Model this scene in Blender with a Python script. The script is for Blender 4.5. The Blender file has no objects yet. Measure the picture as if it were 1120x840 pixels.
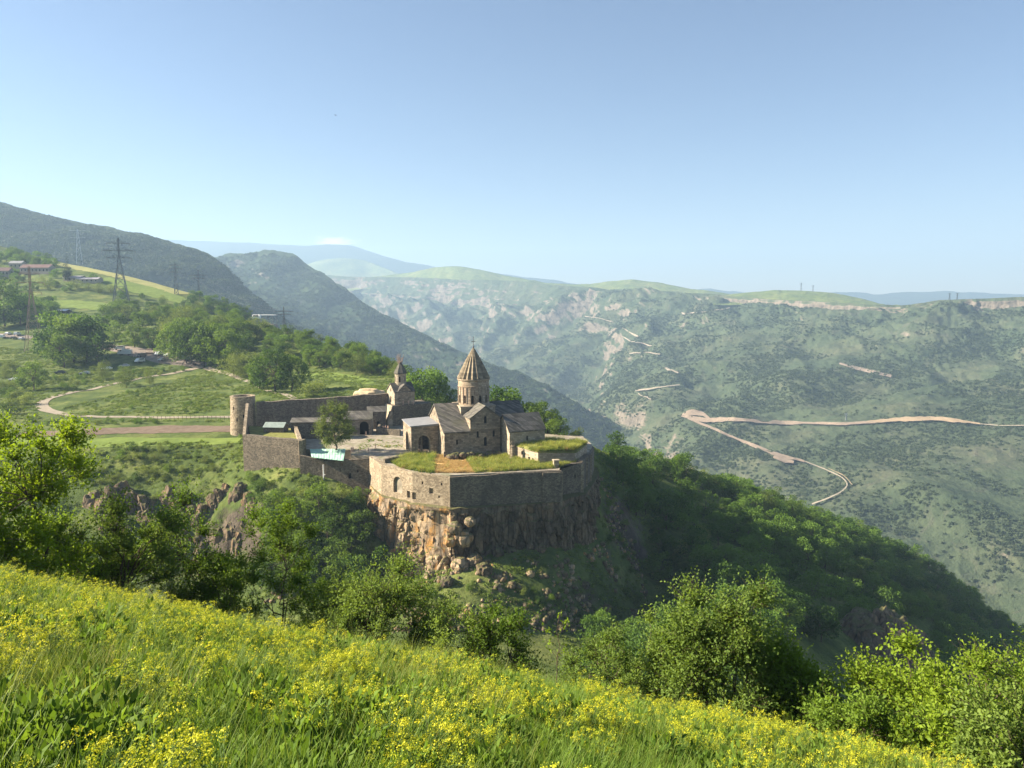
import bpy, bmesh, math, random
import numpy as np
from mathutils import Vector, Matrix, Euler

random.seed(7)
RNG = np.random.default_rng(7)
R = math.radians
SC = bpy.context.scene
COL = SC.collection

# ---------------------------------------------------------------- survey: photo pixel + distance -> metres
W, H, F = 1120.0, 840.0, 820.0
PIT = R(6.26)
CP, SP = math.cos(PIT), math.sin(PIT)

def at(px, py, Y):
    u = (px - W / 2) / F
    v = (H / 2 - py) / F
    d = (u, CP + v * SP, -SP + v * CP)
    s = Y / d[1]
    return Vector((d[0] * s, Y, d[2] * s))

def at_np(px, py, Y):
    u = (px - W / 2) / F
    v = (H / 2 - py) / F
    d1 = CP + v * SP
    s = Y / d1
    return np.stack([u * s, Y + 0 * s, (-SP + v * CP) * s], -1)

def proj(P):
    P = np.asarray(P, float)
    x, y, z = P[..., 0], P[..., 1], P[..., 2]
    dep = y * CP - z * SP
    up = y * SP + z * CP
    return np.stack([W / 2 + F * x / dep, H / 2 - F * up / dep], -1)

# ---------------------------------------------------------------- numpy noise
_perm = np.random.default_rng(11).permutation(256).astype(np.int64)
_perm = np.concatenate([_perm, _perm, _perm])
_g3 = np.random.default_rng(5).normal(size=(256, 3))
_g3 /= np.linalg.norm(_g3, axis=1)[:, None]

def pnoise(P):
    P = np.asarray(P, float)
    i = np.floor(P).astype(np.int64)
    f = P - i
    i &= 255
    t = f * f * f * (f * (f * 6 - 15) + 10)
    out = 0
    for dx in (0, 1):
        wx = t[..., 0] if dx else 1 - t[..., 0]
        for dy in (0, 1):
            wy = t[..., 1] if dy else 1 - t[..., 1]
            for dz in (0, 1):
                wz = t[..., 2] if dz else 1 - t[..., 2]
                h = _perm[_perm[_perm[i[..., 0] + dx] + i[..., 1] + dy] + i[..., 2] + dz]
                g = _g3[h]
                d = g[..., 0] * (f[..., 0] - dx) + g[..., 1] * (f[..., 1] - dy) + g[..., 2] * (f[..., 2] - dz)
                out = out + wx * wy * wz * d
    return out * 1.6

def fbm(P, scale=1.0, octv=5, gain=0.5, lac=2.03, off=0.0):
    P = np.asarray(P, float) / scale + off
    a, s, n = 1.0, 0.0, 0.0
    for _ in range(octv):
        s = s + a * pnoise(P); n += a
        P = P * lac + 13.7; a *= gain
    return s / n

def ridged(P, scale=1.0, octv=5, gain=0.5, lac=2.1, off=0.0):
    P = np.asarray(P, float) / scale + off
    a, s, n = 1.0, 0.0, 0.0
    for _ in range(octv):
        s = s + a * (1 - 2 * np.abs(pnoise(P))); n += a
        P = P * lac + 7.3; a *= gain
    return s / n

def sstep(a, b, x):
    t = np.clip((np.asarray(x, float) - a) / (b - a), 0, 1)
    return t * t * (3 - 2 * t)

# ---------------------------------------------------------------- objects
def mesh_np(name, V, Fc, mats=(), smooth=False, midx=None, attrs=None):
    """V (n,3), Fc (m,k) uniform polygons -> mesh datablock"""
    V = np.asarray(V, np.float32); Fc = np.asarray(Fc, np.int32)
    me = bpy.data.meshes.new(name)
    me.vertices.add(len(V)); me.vertices.foreach_set('co', V.ravel())
    k = Fc.shape[1] if len(Fc) else 3
    if len(Fc):
        me.loops.add(Fc.size); me.loops.foreach_set('vertex_index', Fc.ravel())
        me.polygons.add(len(Fc))
        me.polygons.foreach_set('loop_start', np.arange(0, Fc.size, k, dtype=np.int32))
        if smooth:
            me.polygons.foreach_set('use_smooth', np.ones(len(Fc), bool))
        if midx is not None:
            me.polygons.foreach_set('material_index', np.asarray(midx, np.int32))
    for a, arr in (attrs or {}).items():
        at_ = me.attributes.new(a, 'FLOAT', 'POINT'); at_.data.foreach_set('value', np.asarray(arr, np.float32))
    for m in mats: me.materials.append(m)
    me.update(calc_edges=True)
    return me

def link(name, me, parent=None, loc=None, rz=0.0):
    o = bpy.data.objects.new(name, me); COL.objects.link(o)
    if parent is not None: o.parent = parent
    if loc is not None: o.location = loc
    if rz: o.rotation_euler = (0, 0, rz)
    return o

def tag(o, label=None, cat=None, group=None, kind=None):
    if label: o['label'] = label
    if cat: o['category'] = cat
    if group: o['group'] = group
    if kind: o['kind'] = kind
    return o

def empty(name, loc, rz=0.0, label=None, cat=None, group=None):
    o = bpy.data.objects.new(name, None); COL.objects.link(o)
    o.empty_display_size = 0.5
    o.location = loc; o.rotation_euler = (0, 0, rz)
    return tag(o, label, cat, group)

def copy_tree(o, parent=None):
    c = o.copy(); COL.objects.link(c)
    if parent is not None:
        c.parent = parent
    for ch in list(o.children): copy_tree(ch, c)
    return c

class MB:
    """collects shapes in a bmesh, then links them as one mesh object"""
    def __init__(self): self.b = bmesh.new()
    def poly(self, pts, mi=0):
        f = self.b.faces.new([self.b.verts.new(p) for p in pts]); f.material_index = mi; return f
    def box(self, x0, x1, y0, y1, z0, z1, mi=0, M=None):
        vs = [Vector((x, y, z)) for z in (z0, z1) for y in (y0, y1) for x in (x0, x1)]
        if M is not None: vs = [M @ v for v in vs]
        v = [self.b.verts.new(p) for p in vs]
        for q in ((0, 2, 3, 1), (4, 5, 7, 6), (0, 1, 5, 4), (2, 6, 7, 3), (0, 4, 6, 2), (1, 3, 7, 5)):
            self.b.faces.new([v[i] for i in q]).material_index = mi
        return self
    def prism(self, pts, z0, z1, mi=0):
        """closed prism over a plan polygon, z1 may be a list of heights"""
        n = len(pts)
        z1 = z1 if hasattr(z1, '__len__') else [z1] * n
        z0 = z0 if hasattr(z0, '__len__') else [z0] * n
        a = [self.b.verts.new((p[0], p[1], z0[i])) for i, p in enumerate(pts)]
        c = [self.b.verts.new((p[0], p[1], z1[i])) for i, p in enumerate(pts)]
        self.b.faces.new(a[::-1]).material_index = mi
        self.b.faces.new(c).material_index = mi
        for i in range(n):
            j = (i + 1) % n
            self.b.faces.new((a[i], a[j], c[j], c[i])).material_index = mi
        return self
    def hull(self, rings, cap=True, mi=0, closed=True):
        """skin a list of equal-length vertex rings"""
        vr = [[self.b.verts.new(p) for p in r] for r in rings]
        n = len(vr[0])
        for a, c in zip(vr[:-1], vr[1:]):
            for i in range(n if closed else n - 1):
                j = (i + 1) % n
                self.b.faces.new((a[i], a[j], c[j], c[i])).material_index = mi
        if cap and closed:
            self.b.faces.new(vr[0][::-1]).material_index = mi
            self.b.faces.new(vr[-1]).material_index = mi
        return self
    def lathe(self, prof, n=24, c=(0, 0), mi=0, cap=True):
        rings = [[(c[0] + r * math.cos(2 * math.pi * k / n), c[1] + r * math.sin(2 * math.pi * k / n), z) for k in range(n)] for r, z in prof]
        return self.hull(rings, cap, mi)
    def bar(self, p, q, r, n=4, mi=0, r2=None):
        p, q = Vector(p), Vector(q); d = (q - p)
        if d.length < 1e-6: return self
        d.normalize()
        up = Vector((0, 0, 1)) if abs(d.z) < .95 else Vector((1, 0, 0))
        a = d.cross(up).normalized(); c = d.cross(a)
        r2 = r if r2 is None else r2
        rg = lambda o, rr: [o + (a * math.cos(2 * math.pi * (k + .5) / n) + c * math.sin(2 * math.pi * (k + .5) / n)) * rr for k in range(n)]
        return self.hull([rg(p, r), rg(q, r2)], True, mi)
    def mesh(self, name, mats, smooth=False):
        me = bpy.data.meshes.new(name)
        bmesh.ops.recalc_face_normals(self.b, faces=self.b.faces)
        if smooth:
            for f in self.b.faces: f.smooth = True
        self.b.to_mesh(me); self.b.free()
        for m in (mats if isinstance(mats, (list, tuple)) else [mats]): me.materials.append(m)
        return me
    def build(self, name, mats, parent=None, loc=None, rz=0.0, smooth=False):
        return link(name, self.mesh(name, mats, smooth), parent, loc, rz)

def cut(me_body, cutters):
    """boolean difference of mesh datablocks in the same frame"""
    o = bpy.data.objects.new('tmp_body', me_body); COL.objects.link(o)
    cs = []
    for c in cutters:
        k = bpy.data.objects.new('tmp_cut', c); COL.objects.link(k); cs.append(k)
        m = o.modifiers.new('b', 'BOOLEAN'); m.operation = 'DIFFERENCE'; m.solver = 'EXACT'; m.object = k
    dg = bpy.context.evaluated_depsgraph_get()
    me = bpy.data.meshes.new_from_object(o.evaluated_get(dg))
    for k in cs + [o]: bpy.data.objects.remove(k)
    return me

# ---------------------------------------------------------------- materials
class NM:
    def __init__(self, name, rough=0.9, spec=0.15):
        self.m = bpy.data.materials.new(name); self.m.use_nodes = True
        self.t = self.m.node_tree; self.n = self.t.nodes
        self.b = self.n['Principled BSDF']; self.out = self.n['Material Output']
        self.b.inputs['Roughness'].default_value = rough
        self.b.inputs['Specular IOR Level'].default_value = spec
        self._pos = None
    def L(self, a, b): self.t.links.new(a, b)
    def pos(self):
        if self._pos is None: self._pos = self.n.new('ShaderNodeNewGeometry')
        return self._pos.outputs['Position']
    def nz(self):
        self.pos()
        s = self.n.new('ShaderNodeSeparateXYZ'); self.L(self._pos.outputs['Normal'], s.inputs[0]); return s.outputs[2]
    def obj(self):
        t = self.n.new('ShaderNodeTexCoord'); return t.outputs['Object']
    def scaled(self, v, s, loc=(0, 0, 0)):
        t = self.n.new('ShaderNodeMapping'); t.inputs['Scale'].default_value = s; t.inputs['Location'].default_value = loc
        self.L(v, t.inputs['Vector']); return t.outputs[0]
    def noise(self, size, detail=4, rough=.55, vec=None, dist=0.0):
        t = self.n.new('ShaderNodeTexNoise'); t.inputs['Scale'].default_value = 1.0 / size
        t.inputs['Detail'].default_value = detail; t.inputs['Roughness'].default_value = rough; t.inputs['Distortion'].default_value = dist
        self.L(vec if vec is not None else self.pos(), t.inputs['Vector']); return t.outputs['Fac']
    def voro(self, size, vec=None, feat='F1', out='Distance'):
        t = self.n.new('ShaderNodeTexVoronoi'); t.inputs['Scale'].default_value = 1.0 / size; t.feature = feat
        self.L(vec if vec is not None else self.pos(), t.inputs['Vector']); return t.outputs[out]
    def ramp(self, fac, stops):
        r = self.n.new('ShaderNodeValToRGB'); e = r.color_ramp.elements
        while len(e) < len(stops): e.new(0.5)
        for k, (p, c) in enumerate(stops):
            c = (c, c, c) if not hasattr(c, '__len__') else c
            e[k].position = p; e[k].color = (*c, 1)
        self.L(fac, r.inputs[0]); return r.outputs[0]
    def mix(self, fac, a, b, mode='MIX'):
        x = self.n.new('ShaderNodeMix'); x.data_type = 'RGBA'; x.blend_type = mode
        for s, v in ((x.inputs['Factor'], fac), (x.inputs[6], a), (x.inputs[7], b)):
            if hasattr(v, 'links'): self.L(v, s)
            elif hasattr(v, '__len__'): s.default_value = (*v, 1)
            else: s.default_value = v if s.type == 'VALUE' else (v, v, v, 1)
        return x.outputs[2]
    def math(self, op, a, b=0.0):
        x = self.n.new('ShaderNodeMath'); x.operation = op
        for s, v in ((x.inputs[0], a), (x.inputs[1], b)):
            if hasattr(v, 'links'): self.L(v, s)
            else: s.default_value = v
        return x.outputs[0]
    def rand(self):
        return self.n.new('ShaderNodeObjectInfo').outputs['Random']
    def attr(self, name):
        a = self.n.new('ShaderNodeAttribute'); a.attribute_name = name; return a.outputs['Fac']
    def color(self, c):
        if hasattr(c, 'links'): self.L(c, self.b.inputs['Base Color'])
        else: self.b.inputs['Base Color'].default_value = (*c, 1)
        return self
    def bump(self, h, dist=.1, strength=1.0):
        x = self.n.new('ShaderNodeBump'); x.inputs['Distance'].default_value = dist; x.inputs['Strength'].default_value = strength
        self.L(h, x.inputs['Height']); self.L(x.outputs[0], self.b.inputs['Normal']); return self

def plain(name, c, rough=.8, spec=.2, metal=0.0, var=.25, size=1.0):
    n = NM(name, rough, spec); n.b.inputs['Metallic'].default_value = metal
    v = n.noise(size, 5, .65, n.obj())
    n.color(n.ramp(v, [(.25, tuple(k * (1 - var) for k in c)), (.75, tuple(min(1, k * (1 + var)) for k in c))]))
    return n.m

def leaf_mat(name, dark, light, trans=.35, tcol=None, size=3.0, rough=.62, rnd=.35):
    """foliage: diffuse + light coming through the blade; hue differs per plant and per clump"""
    n = NM(name, rough, .14)
    f = n.math('ADD', n.math('MULTIPLY', n.noise(size, 3, .6), .75), n.math('MULTIPLY', n.rand(), rnd))
    c = n.ramp(f, [(.3, dark), (.75, light)])
    n.color(c)
    tr = n.n.new('ShaderNodeBsdfTranslucent')
    n.L(n.mix(1.0, c, tcol or (1.25, 1.2, .55), 'MULTIPLY'), tr.inputs['Color'])
    mx = n.n.new('ShaderNodeMixShader'); mx.inputs[0].default_value = trans
    n.L(n.b.outputs[0], mx.inputs[1]); n.L(tr.outputs[0], mx.inputs[2]); n.L(mx.outputs[0], n.out.inputs['Surface'])
    return n.m

# ---------------------------------------------------------------- scatter of stuff by geometry nodes
def scatter(name, P, rot, scl, idx, protos, mat_label=None, parent=None):
    """one 'stuff' object: instances of the prototype meshes on given points"""
    me = bpy.data.meshes.new(name); P = np.asarray(P, np.float32)
    me.vertices.add(len(P)); me.vertices.foreach_set('co', P.ravel())
    a = me.attributes.new('rot', 'FLOAT_VECTOR', 'POINT'); a.data.foreach_set('vector', np.asarray(rot, np.float32).ravel())
    a = me.attributes.new('scl', 'FLOAT', 'POINT'); a.data.foreach_set('value', np.asarray(scl, np.float32))
    a = me.attributes.new('idx', 'INT', 'POINT'); a.data.foreach_set('value', np.asarray(idx, np.int32))
    o = link(name, me, parent)
    c = bpy.data.collections.new(name + '_kinds')
    for k, p in enumerate(protos):
        c.objects.link(bpy.data.objects.new('%s_kind_%02d' % (name, k), p))
    g = bpy.data.node_groups.new(name + '_nodes', 'GeometryNodeTree')
    g.interface.new_socket('Geometry', in_out='INPUT', socket_type='NodeSocketGeometry')
    g.interface.new_socket('Geometry', in_out='OUTPUT', socket_type='NodeSocketGeometry')
    N = g.nodes; gi, go = N.new('NodeGroupInput'), N.new('NodeGroupOutput')
    ci = N.new('GeometryNodeCollectionInfo'); ci.inputs['Collection'].default_value = c
    ci.inputs['Separate Children'].default_value = True; ci.inputs['Reset Children'].default_value = True
    ip = N.new('GeometryNodeInstanceOnPoints'); ip.inputs['Pick Instance'].default_value = True
    def na(nm, ty):
        x = N.new('GeometryNodeInputNamedAttribute'); x.data_type = ty; x.inputs['Name'].default_value = nm; return x.outputs['Attribute']
    K = g.links.new
    K(gi.outputs[0], ip.inputs['Points']); K(ci.outputs[0], ip.inputs['Instance'])
    K(na('idx', 'INT'), ip.inputs['Instance Index']); K(na('scl', 'FLOAT'), ip.inputs['Scale'])
    e2r = N.new('FunctionNodeEulerToRotation'); K(na('rot', 'FLOAT_VECTOR'), e2r.inputs[0]); K(e2r.outputs[0], ip.inputs['Rotation'])
    K(ip.outputs[0], go.inputs[0])
    o.modifiers.new('scatter', 'NODES').node_group = g
    return o

# ---------------------------------------------------------------- camera, sky, sun
cam = bpy.data.cameras.new('camera'); cam.sensor_width = 36.0; cam.lens = 36.0 * F / W
cam.clip_start = 0.1; cam.clip_end = 60000
camo = bpy.data.objects.new('camera', cam); COL.objects.link(camo)
camo.rotation_euler = (math.pi / 2 - PIT, 0, 0); SC.camera = camo

SUN_AZ, SUN_EL = R(-88.0), R(28.5)          # clockwise from the viewing direction; the sun stands on the left
SDIR = Vector((math.sin(SUN_AZ) * math.cos(SUN_EL), math.cos(SUN_AZ) * math.cos(SUN_EL), math.sin(SUN_EL)))
sun = bpy.data.lights.new('sun', 'SUN'); sun.energy = 5.0; sun.angle = R(0.5); sun.color = (1.0, .88, .70)
suno = bpy.data.objects.new('sun', sun); COL.objects.link(suno)
suno.rotation_euler = SDIR.to_track_quat('Z', 'Y').to_euler(); suno.location = SDIR * 300

wd = bpy.data.worlds.new('World'); SC.world = wd; wd.use_nodes = True
wt = wd.node_tree; bg = wt.nodes['Background']
sky = wt.nodes.new('ShaderNodeTexSky'); sky.sky_type = 'NISHITA'; sky.sun_disc = False
sky.sun_elevation = SUN_EL; sky.sun_rotation = SUN_AZ % (2 * math.pi); sky.altitude = 1600
sky.air_density = 1.15; sky.dust_density = 0.8; sky.ozone_density = 2.6
tc = wt.nodes.new('ShaderNodeTexCoord')
def wcloud(px, py, wx, wy, base, amt):
    """a thin cloud: soft patch of noise about one direction of the sky"""
    d = at(px, py, 1.0).normalized(); nd = wt.nodes
    vm = nd.new('ShaderNodeVectorMath'); vm.operation = 'SUBTRACT'; wt.links.new(tc.outputs['Generated'], vm.inputs[0]); vm.inputs[1].default_value = d
    vs = nd.new('ShaderNodeVectorMath'); vs.operation = 'MULTIPLY'; wt.links.new(vm.outputs[0], vs.inputs[0]); vs.inputs[1].default_value = (1 / wx, 1 / wx, 1 / wy)
    ln = nd.new('ShaderNodeVectorMath'); ln.operation = 'LENGTH'; wt.links.new(vs.outputs[0], ln.inputs[0])
    nz = nd.new('ShaderNodeTexNoise'); nz.inputs['Scale'].default_value = 1.6; nz.inputs['Detail'].default_value = 7; nz.inputs['Roughness'].default_value = .6; wt.links.new(vs.outputs[0], nz.inputs['Vector'])
    sb = nd.new('ShaderNodeMath'); sb.operation = 'MULTIPLY_ADD'; wt.links.new(nz.outputs['Fac'], sb.inputs[0]); sb.inputs[1].default_value = 2.0; sb.inputs[2].default_value = -.55
    s2 = nd.new('ShaderNodeMath'); s2.operation = 'SUBTRACT'; wt.links.new(sb.outputs[0], s2.inputs[0]); wt.links.new(ln.outputs['Value'], s2.inputs[1])
    mr = nd.new('ShaderNodeMapRange'); wt.links.new(s2.outputs[0], mr.inputs[0]); mr.inputs[1].default_value = -.55; mr.inputs[2].default_value = .25; mr.inputs[3].default_value = 0; mr.inputs[4].default_value = amt; mr.interpolation_type = 'SMOOTHSTEP'
    mx = nd.new('ShaderNodeMix'); mx.data_type = 'RGBA'; wt.links.new(mr.outputs[0], mx.inputs[0]); wt.links.new(base, mx.inputs[6]); mx.inputs[7].default_value = (11.5, 10.4, 9.4, 1)
    return mx.outputs[2]
tint = wt.nodes.new('ShaderNodeMix'); tint.data_type = 'RGBA'; tint.blend_type = 'MULTIPLY'; tint.inputs[0].default_value = 1.0; wt.links.new(sky.outputs[0], tint.inputs[6]); tint.inputs[7].default_value = (1.02, .975, 1.0, 1)
skc = wcloud(365, 264, .032, .007, tint.outputs[2], .75)
wt.links.new(skc, bg.inputs[0]); bg.inputs[1].default_value = 0.039

SC.view_settings.view_transform = 'Standard'; SC.view_settings.look = 'None'
SC.view_settings.exposure = 1.93; SC.view_settings.gamma = 1.0; SC.view_settings.use_curve_mapping = False
SC.render.engine = 'CYCLES'
cy = SC.cycles
cy.use_denoising = True; cy.max_bounces = 6; cy.diffuse_bounces = 3; cy.transmission_bounces = 4; cy.glossy_bounces = 2
cy.volume_bounces = 0; cy.sample_clamp_indirect = 4.0; cy.use_adaptive_sampling = True; cy.adaptive_threshold = 0.004
try: cy.denoiser = 'OPENIMAGEDENOISE'
except Exception: pass
# ================================================================ ground materials
def m_valley():
    n = NM('valley_ground', .95, .05)
    g = n.ramp(n.noise(14, 6, .62), [(.30, (.045, .068, .020)), (.48, (.095, .130, .034)), (.66, (.18, .20, .060)), (.85, (.27, .23, .10))])
    g = n.mix(n.math('MULTIPLY', n.ramp(n.noise(2.2, 4, .7), [(.45, 0.0), (.7, 1.0)]), .55), g, (.035, .050, .018))
    r = n.ramp(n.noise(6, 7, .68), [(.25, (.04, .034, .026)), (.5, (.105, .086, .064)), (.7, (.19, .155, .115)), (.85, (.20, .12, .06))])
    crack = n.ramp(n.noise(3.4, 6, .75, n.scaled(n.pos(), (1, 1, .25)), 1.2), [(.36, .25), (.50, 1.0)])
    r = n.mix(.85, r, crack, 'MULTIPLY')
    st = n.math('SUBTRACT', n.nz(), n.math('MULTIPLY', n.math('SUBTRACT', n.noise(9, 5, .65), .5), .55))
    f = n.ramp(st, [(.46, 1.0), (.58, 0.0)])
    n.color(n.mix(f, g, r)); n.bump(n.noise(1.6, 6, .7), .8, .8)
    return n.m

def m_far(name, greens, rock, rocky=(.70, .82), s=1.0):
    n = NM(name, .95, .05)
    a = n.ramp(n.noise(160 * s, 6, .6), [(.30, greens[0]), (.5, greens[1]), (.72, greens[2])])
    a = n.mix(n.math('MULTIPLY', n.ramp(n.noise(26 * s, 5, .7), [(.42, 0.0), (.62, 1.0)]), .6), a, greens[3])
    a = n.mix(n.math('MULTIPLY', n.ramp(n.noise(60 * s, 6, .7, None, 1.5), [(.55, 0.0), (.72, 1.0)]), .65), a, rock[0])
    r = n.ramp(n.math('ADD', n.math('MULTIPLY', n.noise(16 * s, 7, .75, n.scaled(n.pos(), (1, 1, .5))), .65), n.math('MULTIPLY', n.noise(26 * s, 5, .7, n.scaled(n.pos(), (.3, .3, 2.6))), .35)), [(.36, tuple(k * .55 for k in rock[0])), (.5, rock[1]), (.64, rock[2])])
    st = n.math('SUBTRACT', n.nz(), n.math('MULTIPLY', n.math('SUBTRACT', n.noise(80 * s, 6, .65), .5), .7))
    f = n.ramp(st, [(rocky[0], 1.0), (rocky[1], 0.0)])
    n.color(n.mix(f, a, r)); n.bump(n.noise(22 * s, 6, .7), 9 * s, .9)
    return n.m

M_VALLEY = m_valley()
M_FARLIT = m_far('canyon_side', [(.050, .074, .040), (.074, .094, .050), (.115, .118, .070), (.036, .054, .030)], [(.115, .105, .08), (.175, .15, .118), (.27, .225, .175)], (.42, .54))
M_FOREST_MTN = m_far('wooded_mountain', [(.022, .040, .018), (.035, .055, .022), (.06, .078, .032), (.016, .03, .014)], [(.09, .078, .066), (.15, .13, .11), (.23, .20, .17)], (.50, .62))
M_HILL = m_far('grassy_hill', [(.11, .15, .045), (.16, .20, .06), (.24, .25, .09), (.05, .08, .03)], [(.18, .16, .10), (.25, .22, .15), (.30, .27, .2)], (.2, .3))

# ================================================================ valley ground: one sheet through surveyed points
def E_of_py(px, py):
    d = np.array([ (px - W / 2) / F, CP + (H / 2 - py) / F * SP, -SP + (H / 2 - py) / F * CP])
    return d[0] / d[1], d[2] / d[1]

CTRL = [  # (px, py, Y) or (px, ('z', height), Y)
 # hillside and green field upper left
 (-150, 225, 1000), (0, 271, 1000), (100, 294, 950), (170, 312, 900), (200, 321, 850), (250, 334, 800), (285, 350, 720), (320, 366, 620), (350, 374, 560), (400, 387, 480), (440, 402, 420), (475, 425, 380), (505, 441, 330),
 (-150, 300, 850), (0, 300, 850), (45, 300, 820), (110, 305, 800), (180, 330, 740), (230, 345, 700),
 (0, 325, 740), (40, 325, 720), (75, 335, 690), (120, 330, 720), (180, 345, 650), (60, 345, 640), (130, 352, 610),
 (0, 372, 550), (60, 372, 550), (100, 378, 520), (150, 386, 480), (190, 390, 465), (215, 402, 445), (245, 405, 430), (290, 400, 430), (340, 405, 410), (390, 415, 390), (320, 425, 360), (380, 425, 350), (420, 424, 340),
 (0, 400, 450), (60, 410, 420), (120, 403, 440), (170, 398, 455),
 (0, 425, 380), (50, 436, 345), (100, 425, 380), (160, 413, 415), (210, 405, 440), (-150, 430, 370), (-150, 380, 550),
 (150, 435, 345), (220, 430, 350), (250, 420, 380), (300, 433, 330), (50, 447, 320), (130, 455, 300), (250, 457, 292),
 (0, 462, 285), (60, 468, 272), (150, 470, 268), (250, 468, 268), (0, 486, 245), (60, 488, 242), (150, 488, 242), (230, 487, 242), (258, 484, 245),
 (-150, 470, 280), (-150, 490, 245),
 # slope and cliff below the field
 (0, 520, 232), (60, 530, 228), (130, 515, 232), (200, 505, 234), (110, 545, 222), (180, 540, 223), (225, 528, 226), (250, 500, 234), (262, 520, 224),
 (0, 600, 205), (100, 610, 206), (180, 625, 207), (240, 620, 209), (60, 660, 185), (170, 680, 180), (250, 690, 178), (-150, 540, 230), (-150, 640, 200),
 (300, 525, 214), (330, 538, 210), (370, 540, 208), (400, 540, 207), (300, 600, 200), (350, 610, 196), (300, 690, 178), (375, 640, 188), (395, 625, 193),
 # level ground under the monastery
 (290, ('z', -46), 250), (330, ('z', -46), 245), (400, ('z', -46), 245), (430, ('z', -46), 265), (300, ('z', -45), 300), (360, ('z', -45), 300), (430, ('z', -44), 310), (480, ('z', -46), 290), (480, ('z', -46), 240), (540, ('z', -48), 240), (600, ('z', -50), 240), (560, ('z', -47), 270), (610, ('z', -48), 272),
 (420, ('z', -64), 211), (480, ('z', -68), 202), (560, ('z', -68), 204), (620, ('z', -66), 210), (500, ('z', -55), 222), (600, ('z', -60), 225),
 # talus round the rock
 (408, 640, 188), (440, 645, 183), (480, 636, 180), (520, 618, 183), (560, 610, 186), (610, 604, 190), (645, 602, 199), (650, 560, 212), (660, 520, 225), (652, 490, 248),
 (420, 690, 166), (480, 680, 166), (540, 690, 166), (600, 690, 172), (660, 690, 185), (715, 690, 200), (690, 620, 222), (676, 560, 226), (668, 510, 244),
 # wooded ridge running down to the right
 (650, 492, 268), (700, 512, 292), (760, 526, 322), (820, 550, 362), (870, 574, 402), (930, 594, 430), (990, 616, 450), (1050, 646, 455), (1100, 690, 450), (1250, 790, 430),
 (700, 560, 258), (720, 605, 230), (760, 588, 242), (800, 612, 224), (860, 632, 229), (900, 648, 233), (960, 656, 262), (1010, 664, 302), (1060, 692, 325),
 (745, 650, 202), (800, 680, 180), (860, 690, 184), (900, 715, 181), (960, 722, 200), (1020, 715, 236), (1100, 730, 320), (1250, 830, 330),
 # hidden gorge between the meadow and the rock
 (-150, 760, 130), (0, 760, 130), (150, 770, 130), (300, 770, 130), (450, 760, 132), (600, 760, 132), (750, 770, 140), (900, 800, 150), (1050, 830, 170), (1250, 900, 200),
 (-150, 930, 60), (100, 960, 60), (350, 980, 60), (600, 1000, 60), (850, 1020, 60), (1100, 1050, 60), (1300, 1100, 60),
 # falls away behind the crest into the canyon
 (-150, 262, 1250), (0, 300, 1250), (100, 325, 1200), (200, 360, 1100), (250, 380, 1050), (320, 430, 900), (400, 455, 700), (440, 470, 620), (475, 490, 560), (505, 500, 480), (560, 520, 380), (610, 530, 360), (650, 545, 350), (700, 575, 380), (760, 595, 420), (820, 620, 470), (870, 645, 520), (930, 660, 560), (990, 690, 580), (1050, 720, 590), (1120, 770, 580), (1250, 850, 560),
 (-150, 350, 1600), (0, 400, 1600), (200, 480, 1500), (400, 540, 1100), (600, 600, 700), (800, 680, 700), (1000, 760, 800), (1250, 900, 800),
]
_X, _E = [], []
for px, py, Y in CTRL:
    if isinstance(py, tuple):
        E = py[1] / Y; a = ((px - W / 2) / F) * (CP - E * SP)      # x/Y for that column, close enough
        _X.append((a, math.log(Y))); _E.append(E)
    else:
        a, e = E_of_py(px, py); _X.append((a, math.log(Y))); _E.append(e)
_X = np.array(_X) * np.array([1.0, 1.15]); _E = np.array(_E)
_c = 0.035
_K = np.sqrt(((_X[:, None] - _X[None]) ** 2).sum(-1) + _c * _c)
_K[np.diag_indices(len(_X))] -= 0.010          # slight smoothing
_A = np.block([[_K, np.ones((len(_X), 1))], [np.ones((1, len(_X))), np.zeros((1, 1))]])
_w = np.linalg.solve(_A, np.append(_E, 0))

def valley_raw(x, y):
    sh = np.shape(x); q = np.stack([np.ravel(x) / np.ravel(y), np.log(np.ravel(y)) * 1.15], -1)
    out = np.empty(len(q))
    for i in range(0, len(q), 20000):
        d = np.sqrt(((q[i:i + 20000, None] - _X[None]) ** 2).sum(-1) + _c * _c)
        out[i:i + 20000] = d @ _w[:-1] + _w[-1]
    return (out * np.ravel(y)).reshape(sh)

NA, NY = 620, 560
_av = np.linspace(-0.98, 0.98, NA); _yv = np.exp(np.linspace(math.log(52.0), math.log(1550.0), NY))
_AA, _YY = np.meshgrid(_av, _yv)
VX = _AA * _YY; VY = _YY.copy(); VZ = valley_raw(VX, VY)
_gx = np.abs(np.gradient(VZ, axis=0) / np.gradient(VY, axis=0))
_steep = sstep(.55, 1.3, _gx)
_p3 = np.stack([VX, VY, VZ * .4], -1)
VZ = VZ + fbm(_p3, 22, 5) * (0.9 + 2.0 * _steep) * sstep(60, 140, VY) + ridged(np.stack([VX, VY, VZ * .25], -1), 13, 4, off=3.1) * 2.6 * _steep
_dk = ridged(np.stack([VX, VY, VZ * .3], -1), 9, 3, off=8.0) * 2.2 * _steep     # buttresses on the cliffs
VY2 = VY - _dk
VX2 = VX.copy()

def grid_faces(nr, nc):
    i = np.arange(nr * nc).reshape(nr, nc)
    return np.stack([i[:-1, :-1], i[:-1, 1:], i[1:, 1:], i[1:, :-1]], -1).reshape(-1, 4)

_me = mesh_np('valley_ground', np.stack([VX2, VY2, VZ], -1).reshape(-1, 3), grid_faces(NY, NA), [M_VALLEY], smooth=True)
valley = tag(link('valley_ground', _me), 'green valley ground, fields and rocky slopes around the monastery', kind='structure')

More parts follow.
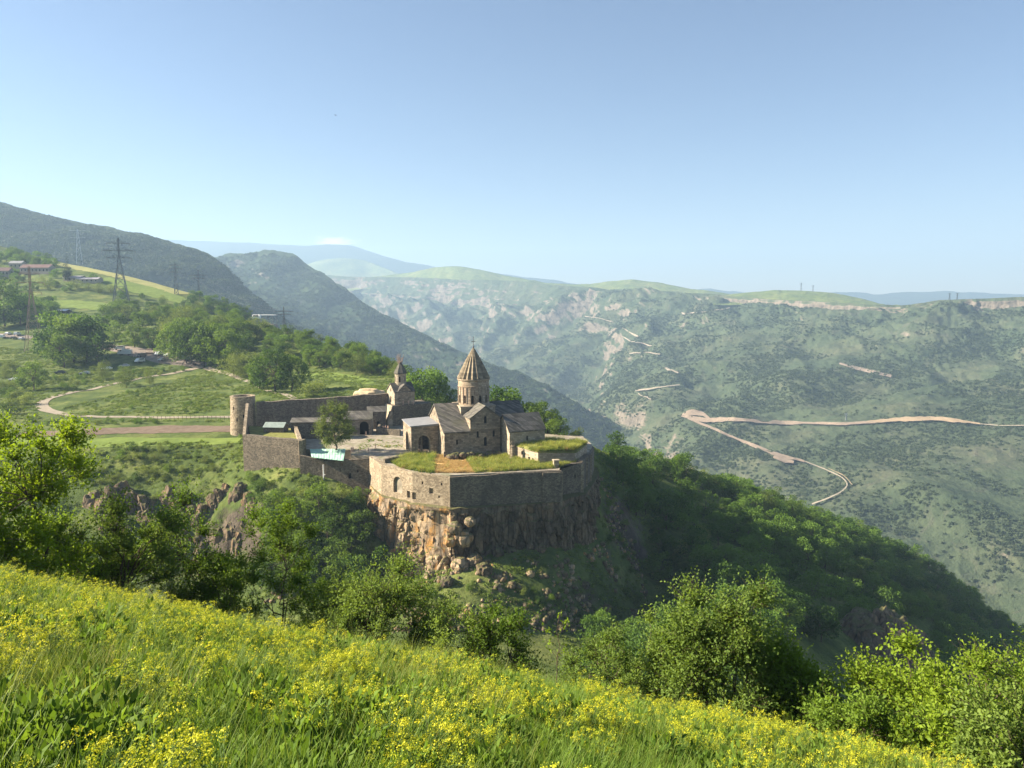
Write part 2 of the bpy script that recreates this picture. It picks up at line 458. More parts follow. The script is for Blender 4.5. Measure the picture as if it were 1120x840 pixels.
def gz(x, y):
    """ground height at plan points (bilinear on the sheet)"""
    x = np.asarray(x, float); y = np.asarray(y, float)
    fa = np.clip((x / y - _av[0]) / (_av[1] - _av[0]), 0, NA - 1.001); fy = np.clip((np.log(y) - math.log(52.0)) / (math.log(1550.0) - math.log(52.0)) * (NY - 1), 0, NY - 1.001)
    i, j = fy.astype(int), fa.astype(int); u, v = fa - j, fy - i
    return VZ[i, j] * (1 - u) * (1 - v) + VZ[i, j + 1] * u * (1 - v) + VZ[i + 1, j] * (1 - u) * v + VZ[i + 1, j + 1] * u * v

def hit(px, py, y0=60.0, y1=1500.0):
    """first point of the valley ground on a line of sight"""
    ys = np.exp(np.linspace(math.log(y0), math.log(y1), 1600))
    P = at_np(px, py, ys)
    z = gz(P[:, 0], P[:, 1]); k = np.nonzero(z >= P[:, 2])[0]
    if len(k) == 0: return None
    k = k[0]
    return Vector((P[k, 0], P[k, 1], z[k]))

def foot(px, Y):
    """ground point in a given column at a given distance"""
    z = -0.15 * Y
    for _ in range(6):
        x = (px - W / 2) / F * (Y * CP - z * SP); z = float(gz(x, Y))
    return Vector((x, Y, z))

def ribbon(name, pts, wid, mat, lift=.12, label=None, zf=None, smooth_n=6, jitter=0.0, kind='structure'):
    """strip draped on the ground along plan points"""
    zf = zf or gz
    P = np.array([(p[0], p[1]) for p in pts], float)
    t = np.append(0, np.cumsum(np.linalg.norm(np.diff(P, axis=0), axis=1)))
    n = max(8, int(t[-1] / 2.2)); s = np.linspace(0, t[-1], n)
    Q = np.stack([np.interp(s, t, P[:, k]) for k in (0, 1)], -1)
    for _ in range(smooth_n): Q[1:-1] = (Q[:-2] + 2 * Q[1:-1] + Q[2:]) / 4
    wd_ = np.interp(s, t, np.broadcast_to(np.asarray(wid, float), len(P)))
    T = np.gradient(Q, axis=0); T /= np.linalg.norm(T, axis=1)[:, None] + 1e-9
    Nn = np.stack([-T[:, 1], T[:, 0]], -1)
    nc = 7; off = np.linspace(-.5, .5, nc)
    jl = 1 + jitter * fbm(np.stack([s * .15, s * 0, s * 0], -1), 1, 3); jr = 1 + jitter * fbm(np.stack([s * .15, s * 0 + 9, s * 0], -1), 1, 3)
    G = Q[:, None] + Nn[:, None] * (off[None, :, None] * (wd_ * 1.0)[:, None, None]) * np.where(off[None, :, None] < 0, jl[:, None, None], jr[:, None, None])
    Z = zf(G[..., 0], G[..., 1]) + lift
    me = mesh_np(name, np.concatenate([G, Z[..., None]], -1).reshape(-1, 3), grid_faces(n, nc), [mat], smooth=True)
    return tag(link(name, me), label, kind=kind)

# ================================================================ the meadow hill under the camera
def brow(x):
    return np.interp(x, [-40, -16, -3, 4, 9.5, 14, 22, 60], [20.5, 19.8, 19.6, 18.3, 15.8, 13.2, 9, 2])

def hz(x, y):
    x = np.asarray(x, float); y = np.asarray(y, float)
    s = y - brow(x)
    w = 1.6
    fall = np.where(s / w > 30, s, w * np.log1p(np.exp(np.clip(s / w, -60, 30))))
    P = np.stack([x, y, x * 0], -1)
    up = -0.05 * np.clip(-y, 0, 40)
    return -1.95 - .42 * y - .2 * x + up - .45 * fall + .22 * fbm(P, 5.0, 4) * sstep(0, 3, np.hypot(x, y)) + .10 * fbm(P, 1.2, 3, off=4)

def m_meadow():
    n = NM('meadow_soil', .95, .05)
    c = n.ramp(n.noise(1.5, 6, .7), [(.3, (.018, .024, .010)), (.55, (.035, .05, .018)), (.8, (.07, .08, .03))])
    n.color(c); n.bump(n.noise(.12, 5, .7), .06, .8)
    return n.m
xs = np.concatenate([np.linspace(-150, -45, 22)[:-1], np.linspace(-45, 45, 260), np.linspace(45, 150, 22)[1:]])
ys = np.concatenate([np.linspace(-60, -4, 18)[:-1], np.linspace(-4, 34, 150), np.linspace(34, 150, 50)[1:]])
gx, gy = np.meshgrid(xs, ys)
_me = mesh_np('meadow_hill', np.stack([gx, gy, hz(gx, gy)], -1).reshape(-1, 3), grid_faces(len(ys), len(xs)), [m_meadow()], smooth=True)
meadow = tag(link('meadow_hill', _me), 'steep flowering meadow hillside in front of the valley', kind='structure')

def hfoot(px, Y):
    z = -.4 * Y
    for _ in range(8):
        x = (px - W / 2) / F * (Y * CP - z * SP); z = float(hz(x, Y))
    return Vector((x, Y, z))

# ================================================================ mountains
SHEETS = {}
def loft(name, rows, px0, px1, nu, nv, mat, label, amp=(.02, .05), gul=300.0, seed=0.0, back=1.5, crestamp=.15, cols=0.0):
    """mountainside between profile lines (each a list of px, py, Y), with gullies and spurs"""
    pxs = np.linspace(px0, px1, nu)
    C = []
    for r in rows:
        r = np.array(sorted(r), float)
        C.append(np.stack([np.interp(pxs, r[:, 0], r[:, 1]), np.log(np.interp(pxs, r[:, 0], r[:, 2]))], -1))
    C = np.array(C)                                   # rows, nu, 2
    ker = np.array([1, 2, 3, 2, 1.]); ker /= ker.sum()
    for k in range(C.shape[0]):
        for c in (0, 1):
            C[k, :, c] = np.convolve(np.pad(C[k, :, c], 2, mode='edge'), ker, 'valid')
    t = np.linspace(0, len(rows) - 1, nv)
    i = np.clip(t.astype(int), 0, len(rows) - 2); f = (t - i)[:, None, None]
    i0, i3 = np.clip(i - 1, 0, None), np.clip(i + 2, None, len(rows) - 1)
    a, b, c, d = C[i0], C[i], C[i + 1], C[i3]
    lin = b * (1 - f) + c * f
    cat = .5 * (2 * b + (c - a) * f + (2 * a - 5 * b + 4 * c - d) * f ** 2 + (3 * b - a - 3 * c + d) * f ** 3)
    G = .6 * cat + .4 * lin
    P = at_np(np.broadcast_to(pxs, G.shape[:2]), G[..., 0], np.exp(G[..., 1]))
    du = np.gradient(P, axis=1); dv = np.gradient(P, axis=0)
    Nn = np.cross(du, dv); Nn /= np.linalg.norm(Nn, axis=-1)[..., None] + 1e-9
    Nn *= -np.sign((Nn * P).sum(-1))[..., None]       # towards the viewer
    tt = np.broadcast_to((t / (len(rows) - 1))[:, None], G.shape[:2])
    env = (crestamp + (1 - crestamp) * sstep(.0, .16, tt))
    Yd = np.exp(G[..., 1])
    q = P * np.array([1, 1, .45])
    wv = np.stack([fbm(q, gul * 1.5, 3, off=seed + 31), fbm(q, gul * 1.5, 3, off=seed + 57), 0 * tt], -1) * gul * .5
    big = ridged(q + wv, gul, 5, .5, off=seed)
    fine = fbm(P, gul * .22, 5, .6, off=seed + 5)
    dd = Yd * (env * amp[1] * big + np.maximum(env, .55) * amp[0] * fine)
    if cols: dd = dd + cols * ridged(np.stack([P[..., 0], P[..., 1], P[..., 2] * .22], -1), 46, 4, .6, off=seed + 3) * sstep(0, .02, tt) * sstep(.26, .13, tt)
    P = P + Nn * dd[..., None]
    # far side so that the ridge is a solid hill
    bk = [P[0] * np.array([1 + .06 * k * back, 1 + .06 * k * back, 1]) - np.array([0, 0, 1]) * (Yd[0][:, None] * .016 * k * k * back) for k in (4, 3, 2, 1)]
    full = np.concatenate([np.array(bk), P], 0)
    me = mesh_np(name, full.reshape(-1, 3), grid_faces(full.shape[0], nu), [mat], smooth=True)
    o = tag(link(name, me), label, kind='structure')
    SHEETS[label] = (P, o)
    return P, o

# far blue range
loft('distant_mountain', [[(-300, 268, 9600), (60, 266, 9600), (180, 262, 9600), (240, 265, 9600), (330, 269, 9600), (380, 268, 9600), (430, 284, 9400), (480, 294, 9400), (560, 302, 9000), (640, 312, 9000), (800, 322, 9000), (1400, 328, 9000)],
      [(-300, 330, 8000), (1400, 340, 8000)]], -300, 1400, 200, 30, M_FOREST_MTN, 'pale blue mountain range farthest away', (.004, .010), 1400, 2.0)
loft('distant_hill', [[(250, 315, 8000), (330, 292, 8000), (350, 285, 8000), (375, 282, 8000), (400, 285, 8000), (430, 297, 7600), (470, 310, 7400), (560, 318, 7000)],
      [(250, 340, 7000), (560, 345, 6400)]], 250, 560, 120, 24, M_HILL, 'rounded hazy hill behind the canyon rim', (.003, .006), 900, 4.0)
# green hills on the plateau
loft('plateau_hill', [[(380, 306, 5600), (420, 302, 5600), (450, 298, 5500), (480, 292, 5300), (500, 291, 5200), (520, 294, 5100), (550, 301, 5000), (600, 310, 4700), (640, 312, 4600), (665, 308, 4500), (690, 306, 4400), (720, 309, 4300), (760, 317, 4100), (800, 322, 4000), (900, 330, 3800)],
      [(380, 320, 5200), (500, 316, 4700), (700, 330, 3800), (900, 340, 3300)]], 380, 900, 220, 26, M_HILL, 'grassy plateau hills above the canyon rim', (.002, .004), 500, 6.0)
loft('rim_hill', [[(780, 326, 3300), (810, 321, 3250), (850, 317.5, 3200), (880, 318, 3150), (905, 320, 3100), (940, 326, 3000), (965, 333, 2900), (1000, 336, 2800)],
      [(780, 335, 2800), (1000, 345, 2500)]], 780, 1000, 120, 20, M_HILL, 'small grassy hill on the canyon rim', (.002, .004), 300, 9.0)

# the opposite canyon side
RIM = [(330, 300, 5600), (380, 303, 5300), (450, 304, 5000), (500, 306, 4700), (560, 308, 4400), (620, 314, 4000), (680, 318, 3700), (740, 321, 3300), (800, 324, 2900), (850, 328, 2650), (900, 330, 2450), (960, 334, 2300), (985, 335, 2250), (1030, 329, 2200), (1120, 325, 2100), (1250, 322, 2000), (1400, 318, 1950)]
CL = [(330, 330, 5450), (380, 335, 5200), (450, 340, 4850), (500, 345, 4550), (560, 345, 4250), (620, 338, 3850), (680, 336, 3550), (740, 338, 3150), (785, 341, 2900), (805, 346, 2860), (850, 352, 2638), (890, 353, 2478), (930, 354, 2355), (960, 352, 2270), (1000, 349, 2190), (1040, 350, 2172), (1075, 352, 2132), (1120, 352, 2084), (1250, 345, 1945), (1400, 350, 1900)]
MID = [(330, 370, 5000), (400, 375, 4650), (470, 385, 4200), (540, 385, 3850), (600, 380, 3550), (650, 375, 3250), (700, 378, 2850), (760, 382, 2500), (820, 388, 2250), (900, 395, 2050), (1000, 395, 1920), (1120, 395, 1800), (1400, 395, 1680)]
LOW = [(330, 410, 4600), (420, 415, 4100), (500, 415, 3650), (560, 412, 3300), (610, 412, 3000), (650, 415, 2700), (690, 418, 2350), (735, 420, 2080), (800, 425, 1900), (900, 430, 1750), (1000, 430, 1660), (1120, 430, 1570), (1400, 430, 1450)]
ROAD = [(330, 440, 4300), (500, 438, 3300), (560, 436, 2900), (610, 440, 2600), (640, 446, 2400), (680, 446, 2100), (715, 448, 1850), (745, 452, 1740), (800, 463, 1640), (900, 464, 1520), (1000, 464, 1450), (1120, 468, 1370), (1400, 470, 1250)]
BEN = [(330, 470, 4100), (500, 460, 3100), (600, 465, 2500), (650, 475, 2150), (690, 475, 1900), (720, 480, 1650), (760, 490, 1500), (850, 495, 1400), (950, 500, 1310), (1050, 505, 1230), (1120, 510, 1180), (1400, 520, 1050)]
LOW2 = [(330, 500, 3900), (600, 490, 2350), (690, 505, 1700), (760, 520, 1380), (850, 535, 1220), (930, 548, 1110), (1030, 560, 1030), (1120, 570, 980), (1400, 590, 870)]
FT = [(330, 560, 3600), (600, 540, 2100), (700, 560, 1500), (800, 590, 1150), (900, 620, 980), (1000, 650, 900), (1120, 680, 840), (1400, 720, 740)]
FT2 = [(330, 640, 3200), (600, 620, 1800), (700, 640, 1300), (800, 680, 1000), (900, 720, 860), (1000, 750, 800), (1120, 780, 760), (1400, 820, 680)]
P_OPP, o_opp = loft('canyon_side', [RIM, CL, MID, LOW, ROAD, BEN, LOW2, FT, FT2], 330, 1400, 640, 330, M_FARLIT, 'sunlit canyon side opposite, with roads and cliffs', (.0055, .036), 500, 1.0, crestamp=.10, cols=13.0)

# left mountains, their gorge sides in shade
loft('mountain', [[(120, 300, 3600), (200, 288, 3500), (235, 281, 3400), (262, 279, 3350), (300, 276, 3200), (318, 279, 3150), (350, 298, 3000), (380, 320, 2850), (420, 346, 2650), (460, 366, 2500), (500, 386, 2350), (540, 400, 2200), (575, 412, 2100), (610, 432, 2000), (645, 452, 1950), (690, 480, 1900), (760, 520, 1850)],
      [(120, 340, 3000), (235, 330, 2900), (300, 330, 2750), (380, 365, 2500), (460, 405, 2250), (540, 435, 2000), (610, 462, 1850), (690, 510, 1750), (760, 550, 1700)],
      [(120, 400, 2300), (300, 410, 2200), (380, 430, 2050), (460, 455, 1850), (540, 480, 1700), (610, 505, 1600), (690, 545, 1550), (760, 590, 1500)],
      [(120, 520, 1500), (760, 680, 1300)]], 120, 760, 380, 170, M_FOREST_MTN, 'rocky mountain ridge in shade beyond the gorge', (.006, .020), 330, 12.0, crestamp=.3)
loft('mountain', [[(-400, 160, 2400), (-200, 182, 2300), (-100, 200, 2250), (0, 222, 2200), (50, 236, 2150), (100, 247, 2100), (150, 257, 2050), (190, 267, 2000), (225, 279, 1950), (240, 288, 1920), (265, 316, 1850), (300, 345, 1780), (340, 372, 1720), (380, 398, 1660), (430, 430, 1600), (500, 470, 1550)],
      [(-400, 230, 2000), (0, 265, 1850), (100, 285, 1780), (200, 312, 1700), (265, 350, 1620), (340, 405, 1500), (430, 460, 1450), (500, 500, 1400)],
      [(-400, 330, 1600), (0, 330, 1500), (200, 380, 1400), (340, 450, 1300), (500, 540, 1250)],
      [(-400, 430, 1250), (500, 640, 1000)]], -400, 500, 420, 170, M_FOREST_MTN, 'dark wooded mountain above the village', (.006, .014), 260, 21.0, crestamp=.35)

# ================================================================ air
def haze_box(sigma):
    b = MB(); b.box(-9000, 9000, -700, 10400, -1700, 730)
    me = b.mesh('haze', []); o = link('haze', me)
    m = bpy.data.materials.new('haze'); m.use_nodes = True; t = m.node_tree
    for n in list(t.nodes):
        if n.type == 'BSDF_PRINCIPLED': t.nodes.remove(n)
    v = t.nodes.new('ShaderNodeVolumePrincipled'); v.inputs['Density'].default_value = sigma
    v.inputs['Color'].default_value = (.50, .73, 1.0, 1); v.inputs['Anisotropy'].default_value = 0.15
    t.links.new(v.outputs[0], t.nodes['Material Output'].inputs['Volume'])
    me.materials.append(m)
    tag(o, 'thin blue summer haze filling the canyon', kind='stuff')
    return o
haze_box(1.35e-4)
def in_poly(px, py, poly):
    poly = np.array(poly, float); px, py = np.asarray(px), np.asarray(py); c = np.zeros(px.shape, bool)
    for (x0, y0), (x1, y1) in zip(poly, np.roll(poly, -1, 0)):
        k = (y0 > py) != (y1 > py)
        with np.errstate(divide='ignore', invalid='ignore'):
            xx = (x1 - x0) * (py - y0) / (y1 - y0 + 1e-12) + x0
        c ^= k & (px < xx)
    return c

# ================================================================ masonry
def m_stone(name, c0, c1, c2, block=(.9, .42), mort=.6, stain=(.05, .048, .042), stain_amt=.55, bumpd=.08, rubble=False):
    n = NM(name, .92, .08)
    ob = n.obj()
    s = n.n.new('ShaderNodeSeparateXYZ'); n.L(ob, s.inputs[0])
    cx = n.n.new('ShaderNodeCombineXYZ'); n.L(n.math('ADD', s.outputs[0], s.outputs[1]), cx.inputs[0]); n.L(s.outputs[2], cx.inputs[1])
    if rubble:
        v = n.n.new('ShaderNodeTexVoronoi'); v.inputs['Scale'].default_value = 1 / block[0]
        n.L(n.scaled(ob, (1, 1, block[0] / block[1])), v.inputs['Vector'])
        sep = n.n.new('ShaderNodeSeparateColor'); n.L(v.outputs['Color'], sep.inputs[0])
        cell = sep.outputs[0]
        edge = n.ramp(n.voro(block[0], n.scaled(ob, (1, 1, block[0] / block[1])), 'DISTANCE_TO_EDGE'), [(.0, mort), (.09, 1.0)])
    else:
        bk = n.n.new('ShaderNodeTexBrick'); bk.inputs['Scale'].default_value = 1.0
        bk.inputs['Brick Width'].default_value = block[0]; bk.inputs['Row Height'].default_value = block[1]
        bk.inputs['Mortar Size'].default_value = .035; bk.inputs['Color1'].default_value = (0, 0, 0, 1); bk.inputs['Color2'].default_value = (1, 1, 1, 1)
        bk.inputs['Mortar'].default_value = (.4, .4, .4, 1); bk.inputs['Bias'].default_value = 0.0
        n.L(cx.outputs[0], bk.inputs['Vector'])
        sep = n.n.new('ShaderNodeSeparateColor'); n.L(bk.outputs['Color'], sep.inputs[0]); cell = sep.outputs[0]
        edge = n.ramp(bk.outputs['Fac'], [(0, 1.0), (1, mort)])
    f = n.math('ADD', n.math('MULTIPLY', cell, .55), n.math('MULTIPLY', n.noise(1.7, 6, .7, ob), .55))
    c = n.ramp(f, [(.22, c0), (.52, c1), (.85, c2)])
    c = n.mix(1.0, c, edge, 'MULTIPLY')
    big = n.ramp(n.noise(5.0, 6, .72, n.scaled(ob, (1, 1, .55))), [(.46, 0.0), (.66, 1.0)])
    c = n.mix(n.math('MULTIPLY', big, stain_amt), c, stain)
    n.color(c); n.bump(n.math('ADD', cell, n.noise(.5, 4, .7, ob)), bumpd, .7)
    return n.m

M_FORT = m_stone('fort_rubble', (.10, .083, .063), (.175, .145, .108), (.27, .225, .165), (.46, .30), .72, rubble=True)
M_FORTL = m_stone('fort_rubble_sunlit', (.19, .15, .103), (.32, .255, .175), (.46, .375, .265), (.5, .33), .68, (.12, .095, .065), .45, rubble=True)  # lighter copy of the fort rubble, sunlight painted into the stone colour
M_CH = m_stone('church_ashlar', (.16, .128, .092), (.29, .235, .17), (.42, .345, .25), (.95, .48), .64, (.10, .088, .075), .6)
M_CHP = m_stone('church_pale', (.24, .20, .145), (.38, .315, .225), (.50, .42, .31), (.95, .48), .7, (.16, .13, .10), .35)
M_ROOF = m_stone('stone_roof', (.062, .058, .052), (.115, .106, .094), (.19, .174, .15), (.8, 1.1), .62, (.10, .098, .055), .5, .05)
M_DARK = plain('dark_interior', (.012, .011, .010), 1.0, .02)
M_WOODD = plain('old_wood', (.07, .045, .03), .85)
M_METAL = plain('grey_metal', (.14, .145, .15), .5, .4, .5)
M_STEEL = plain('galvanised_steel', (.40, .40, .40), .55, .4, .3)
M_WHITE = plain('white_paint', (.78, .77, .74), .6, .3, var=.06)
M_TURQ = plain('turquoise_sheet', (.38, .60, .48), .65, .2, var=.10, size=1.5)
M_PALEROOF = plain('pale_roof_sheet', (.23, .23, .235), .7, .2, var=.2, size=2.0)
M_TURF = plain('turf_soil', (.20, .20, .06), .95, .05, var=.5, size=1.6)

def m_court():
    n = NM('courtyard_paving', .9, .1)
    c = n.ramp(n.noise(2.4, 6, .7), [(.3, (.16, .13, .095)), (.5, (.30, .26, .20)), (.75, (.43, .385, .31))])
    g = n.ramp(n.noise(4.5, 5, .65, None), [(.50, 0.0), (.62, 1.0)])
    n.color(n.mix(n.math('MULTIPLY', g, .45), c, (.14, .16, .055))); n.bump(n.noise(.7, 5, .7), .1, .8)
    return n.m
M_COURT = m_court()

def m_rock(name, orange=.35, dark=1.0):
    n = NM(name, .95, .06)
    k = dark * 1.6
    v = n.scaled(n.pos(), (1, 1, .35))
    c = n.ramp(n.noise(2.6, 8, .7, v), [(.25, (.055 * k, .047 * k, .04 * k)), (.45, (.175 * k, .135 * k, .095 * k)), (.62, (.31 * k, .232 * k, .15 * k)), (.8, (.42 * k, .33 * k, .22 * k))])
    o = n.ramp(n.noise(2.8, 6, .7, n.scaled(n.pos(), (1, 1, .42), (31, 7, 3))), [(.50, 0.0), (.62, 1.0)])
    c = n.mix(n.math('MULTIPLY', o, orange), c, (.52, .27, .075))
    w = n.ramp(n.noise(3.0, 6, .7, n.scaled(n.pos(), (1, 1, .4), (3, 17, 5))), [(.58, 0.0), (.70, 1.0)])
    c = n.mix(n.math('MULTIPLY', w, .35), c, (.45, .41, .36))
    cr = n.ramp(n.voro(2.1, n.scaled(n.pos(), (1, 1, .32)), 'DISTANCE_TO_EDGE'), [(.0, .3), (.10, 1.0)])
    c = n.mix(.75, c, cr, 'MULTIPLY')
    lich = n.ramp(n.math('SUBTRACT', n.nz(), n.math('MULTIPLY', n.noise(3, 5, .7), .5)), [(.30, 0.0), (.55, 1.0)])
    c = n.mix(n.math('MULTIPLY', lich, .8), c, (.11, .115, .045))
    n.color(c); n.bump(n.noise(.9, 7, .72), .5, .9)
    return n.m
M_ROCK = m_rock('cliff_rock_sunlit', .8)  # orange-streaked rock, sun's warmth and brightness painted in for the lit face
M_ROCKD = m_rock('cliff_rock_shaded', .12, .46)  # darker copy of the same rock, shade of the unlit face painted in

# ================================================================ walls with real openings
def offset_in(pts, th):
    """inner side of a polyline (to its left when walking)"""
    P = [Vector(p[:2]) for p in pts]; out = []
    for i, p in enumerate(P):
        d = Vector((0, 0))
        if i > 0: d += (p - P[i - 1]).normalized()
        if i < len(P) - 1: d += (P[i + 1] - p).normalized()
        d.normalize(); out.append(p + Vector((-d.y, d.x)) * th)
    return out

def arch_profile(w, h, n=8, pointed=0.0):
    """half-round or pointed opening outline, centred on x, sill at 0"""
    r = w / 2; s = h - r * (1 + pointed)
    pts = [(-r, 0), (r, 0), (r, s)]
    for k in range(1, 2 * n):
        a = math.pi * k / (2 * n)
        pts.append((r * math.cos(a), s + r * math.sin(a) * (1 + pointed)))
    pts.append((-r, s))
    return pts

def extr(outline, y0, y1, M):
    """solid from an outline in local x-z, from depth y0 to y1"""
    b = MB()
    a = [M @ Vector((x, y0, z)) for x, z in outline]; c = [M @ Vector((x, y1, z)) for x, z in outline]
    b.hull([a, c]); return b

def frame_M(p, ang):
    return Matrix.Translation(Vector(p)) @ Matrix.Rotation(ang, 4, 'Z')

class Fort:
    pass

def stone_wall(pts, z0, z1, th, mat, label, cat='wall', name='fortress_wall', holes=(), jit=.18, cop=True, group=None, seed=1):
    """pts: plan polyline with the outer face on the right-hand side; z0,z1 per point; holes: (seg, t, zsill, w, h, kind)"""
    rs = random.Random(seed)
    n = len(pts); inn = offset_in(pts, th)
    z0 = z0 if hasattr(z0, '__len__') else [z0] * n; z1 = z1 if hasattr(z1, '__len__') else [z1] * n
    rings = []
    for i in range(n - 1):
        a, b2 = Vector(pts[i][:2]), Vector(pts[i + 1][:2]); ia, ib = inn[i], inn[i + 1]
        m = max(1, int((b2 - a).length / 2.5))
        for k in range(m + (1 if i == n - 2 else 0)):
            t = k / m; o = a.lerp(b2, t); q = ia.lerp(ib, t)
            zb = z0[i] * (1 - t) + z0[i + 1] * t; zt = z1[i] * (1 - t) + z1[i + 1] * t + rs.uniform(-jit, jit)
            rings.append([(o.x, o.y, zb), (o.x, o.y, zt), (q.x, q.y, zt + rs.uniform(-jit, jit) * .4), (q.x, q.y, zb)])
    c = Vector(pts[0][:2]); org = Vector((c.x, c.y, z0[0]))
    b = MB(); b.hull([[Vector(p) - org for p in r] for r in rings])
    me = b.mesh(name, mat)
    cut_b, wins = [], []
    for (sg, t, zs, w, h, kind) in holes:
        a, b2 = Vector(pts[sg][:2]), Vector(pts[sg + 1][:2]); d = (b2 - a)
        p = a.lerp(b2, t); M = frame_M((p.x - org.x, p.y - org.y, zs - org.z), math.atan2(d.y, d.x))
        ol = arch_profile(w, h) if kind == 'arch' else [(-w / 2, 0), (w / 2, 0), (w / 2, h), (-w / 2, h)]
        cut_b.append(extr(ol, -.6, min(.75, th * .6), M).mesh('cutter', []))
        wins.append((ol, M, min(.75, th * .6), w, h, kind))
    if cut_b: me = cut(me, cut_b)
    me.materials.clear(); me.materials.append(mat)
    o = link(name, me, None, org); tag(o, label, cat, group)
    for ol, M, dp, w, h, kind in wins:
        k = extr(ol, dp - .03, dp + .10, M); k.build('window' if h < 4 and kind != 'door' else 'doorway', M_DARK, o)
    return o

def win_px(p0, p1, px):
    """parameter along a plan segment that a picture column crosses"""
    u = (px - W / 2) / F / 1.0
    f = lambda t: (p0[0] + (p1[0] - p0[0]) * t) - u * ((p0[1] + (p1[1] - p0[1]) * t) * CP + 46 * SP)
    a, b = 0.0, 1.0
    for _ in range(40):
        m = (a + b) / 2
        if (f(a) < 0) == (f(m) < 0): a = m
        else: b = m
    return (a + b) / 2

def zat(px, py, Y): return at(px, py, Y).z
def pl(px, Y, z=-45.0):
    return ((px - W / 2) / F * (Y * CP - z * SP), Y)

ZC = -44.4                                             # courtyard level
def rel2(o, par):
    for v in o.data.vertices: v.co -= par.location
    o.parent = par; return o
WF0, WF1, WF2, WF3 = pl(404, 213), pl(417, 201.5), pl(451, 193.2), pl(492, 188.7)
WD1 = pl(614, 195.2); WS0, WS1 = pl(615.5, 200), pl(637, 204); WE1, WE2, WE3 = pl(641.5, 211), pl(646, 217), pl(650, 231)

# ---- level platform of the monastery yard
plat = [WF0, WF1, WF2, WF3, WD1, WS0, WS1, WE1, WE2, WE3, (24, 247), (0, 254), (-30, 262), (-36, 279), (-50, 279), (-92, 262), (-82, 227), (-60.4, 223), pl(338, 223), pl(381, 222), pl(381, 214.6)]
_b = MB(); cen = Vector((-20, 225))
_in = [tuple(Vector(p) + (cen - Vector(p)).normalized() * .7) for p in plat]
_b.prism(_in, -60, ZC); bmesh.ops.triangulate(_b.b, faces=[f for f in _b.b.faces if len(f.verts) > 4])
tag(_b.build('courtyard_ground', M_COURT), 'paved and grassy yard of the monastery', kind='structure')

# ---- front walls
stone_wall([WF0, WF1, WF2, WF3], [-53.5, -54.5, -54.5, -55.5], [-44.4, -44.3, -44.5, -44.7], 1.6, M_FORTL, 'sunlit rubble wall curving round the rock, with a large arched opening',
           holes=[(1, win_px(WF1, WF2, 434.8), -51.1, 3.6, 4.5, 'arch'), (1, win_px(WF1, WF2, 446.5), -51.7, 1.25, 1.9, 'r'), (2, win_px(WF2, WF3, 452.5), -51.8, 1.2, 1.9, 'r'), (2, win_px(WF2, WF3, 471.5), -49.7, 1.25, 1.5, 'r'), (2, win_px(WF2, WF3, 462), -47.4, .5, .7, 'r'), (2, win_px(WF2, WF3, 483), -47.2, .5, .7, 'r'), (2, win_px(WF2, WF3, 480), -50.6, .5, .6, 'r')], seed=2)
tt = lambda px: win_px(WF3, WD1, px)
stone_wall([WF3, WD1], [-55.6, -54.6], [-44.7, -44.6], 1.6, M_FORT, 'long shaded front wall with slit windows on top of the cliff',
           holes=[(0, tt(504.5), -49.9, .8, 2.2, 'r'), (0, tt(536.5), -49.2, .8, 1.8, 'r'), (0, tt(563), -52.2, .85, 1.4, 'r'), (0, tt(577.5), -52.2, .8, 1.5, 'r'), (0, tt(600), -48.6, .85, 1.3, 'r'), (0, tt(602), -52.0, .85, 1.2, 'r'), (0, tt(561), -46.9, .4, .6, 'r'), (0, tt(521), -46.7, .4, .6, 'r'), (0, tt(590), -46.6, .4, .6, 'r')], seed=3)
_bt = MB(); d = (Vector(WD1) - Vector(WF3)).normalized(); pb = Vector(WF3).lerp(Vector(WD1), tt(593)); ang = math.atan2(d.y, d.x)
_n = Vector((d.y, -d.x)); _fw = bpy.data.objects['fortress_wall.001']
for _a, _c, _pr in ((593, 614, .55), (492, 494.5, .12)):
    _b = MB(); _q = [Vector(WF3).lerp(Vector(WD1), tt(_a)), Vector(WF3).lerp(Vector(WD1), tt(_c) if _c < 614 else 1.0)]
    _b.prism([(*(_q[0] + _n * _pr),), (*(_q[1] + _n * _pr),), (*(_q[1] - _n * .5),), (*(_q[0] - _n * .5),)], -54.7, -44.8); rel2(_b.build('buttress', M_FORT), _fw)
_wall2 = stone_wall([WD1, WS0], [-54.6, -54.4], [-44.6, -44.5], 1.2, M_FORT, 'short return wall at the step of the front wall', seed=4)
stone_wall([WS0, WS1], [-54.4, -53.6], [-44.1, -44.4], 1.5, M_FORT, 'stepped-back shaded wall with one slit window', holes=[(0, .62, -48.4, .6, 1.2, 'r')], seed=5)
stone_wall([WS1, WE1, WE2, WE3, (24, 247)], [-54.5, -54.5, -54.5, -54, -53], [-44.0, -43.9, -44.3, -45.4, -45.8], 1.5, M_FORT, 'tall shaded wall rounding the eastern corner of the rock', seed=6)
# pale quoins at the corners of the shaded walls
for _px, _w, _z in ((WD1, 'fortress_wall.002', -44.9), (WS1, 'fortress_wall.003', -44.6), (WE1, 'fortress_wall.004', -44.3), (WE2, 'fortress_wall.004', -44.6)):
    _b = MB(); _b.box(_px[0] - .42, _px[0] + .32, _px[1] - .42, _px[1] + .5, -54.3, _z); rel2(_b.build('quoin', M_FORTL), bpy.data.objects[_w])
# stub with a pale coping where the two front walls meet
q = pl(608, 198.5); _b = MB(); _b.box(-.7, .7, -.6, .6, 0, 2.1); _b.box(-.85, .85, -.75, .75, 2.1, 2.35)
tag(_b.build('wall_pillar', M_CHP, None, (q[0], q[1], ZC - .2), R(12)), 'short pale stone pillar at the end of the front wall', 'pillar')

